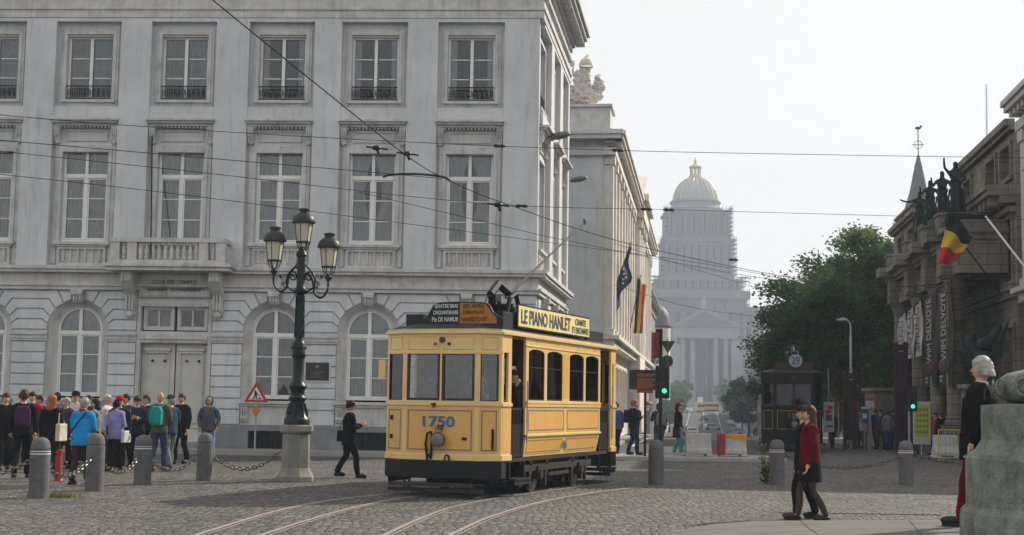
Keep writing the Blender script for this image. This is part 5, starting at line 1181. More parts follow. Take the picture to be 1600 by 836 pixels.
# winged bronze group against the museum wall
p = at(1535, 585, 49.5)
J = {'a': ((0, 0, 0), .3), 'b': ((0, 0, .6), .28), 'c': ((0, 0, 1.0), .2), 'd': ((0, 0, 1.25), .14), 'w1': ((-.3, 0, .8), .16), 'w2': ((-.55, 0, 1.3), .16), 'w3': ((.35, .1, 1.2), .2), 'w4': ((.7, .1, 1.75), .1), 'l': ((.3, 0, 0.1), .18), 'm': ((.2, -.2, -.5), .2)}
o = skin('winged_statue', J, [('a','b'),('b','c'),('c','d'),('b','w1'),('w1','w2'),('c','w3'),('w3','w4'),('a','l'),('a','m')], bronze_m, None, Matrix.Translation(p), sub=2); tag(o, 'dark winged bronze group in front of the museum wall', 'statue')
for q in ([(0.1, .9), (.55, 1.2), (1.0, 2.0), (.8, 1.3), (.7, .6), (.3, .4)], [(-.1, .9), (-.5, 1.1), (-.75, 1.5), (-.7, .9), (-.5, .3)]):
    s = MB(); s.prism(q, -.04, .06, 'y'); s.build('wing', bronze_m, o, bevel=.02)
s = MB(); s.box(p.x - .6, p.x + .7, p.y - .4, p.y + .5, 0, p.z - .4); s.box(p.x - .7, p.x + .8, p.y - .5, p.y + .6, p.z - .5, p.z - .35); tag(s.build('stone_pedestal', mst, None, bevel=.02), 'stone pedestal under the winged bronze group', 'pedestal')
# pale building at the right edge
RB = classical_row('corner_building', onright(10.85, 48.0), 7.5, 12.2, mat('grey_white_render', (0.44, 0.44, 0.43), .85, var=.1, scale=.8, streak=.2), 'pale corner building cut off by the right edge', 3, 5.6, [(1.5, 4.4), (6.6, 9.4)], pil=0.16, over=0.6, win=(.6, 0), depth=9)
# church spire behind the museum
p = at(1436, 345, 118); s = MB()
zt = at(1437, 243, 118).z
s.lathe([(1.55, p.z), (1.3, p.z + .6), (.75, p.z + (zt - p.z) * .45), (.3, p.z + (zt - p.z) * .85), (.1, zt)], (p.x, p.y, 0), 8)
SP_ = s.build('church_spire', slate_m, None); tag(SP_, 'thin slate church spire with a weathercock behind the museum', 'spire')
s = MB(); s.box(p.x - 1.6, p.x + 1.6, p.y - 1.6, p.y + 1.6, 0, p.z - .3); s.box(p.x - 1.75, p.x + 1.75, p.y - 1.75, p.y + 1.75, p.z - .3, p.z)
s.build('tower', stone_w, SP_)
s = MB(); s.cyl((p.x, p.y, zt), (p.x, p.y, zt + 2.2), .04); s.tube([(p.x - .5, p.y, zt + .9), (p.x + .5, p.y, zt + .9)], .03); s.tube([(p.x + .35 * math.cos(t * .8), p.y, zt + .9 + .35 * math.sin(t * .8)) for t in range(9)], .025)
s.ball((p.x, p.y, zt + 2.3), (.25, .06, .12)); s.ball((p.x + .25, p.y, zt + 2.45), (.1, .05, .1)); s.build('weathercock', iron_m, SP_)
# flagstaff on a roof
a, b = at(1542, 243, 62), at(1541, 132, 62); s = MB(); s.cyl((a.x, a.y, 9), b, .06, .035, 8); tag(s.build('roof_flagstaff', white_m, None), 'tall bare white flagstaff above the museum roof', 'flagpole')
a = gx(1280, 165, 0); s = MB(); s.lathe([(.2, 0), (.2, 17.0), (.5, 17.2), (.2, 17.5), (.1, 18.5), (.35, 18.7), (.08, 19.1), (.03, 20)], (a.x, a.y, 0), 8); tag(s.build('monument_column', stone_s, None), 'slender finial poking up over the trees', 'column')
# ================================================================== trees
dark_leaf = leaf_mat('dark_leaves', (0.028, 0.062, 0.022), (0.085, 0.14, 0.04))
mid_leaf = leaf_mat('mid_leaves', (0.07, 0.125, 0.04), (0.15, 0.23, 0.075))
pale_leaf = leaf_mat('pale_leaves', (0.06, 0.085, 0.03), (0.13, 0.16, 0.06))
bark = mat('bark', (0.06, 0.05, 0.04), 0.9, var=.3, scale=3, bump=.5)
CROWN = {}
def tree(base, crown_c, rad, nclump, nleaf, leaf, size, seed, label, group='trees on the right of the street', trunk_r=.22, mt=None):
    r = random.Random(seed); root = empty('tree', Matrix.Translation(base), label, 'tree', group)
    cc = Vector(crown_c); clumps = []
    for k in range(nclump):
        while True:
            v = Vector((r.uniform(-1, 1), r.uniform(-1, 1), r.uniform(-1, 1)))
            if .35 < v.length < 1: break
        v = v * (0.75 + .35 * r.random())
        lump = 1 + .18 * math.sin(v.x * 5 + seed) * math.cos(v.z * 6)
        clumps.append((cc + Vector((v.x * rad[0], v.y * rad[1], v.z * rad[2])) * lump, r.uniform(.55, 1.15)))
    tr = MB(); fork = cc.z - rad[2] * .7
    tr.tube([(0, 0, -.1), (r.uniform(-.1, .1), 0, fork * .5), (r.uniform(-.2, .2), 0, fork), tuple(cc)], [trunk_r * 1.25, trunk_r, trunk_r * .85, trunk_r * .3], n=9)
    for k, (c, q) in enumerate(clumps[:26]):
        st = Vector((0, 0, fork + (c.z - fork) * r.uniform(0, .5))); md = (st + c) / 2 + Vector((r.uniform(-.3, .3), r.uniform(-.3, .3), .3))
        tr.tube([st, md, c], [trunk_r * .38, trunk_r * .22, .02], n=5)
    tr.build('trunk', bark, root, smooth=60)
    vs_, fs_ = [], []
    for c, q in clumps:
        for _ in range(nleaf):
            g_ = Vector((r.gauss(0, 1), r.gauss(0, 1), r.gauss(0, .75))) * q * .42
            p = c + g_; s1 = size * r.uniform(.6, 1.3)
            a = Vector((r.uniform(-1, 1), r.uniform(-1, 1), r.uniform(-.6, .6))).normalized(); b = a.cross(Vector((r.uniform(-1, 1), r.uniform(-1, 1), r.uniform(-1, 1)))).normalized()
            i = len(vs_); vs_ += [tuple(p - a * s1), tuple(p + b * s1 * .55), tuple(p + a * s1), tuple(p - b * s1 * .55)]; fs_.append((i, i + 1, i + 2, i + 3))
    me = bpy.data.meshes.new('crown'); me.from_pydata(vs_, [], fs_); me.materials.append(leaf)
    o = bpy.data.objects.new('crown', me); COL.objects.link(o); o.parent = root
    return root
def tg(px_, Y): return gx(px_, Y, hz(Y))
tree(tg(1276, 74), (-.3, 0, 5.3), (2.9, 2.8, 3.3), 105, 300, dark_leaf, .11, 1, 'dark round-crowned tree right behind the black tram')
tree(tg(1345, 78), (0, 0, 6.6), (3.3, 3.0, 4.3), 140, 320, mid_leaf, .11, 2, 'tall mid-green tree behind the red stop pillars')
tree(tg(1240, 88), (0, 0, 4.3), (2.2, 2.6, 2.5), 55, 220, dark_leaf, .14, 3, 'leftmost dark tree leaning over the street')
tree(tg(1305, 98), (0, 0, 8.2), (4.0, 4, 4.2), 110, 220, mid_leaf, .16, 4, 'tall tree standing behind the dark round one')
tree(tg(1392, 96), (0, 0, 8.8), (3.6, 3.6, 5.4), 110, 220, mid_leaf, .16, 5, 'tallest tree, beside the museum end wall')
tree(tg(1268, 112), (0, 0, 6.2), (3.6, 4, 4.2), 90, 200, pale_leaf, .12, 6, 'thin pale tree whose twigs show against the sky on the left')
tree(tg(1335, 122), (0, 0, 10.0), (4.5, 4, 4.4), 100, 200, pale_leaf, .12, 7, 'pale sparse tree rising over the middle of the trees')
tree(tg(1400, 70), (0, 0, 3.4), (1.4, 2, 2.3), 40, 200, dark_leaf, .12, 8, 'low dark tree close to the museum corner')
tree(tg(1310, 105), (0, 0, 3.6), (4.6, 1.5, 3.2), 90, 200, dark_leaf, .15, 9, 'low dark evergreen behind the waiting people', trunk_r=.15)
tree(tg(1380, 88), (0, 0, 3.2), (2.5, 1.5, 2.8), 70, 200, dark_leaf, .14, 10, 'bushy evergreen left of the museum', trunk_r=.15)
for k, (px_, Y, lf) in enumerate([(1064, 480, pale_leaf), (1058, 430, pale_leaf), (1140, 500, mid_leaf), (1130, 560, mid_leaf), (1046, 330, mid_leaf), (1160, 340, mid_leaf), (1170, 260, dark_leaf), (1150, 430, mid_leaf), (1052, 560, mid_leaf)]):
    tree(tg(px_, Y), (0, 0, 6.5), (3.6, 3.6, 4.4), 40, 90, lf, .45, 20 + k, ['hazy pale tree left of the far yellow tram', 'hazy pale tree nearer on the left of the far street', 'hazy tree right of the far yellow tram', 'farthest hazy tree before the domed palace', 'nearest hazy tree beside the left houses of the far street', 'hazy tree between the dark tram and the far parked cars', 'dark hazy tree nearest the black tram on the far street', 'hazy green tree behind the cars on the far right', 'hazy tree at the foot of the palace on the left'][k], group='hazy trees before the domed palace')
# ================================================================== bollards and chains
def bollard(P, h, r, label, band):
    s = MB(); s.lathe([(r, 0), (r * .99, h * .78), (r * .90, h * .79), (r * .90, h * .80), (r * .97, h * .81), (r * .95, h * .87), (r * .82, h * .94), (r * .55, h * .985), (r * .2, h), (.01, h * 1.002)], (0, 0, 0), 28)
    o = s.build('bollard', granite_m, None, T(P.x, P.y, P.z), smooth=40); tag(o, label, 'bollard', 'stone bollards round the square')
    if band:
        s = MB(); s.lathe([(r * 1.01, h * .72), (r * 1.01, h * .735)], (0, 0, 0), 28); s.lathe([(r * 1.01, h * .765), (r * 1.01, h * .775)], (0, 0, 0), 28); s.build('reflective_band', white_m, o, smooth=60)
    return o
BP = [gp(60, 778), gp(147, 767), gp(222, 757), gp(319, 751), gp(1025, 757), gp(1214, 757), gp(1416, 757)]
BL = ['leftmost stone bollard with white rings and grass at its foot', 'plain stone bollard in front of the person in the blue jacket', 'stone bollard with white ring in front of the teal backpack', 'plain stone bollard nearest the street lamp on its left', 'lone stone bollard right of the yellow tram', 'stone bollard with a weed beside it, left of the two girls', 'ringed stone bollard between the girls and the pedestal']
BH = [1.0, 1.03, .96, .98, .95, .98, .98]
for p, l, h, b in zip(BP, BL, BH, [1, 0, 1, 0, 0, 1, 1]): bollard(p, h, .165, l, b)
chain_m = mat('chain_steel', (0.12, 0.11, 0.10), 0.4, metal=.7, var=.3, scale=10)
def chain(a, b, sag, label, link=.11):
    a = Vector(a); b = Vector(b); s = MB(); L = (b - a).length * (1 + 2.67 * (sag / (b - a).length) ** 2); n = int(L / (link * .74))
    pts = [a.lerp(b, i / n) - Vector((0, 0, 4 * sag * (i / n) * (1 - i / n))) for i in range(n + 1)]
    for i in range(n):
        p, q = pts[i], pts[i + 1]; d = (q - p).normalized(); m = (p + q) / 2; sd = d.cross(Vector((0, 0, 1))).normalized(); up = sd.cross(d)
        w = (sd if i % 2 else up) * .033; hl = d * link * .5
        loop = [m - hl * .55 + w, m + hl * .55 + w, m + hl + w * .2, m + hl - w * .2, m + hl * .55 - w, m - hl * .55 - w, m - hl - w * .2, m - hl + w * .2, m - hl * .55 + w]
        s.tube(loop, .011, n=4)
    o = s.build('chain', chain_m, None, None); tag(o, label, 'chain', 'chains hanging between the bollards'); o['kind'] = 'thing'
    return o
def top(p, h=.72): return p + Vector((0, 0, h))
LP = gp(461, 752)
chain(gp(-130, 790) + Vector((0, 0, .7)), top(BP[0]), .30, 'chain hanging from the leftmost bollard out of the picture')
chain(top(BP[0], .62), top(BP[1], .72), .35, 'chain between the two bollards in front of the blue jacket')
chain(top(BP[1], .70), top(BP[2], .70), .42, 'chain hanging between the bollards before the lilac jacket')
chain(top(BP[2], .62), top(BP[3], .72), .42, 'chain hanging in front of the person with the teal backpack')
chain(top(BP[3], .66), LP + Vector((-.32, 0, .62)), .40, 'dark chain from the bollard to the foot of the street lamp')
chain(top(BP[5], .72), top(BP[6], .68), .33, 'chain between the bollards behind the two girls')
chain(top(BP[6], .70), Vector((12.6, 31.0, .35)), .12, 'chain running right from the ringed bollard towards the pedestal')
# ================================================================== three-lantern street lamp
lamp = empty('street_lamp', T(LP.x, LP.y, 0), 'tall green cast-iron street lamp with three lanterns on a stone base', 'street lamp')
s = MB(); s.lathe([(.40, 0), (.40, .1), (.36, .16), (.30, .28), (.29, .98), (.33, 1.0), (.36, 1.04), (.36, 1.16), (.30, 1.17)], n=8, rot=.5); s.build('stone_base', mat('lamp_base_stone', (.21,.21,.195), .85, var=.25, scale=3, bump=.3), lamp, bevel=.01)
s = MB(); s.lathe([(.27, 1.17), (.27, 1.28), (.25, 1.31), (.20, 1.38), (.165, 1.5), (.15, 1.66), (.18, 1.68), (.19, 1.73), (.155, 1.77), (.14, 1.86), (.17, 1.92), (.185, 1.98), (.15, 2.03), (.12, 2.08), (.11, 2.55), (.14, 2.58), (.15, 2.63), (.135, 2.68), (.14, 2.86), (.11, 2.90), (.09, 2.95), (.078, 3.9), (.15, 3.93), (.16, 3.98), (.12, 4.02), (.09, 4.06), (.085, 4.7), (.12, 4.74), (.10, 4.8), (.05, 4.86), (.05, 4.92)], n=16)
for k in range(8):
    a = math.pi * k / 4; s.tube([(.22 * math.cos(a), .22 * math.sin(a), 1.3), (.215 * math.cos(a), .215 * math.sin(a), 1.42), (.155 * math.cos(a), .155 * math.sin(a), 1.62)], .02, n=5)
    s.tube([((.100 - .0125 * t / 8) * math.cos(a + t * .35), (.100 - .0125 * t / 8) * math.sin(a + t * .35), 3.0 + t * .11) for t in range(9)], .012, n=4)
    s.ball((.15 * math.cos(a), .15 * math.sin(a), 1.96), .04, 6, 5); s.ball((.14 * math.cos(a), .14 * math.sin(a), 2.78), .03, 6, 5)
s.build('post', green_m, lamp, smooth=40)
lg = mat('lantern_glass', (0.50, 0.47, 0.36), 0.25, var=.12, scale=4)
hood_m = mat('lantern_hood', (0.035, 0.036, 0.038), 0.45, metal=.3, var=.2, scale=6)
def lantern(c, hgt=.62):
    L_ = MB(); x, y, z = c
    L_.lathe([(.135, 0), (.185, .40)], (x, y, z), 6, rot=.25); g_ = L_.build('lantern', lg, lamp)
    s = MB(); s.lathe([(.16, -.02), (.16, .01), (.05, .012)], (x, y, z), 6, rot=.25); s.lathe([(.20, .385), (.245, .40), (.25, .43), (.235, .47), (.23, .50), (.19, .56), (.12, .61), (.10, .63), (.10, .66), (.12, .67), (.12, .70), (.08, .715), (.02, .72)], (x, y, z), 20)
    for k in range(6):
        a = math.pi * 2 * (k + .25) / 6; s.tube([(x + .14 * math.cos(a), y + .14 * math.sin(a), z), (x + .19 * math.cos(a), y + .19 * math.sin(a), z + .40)], .009, n=4)
        s.tube([(x + .14 * math.cos(a), y + .14 * math.sin(a), z - .01), (x + .10 * math.cos(a), y + .10 * math.sin(a), z - .13), (x + .03 * math.cos(a), y + .03 * math.sin(a), z - .2)], .011, n=4)
    s.lathe([(.04, -.3), (.07, -.26), (.08, -.22), (.05, -.19), (.04, -.16)], (x, y, z), 12); s.build('lantern_hood', hood_m, g_, smooth=40)
lantern((0.03, 0, 5.02)); lantern((-.57, 0, 4.62)); lantern((.58, 0, 4.50))
s = MB()
for sg, zt in ((-1, 4.34), (1, 4.22)):
    x = .575 * sg
    s.tube(catmull([(x, 0, zt), (x - .01 * sg, 0, zt - .22), (x - .14 * sg, 0, zt - .38), (x - .28 * sg, 0, zt - .28), (x - .32 * sg, 0, zt - .05), (x - .42 * sg, 0, zt + .12), (x - .50 * sg, 0, zt + .12)], 6), .026, n=6)
    s.tube([(sg * (.17 + .10 * (1 - t / 22) * math.cos(t * .55)), 0, 4.28 + .12 * (1 - t / 22) * math.sin(t * .55)) for t in range(18)], .018, n=5)
    s.tube([(sg * (.33 + .07 * (1 - t / 20) * math.cos(t * .6)), 0, 4.10 + .08 * (1 - t / 20) * math.sin(t * .6)) for t in range(14)], .015, n=5)
    s.tube(catmull([(.06 * sg, 0, 3.95), (.20 * sg, 0, 4.0), (.30 * sg, 0, 4.12), (.27 * sg, 0, 4.32), (.12 * sg, 0, 4.50), (.06 * sg, 0, 4.6)], 5), .02, n=6); s.ball((.43 * sg, 0, 4.28), .035, 8, 5)
s.build('scroll_arms', green_m, lamp, smooth=60)
# ================================================================== road-works sign
def pole(s, x, y, z0, z1, r): s.cyl((x, y, z0), (x, y, z1), r, n=10)
P = gx(400, 44.6); wk = empty('roadworks_sign', T(P.x, P.y, .0), 'red-edged triangular roadworks sign with an orange lamp below it', 'road sign')
s = MB(); pole(s, 0, 0, 0, 2.0, .03); s.box(-.3, .3, -.2, .2, 0, .1); s.build('post', steel_m, wk)
red_m = mat('sign_red', (0.42, 0.02, 0.02), .45, var=.05); wht = mat('sign_white', (0.65, 0.65, 0.64), .5, var=.04)
def tri(cx, cz, R, inv=False): return [(cx + R * math.sin(a), cz + (R * math.cos(a) * (-1 if inv else 1))) for a in (0, 2 * math.pi / 3, 4 * math.pi / 3)]
s = MB(); s.prism(tri(0, 1.83, .43), -.05, -.03, 'y'); TR = s.build('triangle_plate', red_m, wk, bevel=.01)
s = MB(); s.prism(tri(0, 1.82, .27), -.056, -.051, 'y'); s.build('white_field', wht, TR)
s = MB(); s.ball((-.03, -.06, 1.95), (.03, .006, .03), 8, 6)
for q in ([(-.06, 1.92), (.01, 1.92), (.03, 1.82), (-.04, 1.82)], [(-.05, 1.83), (-.01, 1.83), (-.06, 1.70), (-.1, 1.70)], [(-.01, 1.83), (.03, 1.83), (.03, 1.70), (-.005, 1.70)], [(.0, 1.9), (.1, 1.80), (.11, 1.82), (.01, 1.92)], [(.05, 1.70), (.17, 1.70), (.12, 1.77)], [(-.17, 1.70), (-.11, 1.70), (-.12, 1.73)]): s.prism(q, -.062, -.057, 'y')
s.build('digging_worker', black_m, TR)
s = MB(); s.cyl((0, -.06, 1.36), (0, .06, 1.36), .11, n=16); s.box(-.05, .05, -.05, .05, 1.2, 1.28); s.build('warning_lamp', mat('amber_lens', (0.5, 0.16, 0.02), .3), wk, smooth=40)
# ================================================================== traffic light, signs on the crossing
def kz(): return .12
P = gx(1032, 44.2, .0)
PT = (44.2) / FPX
tl = empty('traffic_light', T(P.x, P.y, 0), 'traffic light showing green on a tall pole right of the tram', 'traffic light')
zt = lambda y: (635.5 - y) * PT + EYE
s = MB(); pole(s, 0, 0, 0, zt(514), .055); s.build('pole', black_m, tl)
s = MB(); s.box(-.18, .26, -.22, -.10, zt(623), zt(572)); s.box(-.14, .22, -.30, -.22, zt(621), zt(575)); s.build('signal_head', black_m, tl, bevel=.06)
for k, y_ in enumerate((585, 598, 611)):
    s = MB(); s.cyl((.10 - .02, -.31, zt(y_)), (.10 - .02, -.335, zt(y_)), .072, n=18); o = s.build('signal_lens', emit_mat('green_signal', (0.03, 0.75, 0.30), 1.3) if k == 2 else mat('unlit_lens', (.03, .02, .02), .3), tl)
    s = MB(); s.tube([(.08 + .1 * math.cos(a), -.36, zt(y_) + .1 * math.sin(a)) for a in [math.pi * t / 8 for t in range(9)]], .015); s.build('visor', black_m, o)
s = MB(); s.box(-.26, -.05, -.1, .08, zt(560), zt(520)); s.build('side_signal_head', mat('signal_red_case', (.16, .02, .02), .5, var=.2), tl, bevel=.02)
s = MB(); s.box(-.14, .0, .06, .2, zt(545), zt(514)); s.build('rear_signal_head', black_m, tl, bevel=.03)
vback = mat('sign_back_green', (0.02, 0.035, 0.03), .5, var=.1)
s = MB(); s.prism(tri(.2, zt(540), .26, True), -.14, -.12, 'y'); o = s.build('yield_sign_back', vback, tl); s = MB(); s.box(.185, .215, -.16, -.14, zt(575), zt(530)); s.build('bracket', mat('rusty_bracket', (.2, .07, .03), .7), o)
s = MB(); s.cyl((.18, -.13, zt(565)), (.18, -.115, zt(565)), .185, n=24); s.build('round_sign_back', vback, tl, smooth=40)
ds = empty('direction_sign', T(gx(1008, 45, 0).x, 45, 0), 'dark direction sign boards seen behind an orange-brown plate left of the traffic light', 'road sign')
s = MB(); pole(s, 0, 0, 0, 2.75, .04); s.build('post', black_m, ds)
s = MB()
for k in range(4): s.box(-.5, .35, .02, .05, 2.18 + k * .16, 2.32 + k * .16)
s.box(-.5, -.2, .0, .02, 2.18, 2.8); bdd = s.build('direction_board', vback, ds, bevel=.005)
s = MB()
for k in range(3): s.box(-.5, .35, -.0, .02, 2.325 + k * .16, 2.335 + k * .16)
s.build('board_rail', steel_m, bdd)
s = MB(); s.box(-.26, .24, -.06, -.04, 2.08, 2.68); o = s.build('orange_plate', mat('orange_plate', (0.22, 0.075, 0.03), .6, var=.15, scale=4), ds, bevel=.02)
s = MB(); s.box(-.26, .24, -.075, -.06, 2.55, 2.58); s.box(-.26, .24, -.075, -.06, 2.18, 2.21); s.build('plate_strut', mat('dark_strut', (.06, .03, .02), .7), o)
# second small traffic light right, in front of the museum
P = gx(1424, 50, 0); t2 = empty('traffic_light', T(P.x, P.y, 0), 'small traffic light showing green below the museum banners', 'traffic light')
s = MB(); pole(s, 0, 0, 0, 2.5, .05); s.build('pole', black_m, t2)
s = MB(); s.box(-.16, .16, -.2, -.05, 1.62, 2.5); s.build('signal_head', black_m, t2, bevel=.03)
for k in range(3):
    s = MB(); s.cyl((-.0, -.20, 1.80 + k * .27), (-.0, -.22, 1.80 + k * .27), .07, n=16); s.build('signal_lens', MATS['green_signal'] if k == 0 else MATS['unlit_lens'], t2)
# ================================================================== barriers
def jersey(P, w, h, mt, label, capm=None, redm=None):
    s = MB(); d = .28
    prof = [(-d, .08), (-d, .2), (-d * .55, .4), (-d * .4, h), (d * .4, h), (d * .55, .4), (d, .2), (d, .08)]
    s.prism(prof, -w / 2 + .04, w / 2 - .04, 'x'); s.box(-w / 2, -w / 4, -d, d, 0, .09); s.box(w / 4, w / 2, -d, d, 0, .09)
    o = s.build('barrier', mt, None, T(P.x, P.y, .12), bevel=.03); tag(o, label, 'barrier', 'concrete blocks closing the street')
    if capm:
        s = MB(); s.prism([(-w / 2 + .03, h + .01), (w / 2 - .03, h + .01), (w / 2 - .03, h * .62), (-w / 2 + .35, h * .86), (-w / 2 + .03, h * .86)], -d * .52, d * .52, 'y')
        s.build('yellow_cap', capm, o, bevel=.02); s = MB(); s.box(-w / 2 - .02, -w / 2 + .18, -d - .01, d + .01, .05, h + .015); s.build('red_end', redm, o, bevel=.02)
    return o
jersey(gx(1091, 45.9), .88, .72, conc_m, 'plain grey concrete barrier block at the head of the street')
jersey(gx(1145, 46.1), .90, .70, conc_m, 'concrete barrier block painted yellow on top with a red end', mat('barrier_yellow', (.5, .27, .03), .6, var=.1), mat('barrier_red', (.3, .03, .03), .6))
P = gx(1476, 47.5); o = jersey(P, .85, .75, mat('white_plastic', (.42, .43, .44), .6, var=.12), 'white plastic barrier near the museum')
s = MB(); P = gx(1490, 47.0)
for a in (0, 1.0): s.cyl((a - .5, 0, 0), (a - .5, 0, 1.05), .02)
for z in (.15, 1.05): s.cyl((-.5, 0, z), (.5, 0, z), .02)
for k in range(7): s.cyl((-.42 + k * .14, 0, .15), (-.42 + k * .14, 0, 1.05), .009)
s.build('crowd_barrier', mat('dull_yellow_tube', (.4, .36, .12), .5), None, T(P.x, P.y, 0)); tag(bpy.data.objects['crowd_barrier'], 'pale yellow tubular crowd barrier by the museum', 'barrier')
# ================================================================== lamp posts, stop signs, pillars on the right
P = gx(1330, 63); sl_ = empty('tall_lamp_post', T(P.x, P.y, 0), 'tall thin lamp post with a curved head in front of the trees', 'street lamp')
s = MB(); s.tube(catmull([(0, 0, 0), (0, 0, 3), (0, 0, 5.0), (-.05, 0, 5.45), (-.3, 0, 5.62), (-.42, 0, 5.6)], 6), [.06] * 12 + [.04] * 19, n=8); s.build('pole', mat('pale_pole', (.42, .42, .42), .5, metal=.3), sl_, smooth=60)
s = MB(); s.ball((-.42, 0, 5.56), (.2, .09, .06)); s.build('lamp_head', mat('lamp_head_grey', (.35, .36, .36), .4), sl_, smooth=60)
redp = mat('dull_red_pillar', (.055, .012, .014), .5, var=.15)
def pillar(px_, Yd, z1, w, label):
    P = gx(px_, Yd); s = MB(); s.box(-w, -w * .45, -.05, .05, 0, z1); s.box(w * .45, w, -.05, .05, 0, z1); s.box(-w * .45, w * .45, -.03, .03, z1 - .35, z1 - .1)
    o = s.build('stop_pillar', redp, None, T(P.x, P.y, 0)); tag(o, label, 'pillar', 'red pillars of the tram stop')
    s = MB(); s.box(-w * .45, w * .45, -.02, .02, .4, z1 - .4); s.build('glass_panel', mat('pillar_dark', (.03, .03, .035), .3), o)
pillar(1328, 61, 3.3, .28, 'dull red framed pillar under the tall lamp post'); pillar(1408, 58, 4.4, .26, 'taller dull red framed pillar left of the white banners')
def poster(px_, Yd, z0, z1, w, mt, label, pat, poleh=None, cat='sign'):
    P = gx(px_, Yd); o = MB(); o.box(-w / 2, w / 2, -.03, .03, z0, z1); ob = o.build('poster_sign', mt, None, T(P.x, P.y, 0), bevel=.01); tag(ob, label, cat)
    s = MB(); pole(s, 0, .05, 0, poleh or z1, .03); s.build('post', steel_m, ob)
    for (x0, x1, a, b, m_) in pat: q = MB(); q.box(x0, x1, -.038, -.031, a, b); q.build('printed_patch', m_, ob)
    return ob
pink = mat('poster_pink', (.35, .05, .09), .6, var=.1); pw = mat('poster_white', (.42, .42, .42), .6, var=.08); pbl = mat('sign_blue', (.04, .10, .22), .5, var=.1); por = mat('sign_orange', (.4, .12, .03), .5)
poster(1295, 58, 0.75, 1.95, .42, pw, 'white poster with pink shapes on a thin pole behind the girls', [(-.15, .1, 1.5, 1.62, pink), (-.05, .15, 1.65, 1.8, pink), (-.12, .12, 1.2, 1.45, pbl), (-.1, .16, .95, 1.02, pbl)], 3.3)
poster(1351, 60, 1.1, 1.78, .32, pbl, 'small blue sign at the tram stop', [(-.1, .08, 1.3, 1.5, wht), (-.16, .16, 1.70, 1.78, wht)], 1.7)
poster(1359, 59, 1.75, 2.15, .34, pw, 'small white and red stop sign above the blue one', [(-.17, .17, 2.03, 2.15, pink)], 2.1)
s = MB(); P = gx(1357, 60.5); s.lathe([(.07, 0), (.07, 1.2), (.02, 1.22)], n=12); o = s.build('marker_post', conc_m, None, T(P.x, P.y, 0)); tag(o, 'short orange-topped marker post beside the blue stop sign', 'post'); s = MB(); s.lathe([(.085, .6), (.085, 1.15)], n=12); s.build('orange_sleeve', por, o)
yk = mat('poster_lime', (.36, .42, .05), .6, var=.06); ob = poster(1440, 52, .45, 1.98 , .62, pw, 'yellow-green poster panel with rows of small prints near the museum', [(-.26, .26, .72, 1.88, yk)], 1.5)
for i in range(4):
    for j_ in range(5): q = MB(); q.box(-.22 + i * .12, -.14 + i * .12, -.045, -.04, .85 + j_ * .2, .95 + j_ * .2); q.build('small_print', mat('poster_olive', (.16, .2, .04), .6), ob)
poster(1425, 55, .3, 1.9, .3, pw, 'narrow white poster with dark scribble left of the yellow-green panel', [(-.1, .1, .6, .8, pbl), (-.08, .12, 1.0, 1.3, pbl), (-.1, .05, 1.45, 1.6, pbl)], 1.5)
P = gx(1397, 66); s = MB(); s.box(-1.1, 1.1, -.9, .9, 0, 2.5); s.box(-1.25, 1.25, -1.05, 1.05, 2.5, 2.65); o = s.build('kiosk', mat('kiosk_beige', (.17, .16, .13), .8, var=.15), None, T(P.x, P.y, 0), bevel=.02); tag(o, 'low beige kiosk under the trees', 'kiosk')
s = MB(); s.box(-.8, .8, -.93, -.905, 1.1, 2.1); s.build('shutter', mat('shutter_grey', (.12, .12, .12), .6), o)
# street lamps bracketed from the left facades
for k, (px_, py_, Yd, sc, lb) in enumerate([(874, 212, 47.5, .9, 'nearest street-light head on a wall bracket high on the grey building'), (904, 280, 62, .9, 'second street-light head along the left facades'), (940, 372, 84, .9, 'third street-light head, below the white building cornice'), (956, 416, 97, .9, 'farthest street-light head on the left facades')]):
    p = at(px_, py_, Yd); q = SRIGHT * -1
    sc *= 1.3; s = MB(); s.ball((0, 0, 0), (.34 * sc, .14 * sc, .11 * sc), 14, 8, M=Matrix.Rotation(-.2, 4, 'Y')); o = s.build('wall_lamp', mat('lamp_shell', (.12, .12, .115), .4, metal=.3), None, Matrix.Translation(p), smooth=50); tag(o, lb, 'street lamp', 'street lights on wall brackets')
    s = MB(); s.tube([(-.2, 0, -.05), (-.7, 0, -.2), (-1.5, 0, -.5)], .025); s.build('bracket_arm', steel_m, o)
    s = MB(); s.ball((.03, -.01, -.05), (.26 * sc, .1 * sc, .06 * sc), 12, 6, M=Matrix.Rotation(-.2, 4, 'Y')); s.build('lamp_cover', mat('lamp_cover', (.5, .5, .46), .3), o, smooth=60)
# ================================================================== flags
def flag(A, B, poleY, cloth, mats, label, fold=.12, name='flag'):
    s = MB(); s.cyl(A, B, .03, .022, n=8); o = s.build(name, mat('flag_pole', (.03, .03, .03), .5), None, None); tag(o, label, 'flag')
    c = MB(); nU, nV = cloth['n']; P_ = cloth['f']
    for i in range(nU + 1):
        for j_ in range(nV + 1): c.v.append(tuple(P_(i / nU, j_ / nV)))
    for i in range(nU):
        for j_ in range(nV): a = i * (nV + 1) + j_; c.f.append((a, a + 1, a + nV + 2, a + nV + 1)); c.m.append(min(len(mats) - 1, int((i + .5) / nU * len(mats))))
    cl = c.build('cloth', mats, o, smooth=60); sd = cl.modifiers.new('t', 'SOLIDIFY'); sd.thickness = .01
    return o, cl
fk = mat('flag_black', (.02, .02, .022), .8); fy = mat('flag_yellow', (.62, .44, .03), .8, var=.06); fr_ = mat('flag_red', (.48, .03, .03), .8, var=.06); fb = mat('flag_blue', (.02, .035, .13), .8, var=.1)
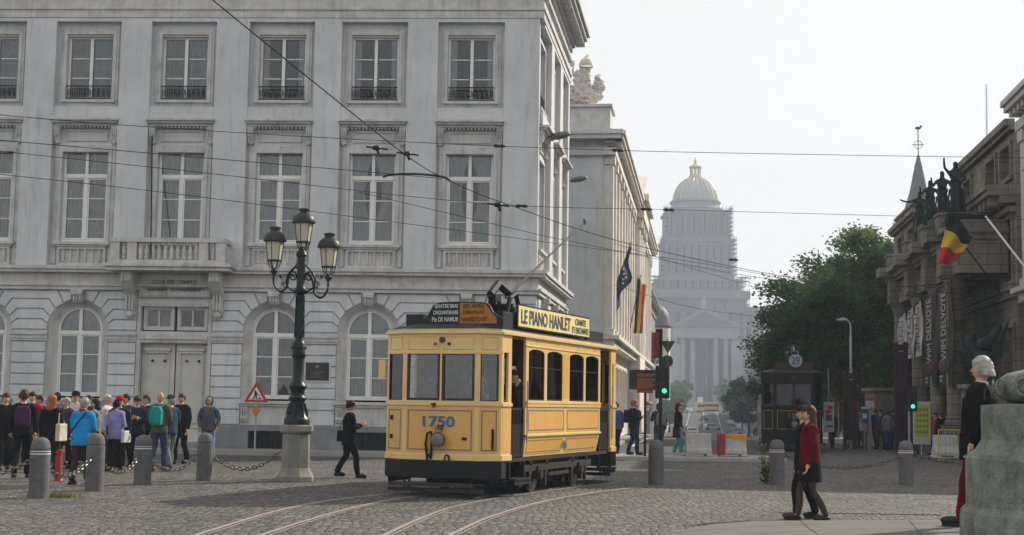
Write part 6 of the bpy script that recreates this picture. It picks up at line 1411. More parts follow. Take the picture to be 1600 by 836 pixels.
# large Belgian flag on the right, hung over the colonnade
A = at(1566, 462, 50.2); B = at(1476, 343, 46.5)
def fR(u, v):      # u across the stripes (along the pole), v down the fly
    x = [ (1476, 347), (1492, 372), (1506, 392), (1520, 398) ]
    topL, topR = at(1486, 330, 46.7), at(1521, 372, 47.6)
    dn = [at(1464, 415, 46.4), at(1494, 408, 47.3)]
    p = topL.lerp(topR, v); q = dn[0].lerp(dn[1], v); r = p.lerp(q, u); return r + Vector((0, .12 * math.sin(v * 9 + u * 3), .04 * math.sin(v * 7)))
flag(A, B, 0, dict(n=(12, 14), f=fR), [fk, fy, fr_], 'large black, yellow and red flag hanging from the museum front')
A = at(942, 505, 70); B = at(986, 378, 71)
def fE(u, v):
    p = B.lerp(A, .04 + .55 * v); hang = Vector((0.03, 0, -1)) * (1.6 * u * (1 - v * .35)); return p + hang * (.25 + .75 * u) + Vector((.10 * math.sin(u * 7 + v * 8) * (.3 + u), .12 * math.sin(v * 10), 0))
o, cl = flag(A, B, 0, dict(n=(14, 12), f=fE), [fb], 'dark blue furled flag with gold stars on a slanting pole over the left pavement')
s = MB()
for k in range(5): p = fE(.35 + .1 * k, .45 + .06 * (k % 3)); s.ball(p + Vector((0, -.12, 0)), .06, 5, 4)
s.build('gold_stars', fy, cl)
A = at(979, 540, 82); B = at(1001, 430, 83)
def fB(u, v):
    p = B.lerp(A, .03 + .28 * v); w_ = .5
    return p + Vector((w_ * u - .15 - .25 * v * 0, .1 * math.sin(u * 12 + v * 4), -3.2 * v - .5 * u * (1 - v) + (v) * 1.1))
c_ = dict(n=(9, 12), f=fB); flag(A, B, 0, c_, [fk, fy, fr_], 'limp black, yellow and red flag hanging over the left pavement')
s = MB(); s.cyl(at(1026, 560, 100), at(1001, 640, 98), .03); tag(s.build('flagpole', steel_m, None), 'bare slanting flagpole low on the left facades', 'flagpole')
s = MB(); s.cyl(at(1540, 338, 49), at(1602, 418, 47.6), .035); tag(s.build('flagpole', white_m, None), 'white slanting flagpole on the museum front at the right edge', 'flagpole')
s = MB(); s.cyl(at(953, 290, 78), at(905, 358, 73), .035); tag(s.build('flagpole', steel_m, None), 'bare flagpole slanting from the white building, high up', 'flagpole')
# ================================================================== overhead wires
wm_ = mat('wire_black', (.02, .02, .022), .9, var=0, spec=.1)
def wire(pts, r, label, ins=()):
    P_ = [at(x, y, Y) for x, y, Y in pts]; s = MB(); Q = catmull(P_, 8) if len(P_) > 2 else P_
    s.tube(Q, r * .72, n=5); o = s.build('overhead_wire', wm_, None); tag(o, label, 'wire', 'overhead tram wires')
    for (x, y, Y) in ins:
        p = at(x, y, Y); q = MB(); q.tube([p + Vector((-.16, 0, .01)), p + Vector((-.08, 0, 0)), p, p + Vector((.08, 0, 0)), p + Vector((.16, 0, -.01))], [.02, .05, .03, .05, .02], n=6); q.build('insulator', iron_m, o)
    return o
wire([(-60, 174, 30), (200, 196, 31), (600, 220, 34), (965, 235, 38), (1300, 242, 40), (1680, 248, 42)], .012, 'topmost span wire crossing the whole picture', [(965, 235, 38), (780, 228, 36)])
wire([(-60, 214, 28), (300, 245, 30), (590, 270, 32), (690, 279, 33)], .012, 'second span wire over the facade, ending in the dark bent bar')
wire([(-60, 230, 29), (300, 268, 31), (760, 318, 35), (1060, 328, 40), (1420, 338, 44), (1680, 345, 46)], .011, 'span wire passing the palace dome with small insulators', [(815, 322, 36), (1010, 327, 39), (1045, 328, 40)])
wire([(-60, 266, 27), (250, 300, 29), (600, 345, 32), (880, 382, 36), (1100, 412, 42), (1300, 447, 50), (1500, 462, 55)], .010, 'lower span wire sloping down to the right across the street')
wire([(325, -6, 20), (480, 120, 22.5), (635, 243, 26), (700, 281, 27.5), (800, 322, 30), (1000, 385, 38), (1250, 436, 56), (1400, 452, 70)], .014, 'contact wire running diagonally from the top edge down the street', [(1146, 406, 47)])
wire([(560, 300, 30), (780, 352, 33), (905, 380, 36), (1150, 428, 48), (1240, 440, 55)], .010, 'thin wire just under the diagonal contact wire')
wire([(960, 380, 50), (1100, 425, 60), (1250, 470, 80)], .012, 'short wire before the palace tower'); wire([(960, 445, 50), (1080, 480, 60), (1200, 497, 75)], .012, 'lowest wire before the palace pediment')
wire([(1250, 432, 48), (1340, 448, 50), (1440, 446, 52), (1600, 430, 50)], .012, 'dark wire in front of the tree tops at the right')
wire([(1350, 400, 48), (1404, 490, 50)], .010, 'short slanting stay wire before the trees')
wire([(1430, 452, 46), (1600, 470, 44)], .010, 'wire crossing in front of the museum columns')
s = MB(); P_ = [at(x, y, 27.2) for x, y in ((598, 277), (612, 273), (650, 272), (690, 276), (704, 283))]; s.tube(catmull(P_, 5), .022); o = s.build('wire_frog', iron_m, None); tag(o, 'dark bent switch bar on the overhead wires above the facade', 'wire fitting')
for (x, y, lb) in ((588, 231, 'left dark clamp on the wires over the facade'), (636, 240, 'clamp with a white insulator on the diagonal wire'), (778, 320, 'clamp where the wires cross near the building corner')):
    p = at(x, y, 27); s = MB(); s.ball(p, (.09, .05, .05), 8, 6); s.tube([p + Vector((-.2, 0, .02)), p, p + Vector((.22, 0, -.03))], .018); s.tube([p, p + Vector((.05, 0, -.12))], .03); tag(s.build('wire_clamp', iron_m, None), lb, 'wire fitting', 'clamps on the overhead wires')
# ================================================================== weeds
def grass(P, n, spread, h, lb, mt):
    r = random.Random(int(P.x * 10)); s = MB()
    for k in range(n):
        x, y = r.gauss(0, spread), r.gauss(0, spread * .5); a = r.uniform(0, 6.28); hh = h * r.uniform(.4, 1.1); w = .008
        b = Vector((P.x + x, P.y + y, P.z)); t = b + Vector((math.cos(a) * hh * .6, math.sin(a) * hh * .6, hh)); sd = Vector((-math.sin(a), math.cos(a), 0)) * w
        s.add([b - sd, b + sd, t], [(0, 1, 2)])
    tag(s.build('grass_tuft', mt), lb, kind='stuff')
gm_ = leaf_mat('weed_green', (.06, .1, .02), (.14, .19, .05))
grass(gp(84, 777), 420, .20, .09, 'green grass growing at the foot of the leftmost bollard', gm_)
P = gp(1196, 755); s = MB(); r = random.Random(3)
for k in range(12):
    a = r.uniform(0, 6.28); L = r.uniform(.3, .95); pts = [Vector((0, 0, 0)), Vector((math.cos(a) * L * .12, math.sin(a) * .1, L * .5)), Vector((math.cos(a) * L * .28, math.sin(a) * .2, L))]; s.tube(pts, .005, n=4)
    for q in range(26):
        t = r.random(); c = pts[0].lerp(pts[2], t) + Vector((r.gauss(0, .05), r.gauss(0, .05), r.gauss(0, .03))); d1 = Vector((r.uniform(-1, 1), r.uniform(-1, 1), r.uniform(-.5, .8))).normalized() * .05; d2 = d1.cross(Vector((r.random(), r.random(), 1))).normalized() * .018
        s.add([c - d1, c + d2, c + d1, c - d2], [(0, 1, 2, 3)])
tag(s.build('weed_plant', gm_, None, Matrix.Translation(P)), 'leafy weed growing beside the bollard left of the girls', 'plant')
# drain cover strip by the kerb
s = MB(); [s.box(-1.3 + k * .1, -1.25 + k * .1, -.10, .10, .0, .012) for k in range(26)]; Pq = gp(1345, 803)
tag(s.build('drain_cover', granite_m, None, T(Pq.x, Pq.y, 0.001)), 'long stone drain strip set in the cobbles behind the platform edge', 'drain')
# ================================================================== statue platform and pedestal
plat_m = mat('platform_stone', (.125, .118, .11), .85, var=.22, scale=1.3, bump=.3, streak=.1)
for k_, row in enumerate([[(1010, 836), (1200, 822), (1350, 819), (1500, 818)], [(1160, 836), (1300, 828), (1490, 826)], [(1250, 813), (1262, 824), (1280, 836)], [(1420, 812), (1428, 822), (1440, 836)]]):
    ribbon('paving_joint', [gp(x, y, .43) for x, y in row], .012, .4325 - .43, mat('joint_dark', (.04, .038, .035), .9, var=.2), 'dark joint between the stones of the platform')
PEDc = Vector((5.55, 12.6, 0))
s = MB()
pl = [gp(960, 850, .43), gp(1040, 831, .43), gp(1110, 819, .43), gp(1180, 813.5, .43), gp(1330, 812.5, .43), gp(1560, 812, .43), gp(1750, 812, .43)]
poly = [(p.x, p.y) for p in pl] + [(14, 3), (-.2, 3), (0.6, 9)]
s.prism(poly, -.1, .43, 'z'); tag(s.build('statue_platform', plat_m, None, bevel=.02), 'low stone platform curving in at the lower right', kind='structure')
ped_m = mat('lichen_stone', (.17, .19, .165), .9, var=.5, scale=4.5, bump=1.0, bscale=28, streak=.5)
zz = lambda y, Y=13.0: (641.5 - y) * Y / FPX + EYE
s = MB()
s.lathe([(1.575, .43), (1.575, zz(800)), (1.565, zz(792)), (1.53, zz(786)), (1.52, zz(782)), (1.52, zz(712)), (1.50, zz(705)), (1.44, zz(700)), (1.40, zz(690)), (1.38, zz(684)), (1.38, zz(632)), (1.20, zz(629))], (PEDc.x, PEDc.y, 0), 48)
PD_ = s.build('pedestal', ped_m, None, smooth=18); tag(PD_, 'green-stained round stone pedestal in steps at the right edge', 'pedestal')
s = MB(); s.lathe([(1.1, zz(629)), (1.20, zz(622)), (1.265, zz(608)), (1.25, zz(595)), (1.15, zz(582)), (1.0, zz(576)), (.7, zz(573))], (PEDc.x, PEDc.y, 0), 40); s.build('rounded_cap', ped_m, PD_, smooth=50)
for a0 in range(0, 40):
    a = a0 * math.pi / 20
    if a0 % 2: continue
    s = MB(); s.tube([(PEDc.x + (1.27 + .0) * math.cos(a + .07 * math.sin(t)), PEDc.y + 1.27 * math.sin(a + .07 * math.sin(t)), zz(605) + .07 * math.cos(t)) for t in [k * .4 for k in range(17)]], .008, n=4); s.build('carved_ring', ped_m, PD_)
# ================================================================== people
SKIN = {k: mat('skin_' + k, c, .55, var=.06, scale=8) for k, c in dict(light=(.52, .31, .22), pink=(.58, .34, .26), tan=(.38, .22, .14)).items()}
HAIRM = {k: mat('hair_' + k, c, .6, var=.25, scale=14) for k, c in dict(black=(.012, .010, .009), brown=(.045, .025, .014), ginger=(.25, .085, .03), grey=(.28, .27, .26), white=(.36, .35, .33), auburn=(.10, .035, .018), longbrown=(.05, .022, .012), bald=(.30, .2, .15)).items()}
def cloth(name, c): return mat('cloth_' + name, c, .95, var=.22, scale=5, bump=.35, bscale=18, spec=.06)
BLK = cloth('black', (.011, .011, .013)); NAVY = cloth('navy', (.02, .026, .05)); DKG = cloth('charcoal', (.04, .042, .046)); BRN = cloth('dark_brown', (.035, .028, .022)); JEAN = cloth('denim', (.04, .065, .13)); LJEAN = cloth('light_denim', (.16, .22, .36))
BLUE = cloth('bright_blue', (.015, .24, .55)); LIL = cloth('lilac', (.22, .24, .48)); RED = cloth('red', (.28, .02, .02)); OLV = cloth('olive', (.075, .075, .045)); TEAL = cloth('teal', (.01, .24, .24)); WHT = cloth('white', (.6, .6, .6)); GRY = cloth('grey', (.16, .17, .18)); SLATE = cloth('slate', (.075, .085, .11)); PLAID = cloth('plaid_teal', (.03, .06, .09)); SHOE = mat('shoe_dark', (.02, .018, .016), .5, var=.1); SHOEL = mat('shoe_light', (.5, .48, .46), .5, var=.1); PURP = cloth('purple', (.07, .02, .07)); SAND = cloth('sand', (.3, .25, .18)); CRIM = cloth('crimson', (.10, .006, .010)); TIGHTS = mat('tights', (.06, .038, .03), .6, var=.1); REDT = cloth('dark_red_trousers', (.12, .01, .015)); AQUA = cloth('aqua', (.06, .28, .27)); PINKW = cloth('pale_pink', (.55, .45, .47))
FOLD = bpy.data.textures.new('cloth_folds', 'CLOUDS'); FOLD.noise_scale = .09
TUFT = bpy.data.textures.new('hair_tufts', 'CLOUDS'); TUFT.noise_scale = .025
def head_extra(hz_, yaw=0, tilt=0, detail=True):
    """face parts joined into the body mesh: skull, nose, brow, lips, ears, chin, eyes"""
    b = MB(); M = Matrix.Translation((0, .02, hz_)) @ Matrix.Rotation(yaw, 4, 'Z') @ Matrix.Rotation(tilt, 4, 'X')
    n, k = (16, 12) if detail else (10, 8)
    q = MB(); q.ball((0, 0, 0), 1, n, k)
    vs = []
    for v in q.v:
        x, y, z = v; w = .074 * (1 - .22 * max(0, -z) ** 1.5); d = .095 if y < 0 else .088
        jaw = .016 * max(0, -z) * (1 if y > 0 else -1.5); vs.append(M @ Vector((x * w, y * d * (1 - .12 * max(0, -z)) + jaw, z * .118)))
    parts = [(vs, q.f, 0)]
    def add(mb, mi): parts.append(([M @ Vector(v) for v in mb.v], mb.f, mi))
    m = MB(); m.prism([(.078, .022), (.112, -.028), (.085, -.038)], -.014, .014, 'x'); add(m, 0)
    for sg in (-1, 1):
        m = MB(); m.ball((sg * .074, -.005, -.01), (.010, .020, .030), 8, 6); add(m, 0)
        if detail: m = MB(); m.ball((sg * .030, .080, .014), (.013, .008, .008), 8, 5); add(m, 1); m = MB(); m.box(sg * .030 - .018, sg * .030 + .018, .078, .090, .030, .037); add(m, 1)
    if detail: m = MB(); m.ball((0, .088, -.062), (.024, .010, .008), 8, 5); add(m, 2)
    return parts
eye_m = mat('eye_dark', (.02, .015, .012), .3, var=0); lip_m = mat('lips', (.34, .13, .11), .5, var=0)
def person(P, face, label, h=1.74, top=BLK, legs=BLK, hair='brown', skin_='light', female=False, arms=('down', 'down'), stride=.12, long_hair=0, coat=0.0, hat=None, hood=None, lean=0.0, shoe=SHOE, skirt=None, head_yaw=0, head_tilt=0, group=None, sub=2, bald=False, detail=True, stout=1.0, shirt=None):
    """face = heading in radians: 0 looks away from the camera (+Y); pi looks towards it"""
    k = h / 1.75; st = stride
    hp, ab = .095 * (1.05 if female else 1), 1
    Z = dict(pelvis=.93, waist=1.08, chest=1.30, neck=1.47, head=1.585, knee=.50, ankle=.09)
    ln = lambda z: lean * max(0, z - .93)
    sw = .195 if not female else .172; tw = stout
    J = {'pelvis': ((0, 0, .95), (.12 * tw, .095 * tw)), 'waist': ((0, ln(1.1), 1.10), (.11 * tw, .085 * tw)), 'chest': ((0, ln(1.3), 1.30), (.155 * tw, .11 * tw)), 'collar': ((0, ln(1.42), 1.42), (.085, .065)), 'neck': ((0, ln(1.48) + .01, 1.50), .052), 'nape': ((0, ln(1.55) + .02, 1.56), .055)}
    E = [('pelvis', 'waist'), ('waist', 'chest'), ('chest', 'collar'), ('collar', 'neck'), ('neck', 'nape')]
    LJ = {'pelvis': ((0, 0, 1.0), (.14 * min(tw, 1.08), .11 * min(tw, 1.08)))}; LE = []
    for sg, nm in ((-1, 'l'), (1, 'r')):
        f = st * sg; bend = .05 + abs(st) * (.35 if sg < 0 else .1)
        hip = (sg * hp, 0, .88); knee = (sg * (hp + .005), f * .5 + bend * .6, .49); ank = (sg * (hp + .005), f - (.02 if sg > 0 else .04), .095 + (.04 if sg < 0 and st > .2 else 0)); toe = (sg * (hp + .02), f + .12, .05)
        J[nm + 'hip'] = (hip, .066); J[nm + 'knee'] = (knee, .042); J[nm + 'ank'] = (ank, .032); J[nm + 'toe'] = (toe, (.03, .02))
        E += [('pelvis', nm + 'hip'), (nm + 'hip', nm + 'knee'), (nm + 'knee', nm + 'ank'), (nm + 'ank', nm + 'toe')]
        mid = tuple((a + b) / 2 for a, b in zip(hip, knee))
        sk = .82 if skirt or legs is TIGHTS else 1.0; LJ[nm + 'hip'] = (hip, .110 * (.5 + tw * .5) * sk); LJ[nm + 'thigh'] = (mid, .098 * sk); LJ[nm + 'knee'] = (knee, .076 * (sk - (.1 if sk < 1 else 0))); LJ[nm + 'calf'] = (tuple((a_ + b_ * 1.0) / 2 - (0.015 if i_ == 1 else 0) for i_, (a_, b_) in enumerate(zip(knee, ank))), .072 * (sk if sk == 1 else .86)); LJ[nm + 'ank'] = ((ank[0], ank[1], ank[2] - .03), .066 if sk == 1 else .042)
        LE += [('pelvis', nm + 'hip'), (nm + 'hip', nm + 'thigh'), (nm + 'thigh', nm + 'knee'), (nm + 'knee', nm + 'calf'), (nm + 'calf', nm + 'ank')]
    AJ = {'waist': ((0, ln(1.12), 1.14), (.150 * tw, .115 * tw)), 'chest': ((0, ln(1.3), 1.30), (.186 * tw, .14 * tw)), 'collar': ((0, ln(1.43), 1.43), (.125, .09)), 'top': ((0, ln(1.5) + .008, 1.515), .066)}
    AE = [('waist', 'chest'), ('chest', 'collar'), ('collar', 'top')]
    hands = {}
    for sg, nm, pose in ((-1, 'l', arms[0]), (1, 'r', arms[1])):
        sh = Vector((sg * sw, ln(1.4), 1.415))
        pose_ = {'down': ((.035, -.03, -.29), (.04, .05, -.55)), 'swing': ((.03, .08, -.28), (.03, .24, -.50)), 'back': ((.05, -.12, -.26), (.06, -.18, -.50)), 'pocket': ((.07, -.08, -.27), (.03, .08, -.47)), 'phone': ((.06, .04, -.28), (-.10, .27, -.20)), 'hold': ((.04, .02, -.29), (-.05, .24, -.32)), 'up': ((.09, .10, -.22), (-.02, .24, -.02)), 'face': ((.06, .12, -.24), (-.10, .20, .03)), 'strap': ((.09, .02, -.26), (-.04, .15, -.06)), 'point': ((.12, .22, -.10), (.10, .46, .02))}[pose]
        el = sh + Vector((sg * pose_[0][0], pose_[0][1], pose_[0][2])); wr = sh + Vector((sg * pose_[1][0], pose_[1][1], pose_[1][2])); dr = (wr - el).normalized()
        J[nm + 'sh'] = (tuple(sh), .058); J[nm + 'el'] = (tuple(el), .040); J[nm + 'wr'] = (tuple(wr), .027); J[nm + 'palm'] = (tuple(wr + dr * .065), (.036, .022))
        E += [('collar', nm + 'sh'), (nm + 'sh', nm + 'el'), (nm + 'el', nm + 'wr'), (nm + 'wr', nm + 'palm')]
        AJ[nm + 'sh'] = (tuple(sh), .085); AJ[nm + 'el'] = (tuple(el), .068); AJ[nm + 'wr'] = (tuple(wr + dr * .01), .050); AE += [('collar', nm + 'sh'), (nm + 'sh', nm + 'el'), (nm + 'el', nm + 'wr')]
        side = dr.cross(Vector((0, 1, .2))).normalized(); hands[nm] = (wr, dr, side, sg)
    parts = head_extra(1.635, head_yaw, head_tilt, detail)
    parts = [([Vector(v) + Vector((0, ln(1.64), 0)) for v in a], b, c) for a, b, c in parts]
    if detail:
        for nm, (wr, dr, side, sg) in hands.items():
            pn = dr.cross(side)
            for q in range(4):
                b0 = wr + dr * .085 + side * (-.027 + .018 * q); L = (.068, .078, .074, .058)[q]; m = MB()
                m.tube([b0 - dr * .02, b0 + dr * L * .45, b0 + dr * L * .8 + pn * .018 * sg, b0 + dr * L * .9 + pn * .038 * sg], [.010, .009, .008, .006], n=6); parts.append((m.v, m.f, 0))
            m = MB(); b0 = wr + dr * .04 - side * .028; m.tube([b0, b0 - side * .025 + dr * .03, b0 - side * .03 + dr * .06 + pn * .01], [.013, .010, .007], n=6); parts.append((m.v, m.f, 0))
    M = Matrix.Translation(P) @ Matrix.Rotation(face, 4, 'Z') @ Matrix.Scale(k, 4)
    body = skin('person', J, E, SKIN[skin_], None, M, sub=sub, extra=(parts, [eye_m, lip_m]))
    tag(body, label, 'person', group)
    leg_m = legs
    if skirt:
        lm = skin('tights', LJ, LE, TIGHTS, body, sub=sub)
        for v in lm.data.vertices: pass
        s = MB(); s.lathe([(.15, 1.08), (.185, .96), (.215, .80), (.225, .60), (.21, .60), (.12, 1.07)], (0, 0, 0), 20, sy=.8); s.build('skirt', skirt, body, smooth=60)
    else:
        to = skin('trousers', LJ, LE, leg_m, body, sub=sub)
        if detail: dsp = to.modifiers.new('folds', 'DISPLACE'); dsp.texture = FOLD; dsp.strength = .03; dsp.mid_level = .5
    hem = .84 - coat; tb = MB(); rr = random.Random(int(P.x * 77) + 5); ph = rr.uniform(0, 6)
    rows = [hem, hem + .012, hem + .05, (hem + 1.02) / 2, 1.02, 1.12, 1.22, 1.32, 1.39]; rad = [.178, .192, .194, .190, .180, .176, .182, .180, .12]
    N_ = 28
    for z_, r_ in zip(rows, rad):
        for q in range(N_):
            a_ = 2 * math.pi * q / N_; w_ = r_ * tw * (1 + .022 * math.sin(a_ * 5 + ph + z_ * 9) + .016 * math.sin(a_ * 9 - z_ * 15) + (.02 * math.sin(z_ * 60 + ph) if z_ > hem + .03 else 0))
            tb.v.append((math.cos(a_) * w_, math.sin(a_) * w_ * .78 + ln(z_), z_))
    for i_ in range(len(rows) - 1):
        for q in range(N_): tb.f.append((i_ * N_ + q, i_ * N_ + (q + 1) % N_, (i_ + 1) * N_ + (q + 1) % N_, (i_ + 1) * N_ + q))
    tb.f.append(tuple(range(N_ - 1, -1, -1)))
    jk = skin('jacket' if top is not WHT else 'shirt', AJ, AE, top, body, sub=sub, extra=([(tb.v, tb.f, 0)], []))
    if detail: dsp = jk.modifiers.new('folds', 'DISPLACE'); dsp.texture = FOLD; dsp.strength = .028; dsp.mid_level = .5
    for sg, nm in ((-1, 'l'), (1, 'r')):
        a = Vector(J[nm + 'ank'][0]); t = Vector(J[nm + 'toe'][0]); s = MB(); s.ball((a + t) / 2 - Vector((0, -.005, .012 if a.z < .12 else .0)), (.050, .140, .050), 14, 8)
        zc = (a.z + t.z) / 2 - (.012 if a.z < .12 else 0); s.box((a.x + t.x) / 2 - .042, (a.x + t.x) / 2 + .042, (a.y + t.y) / 2 - .115, (a.y + t.y) / 2 + .115, max(.0, zc - .056), zc - .018); s.build('shoe', shoe, body, smooth=50)
    # hair
    hc = Vector((0, .02 + ln(1.64), 1.635)); HM = Matrix.Translation(hc) @ Matrix.Rotation(head_yaw, 4, 'Z') @ Matrix.Rotation(head_tilt, 4, 'X')
    if not bald and not hood:
        r = random.Random(int(P.x * 100)); q = MB(); q.ball((0, 0, 0), 1, 18, 12); vs = []; 
        for v in q.v:
            x, y, z = v; cut = 1.0
            if y > .25 and z < .45: cut = .80
            if z < -.35 and y > -.3: cut = .78
            if z < -.2: cut *= .93
            nz = 1 + .05 * math.sin(x * 9 + z * 7 + P.x) + .03 * r.random()
            vs.append(HM @ Vector((x * .096 * cut * nz, (y * .116 - .010) * cut * nz, z * .126 * cut * nz + .010)))
        m = MB(); m.add(vs, q.f)
        if long_hair:
            L = long_hair; b = MB(); seg = 9; rows = 7
            for j_ in range(rows + 1):
                t = j_ / rows
                for i in range(seg + 1):
                    a = math.pi * (1.02 + .96 * i / seg); w = .096 + .055 * math.sin(min(1, t * 1.4) * 1.6) * min(1, L * 2); wv = .008 * math.sin(i * 2.3 + t * 5)
                    b.v.append(tuple(HM @ Vector((math.cos(a) * (w + wv), math.sin(a) * (.098 + .05 * t + wv) - .012, .06 - t * (L + .06) - .03 * abs(math.cos(a)) * -1))))
                for i in range(seg + 1):
                    a = math.pi * (1.02 + .96 * i / seg); w = .070 + .04 * math.sin(min(1, t * 1.4) * 1.6) * min(1, L * 2)
                    b.v.append(tuple(HM @ Vector((math.cos(a) * w, math.sin(a) * (.055 + .03 * t) - .012, .06 - t * (L + .05)))))
            n2 = 2 * (seg + 1)
            for j_ in range(rows):
                for o0 in (0, seg + 1):
                    for i in range(seg): a = j_ * n2 + o0 + i; b.f.append((a, a + 1, a + n2 + 1, a + n2)); b.m.append(0)
                for i in (0, seg): a = j_ * n2 + i; b.f.append((a, a + seg + 1, a + seg + 1 + n2, a + n2)); b.m.append(0)
            for i in range(seg): a = rows * n2 + i; b.f.append((a, a + 1, a + seg + 2, a + seg + 1)); b.m.append(0)
            m.add(b.v, b.f)
        ho = m.build('hair', HAIRM[hair], body, smooth=80)
        if detail: sb_ = ho.modifiers.new('d', 'SUBSURF'); sb_.levels = sb_.render_levels = 1; dh = ho.modifiers.new('t', 'DISPLACE'); dh.texture = TUFT; dh.strength = .03; dh.mid_level = .45
    if hat:
        s = MB(); s.lathe([(.10, 0), (.102, .03), (.092, .07), (.06, .10), (.01, .11)], (0, 0, 0), 18, sy=1.12, M=HM @ Matrix.Translation((0, -.004, .045))); s.prism([(-.075, .07), (.075, .07), (.06, .16), (0, .18), (-.06, .16)], .048, .06, 'z', M=HM); s.build('cap', hat, body, smooth=50)
    if hood:
        s = MB(); pr = []
        q = MB(); q.ball((0, 0, 0), 1, 18, 12)
        vs = [HM @ Vector((x * .112, (y * .13 - .025) if y < .35 else .02, z * .15 + .0)) for x, y, z in q.v]; s.add(vs, q.f); s.build('hood', hood, body, smooth=60)
    if shirt:
        s = MB(); s.lathe([(.066, 1.46), (.070, 1.50), (.060, 1.505)], (0, ln(1.47) + .006, 0), 16); s.build('collar', shirt, body, smooth=50)
    return body, M
def backpack(M, mt, label, s_=1.0):
    s = MB(); s.prism([(-.13 * s_, -.0), (.13 * s_, 0), (.15 * s_, .1), (.15 * s_, .32), (.10 * s_, .42), (-.10 * s_, .42), (-.15 * s_, .32), (-.15 * s_, .1)], -.30, -.13, 'y'); o = s.build('backpack', mt, None, M @ Matrix.Translation((0, .0, 1.02)), bevel=.03); tag(o, label, 'backpack')
    s = MB(); s.box(-.10, .10, -.335, -.30, .05, .2); s.build('pocket', mt, o, bevel=.015)
    for sg in (-1, 1): s = MB(); s.tube(catmull([(sg * .09, -.14, .40), (sg * .11, -.02, .47), (sg * .11, .13, .38), (sg * .12, .14, .2), (sg * .13, .0, .06), (sg * .12, -.14, .03)], 4), .014, n=5); s.build('strap', mt, o)
    return o
def bag(M, x, y, z, w, hh, mt, label, strap=True, cat='bag'):
    s = MB(); s.prism([(-w / 2, 0), (w / 2, 0), (w / 2 * .92, hh), (-w / 2 * .92, hh)], -.05, .05, 'x' if False else 'y', M=Matrix.Rotation(math.pi / 2, 4, 'Z')); o = s.build('shoulder_bag', mt, None, M @ Matrix.Translation((x, y, z)), bevel=.02); tag(o, label, cat)
    if strap: s = MB(); s.tube([(0, -w * .35, hh), (-x * .3, -y * .5, 1.47 - z), (0, w * .35, hh)], .010, n=5); s.build('strap', mt, o)
    return o
TO = math.pi; LF = math.pi / 2; RG = -math.pi / 2
GRP = 'people of the group on the left'
def G(px_, py_): return gp(px_, py_)
person(G(4, 735), TO + .5, 'person in black cut off by the left edge', top=BLK, hair='brown', arms=('pocket', 'down'), group=GRP)
person(Vector((*gx(34, 37).xy, 0)), TO + .3, 'man in a grey flat cap behind the walker with the purple backpack', top=DKG, hair='brown', hat=GRY, group=GRP, h=1.76)
b, M = person(G(32, 748), .25, 'walker in black seen from behind, carrying a purple backpack', top=BLK, legs=BLK, hair='brown', stride=.3, arms=('swing', 'back'), group=GRP, h=1.80); backpack(M, PURP, 'purple backpack on the walker in black at the far left', 1.0)
person(Vector((*gx(50, 35).xy, 0)), TO, 'man with a red top between the cap wearer and the ginger-haired woman', top=RED, hair='black', group=GRP, h=1.78)
b, M = person(G(76, 752), -.2, 'ginger-haired woman in black with a white tote bag', top=BLK, legs=BRN, hair='ginger', female=True, long_hair=.2, arms=('down', 'hold'), group=GRP, h=1.70, shoe=SHOEL); bag(M, .26, -.05, .82, .34, .36, cloth('canvas_white', (.5, .47, .38)), 'white tote bag hanging from the ginger-haired woman')
person(Vector((*gx(104, 34).xy, 0)), TO - .4, 'bareheaded person just left of the blue jacket, mostly hidden', top=DKG, hair='grey', group=GRP, h=1.66)
b, M = person(G(124, 757), -.15, 'grey-haired person in a bright blue jacket seen from behind', top=BLUE, legs=BRN, hair='grey', arms=('hold', 'hold'), lean=.10, stout=1.12, group=GRP, h=1.66, stride=.14, coat=.06)
s = MB(); s.tube([M @ Vector((-.17, -.10, 1.08)), M @ Vector((0, -.165, 1.28)), M @ Vector((.12, -.06, 1.47))], .012, n=5); tag(s.build('bag_strap', BLK, None), 'dark strap across the back of the blue jacket', 'strap')
s = MB(); s.lathe([(.075, 0), (.085, .03), (.075, .06)], (0, .02, 1.47), 14, M=M); tag(s.build('neck_scarf', RED, None), 'red scarf round the neck of the person in the blue jacket', 'scarf')
person(Vector((*gx(118, 36).xy, 0)), TO, 'man in a dark cap and pale pink shirt behind the blue jacket', top=PINKW, hair='brown', hat=BLK, group=GRP, h=1.80)
person(Vector((*gx(150, 33).xy, 0)), LF, 'woman with dark hair and a grey cardigan behind the second bollard', top=GRY, hair='black', female=True, long_hair=.15, arms=('phone', 'down'), group=GRP, h=1.64)
person(Vector((*gx(166, 35).xy, 0)), RG, 'white-haired man in a pale shirt turned to the right', top=PINKW, legs=DKG, hair='white', arms=('point', 'down'), group=GRP, h=1.74)
b, M = person(G(178, 736), -.35, 'dark-haired woman in a lilac quilted jacket seen from behind', top=LIL, legs=BLK, hair='black', female=True, arms=('down', 'hold'), stout=1.08, group=GRP, h=1.62, coat=.05)
bag(M, .24, .1, .70, .3, .3, mat('white_plastic_bag', (.55, .55, .55), .5, var=.1), 'white plastic bag carried by the woman in the lilac jacket', strap=True)
person(Vector((*gx(187, 33.5).xy, 0)), TO + .2, 'person in a red cap behind the lilac jacket', top=NAVY, hair='brown', hat=cloth('cap_red', (.4, .02, .03)), group=GRP, h=1.70)
person(Vector((*gx(197, 35).xy, 0)), TO - .3, 'dark-haired person next to the red cap, at the back', top=DKG, hair='black', group=GRP, h=1.76)
b, M = person(G(211, 733), TO + .15, 'person in a navy jacket looking down at something in both hands', top=NAVY, legs=BLK, hair='brown', arms=('phone', 'phone'), head_tilt=-.4, group=GRP, h=1.72)
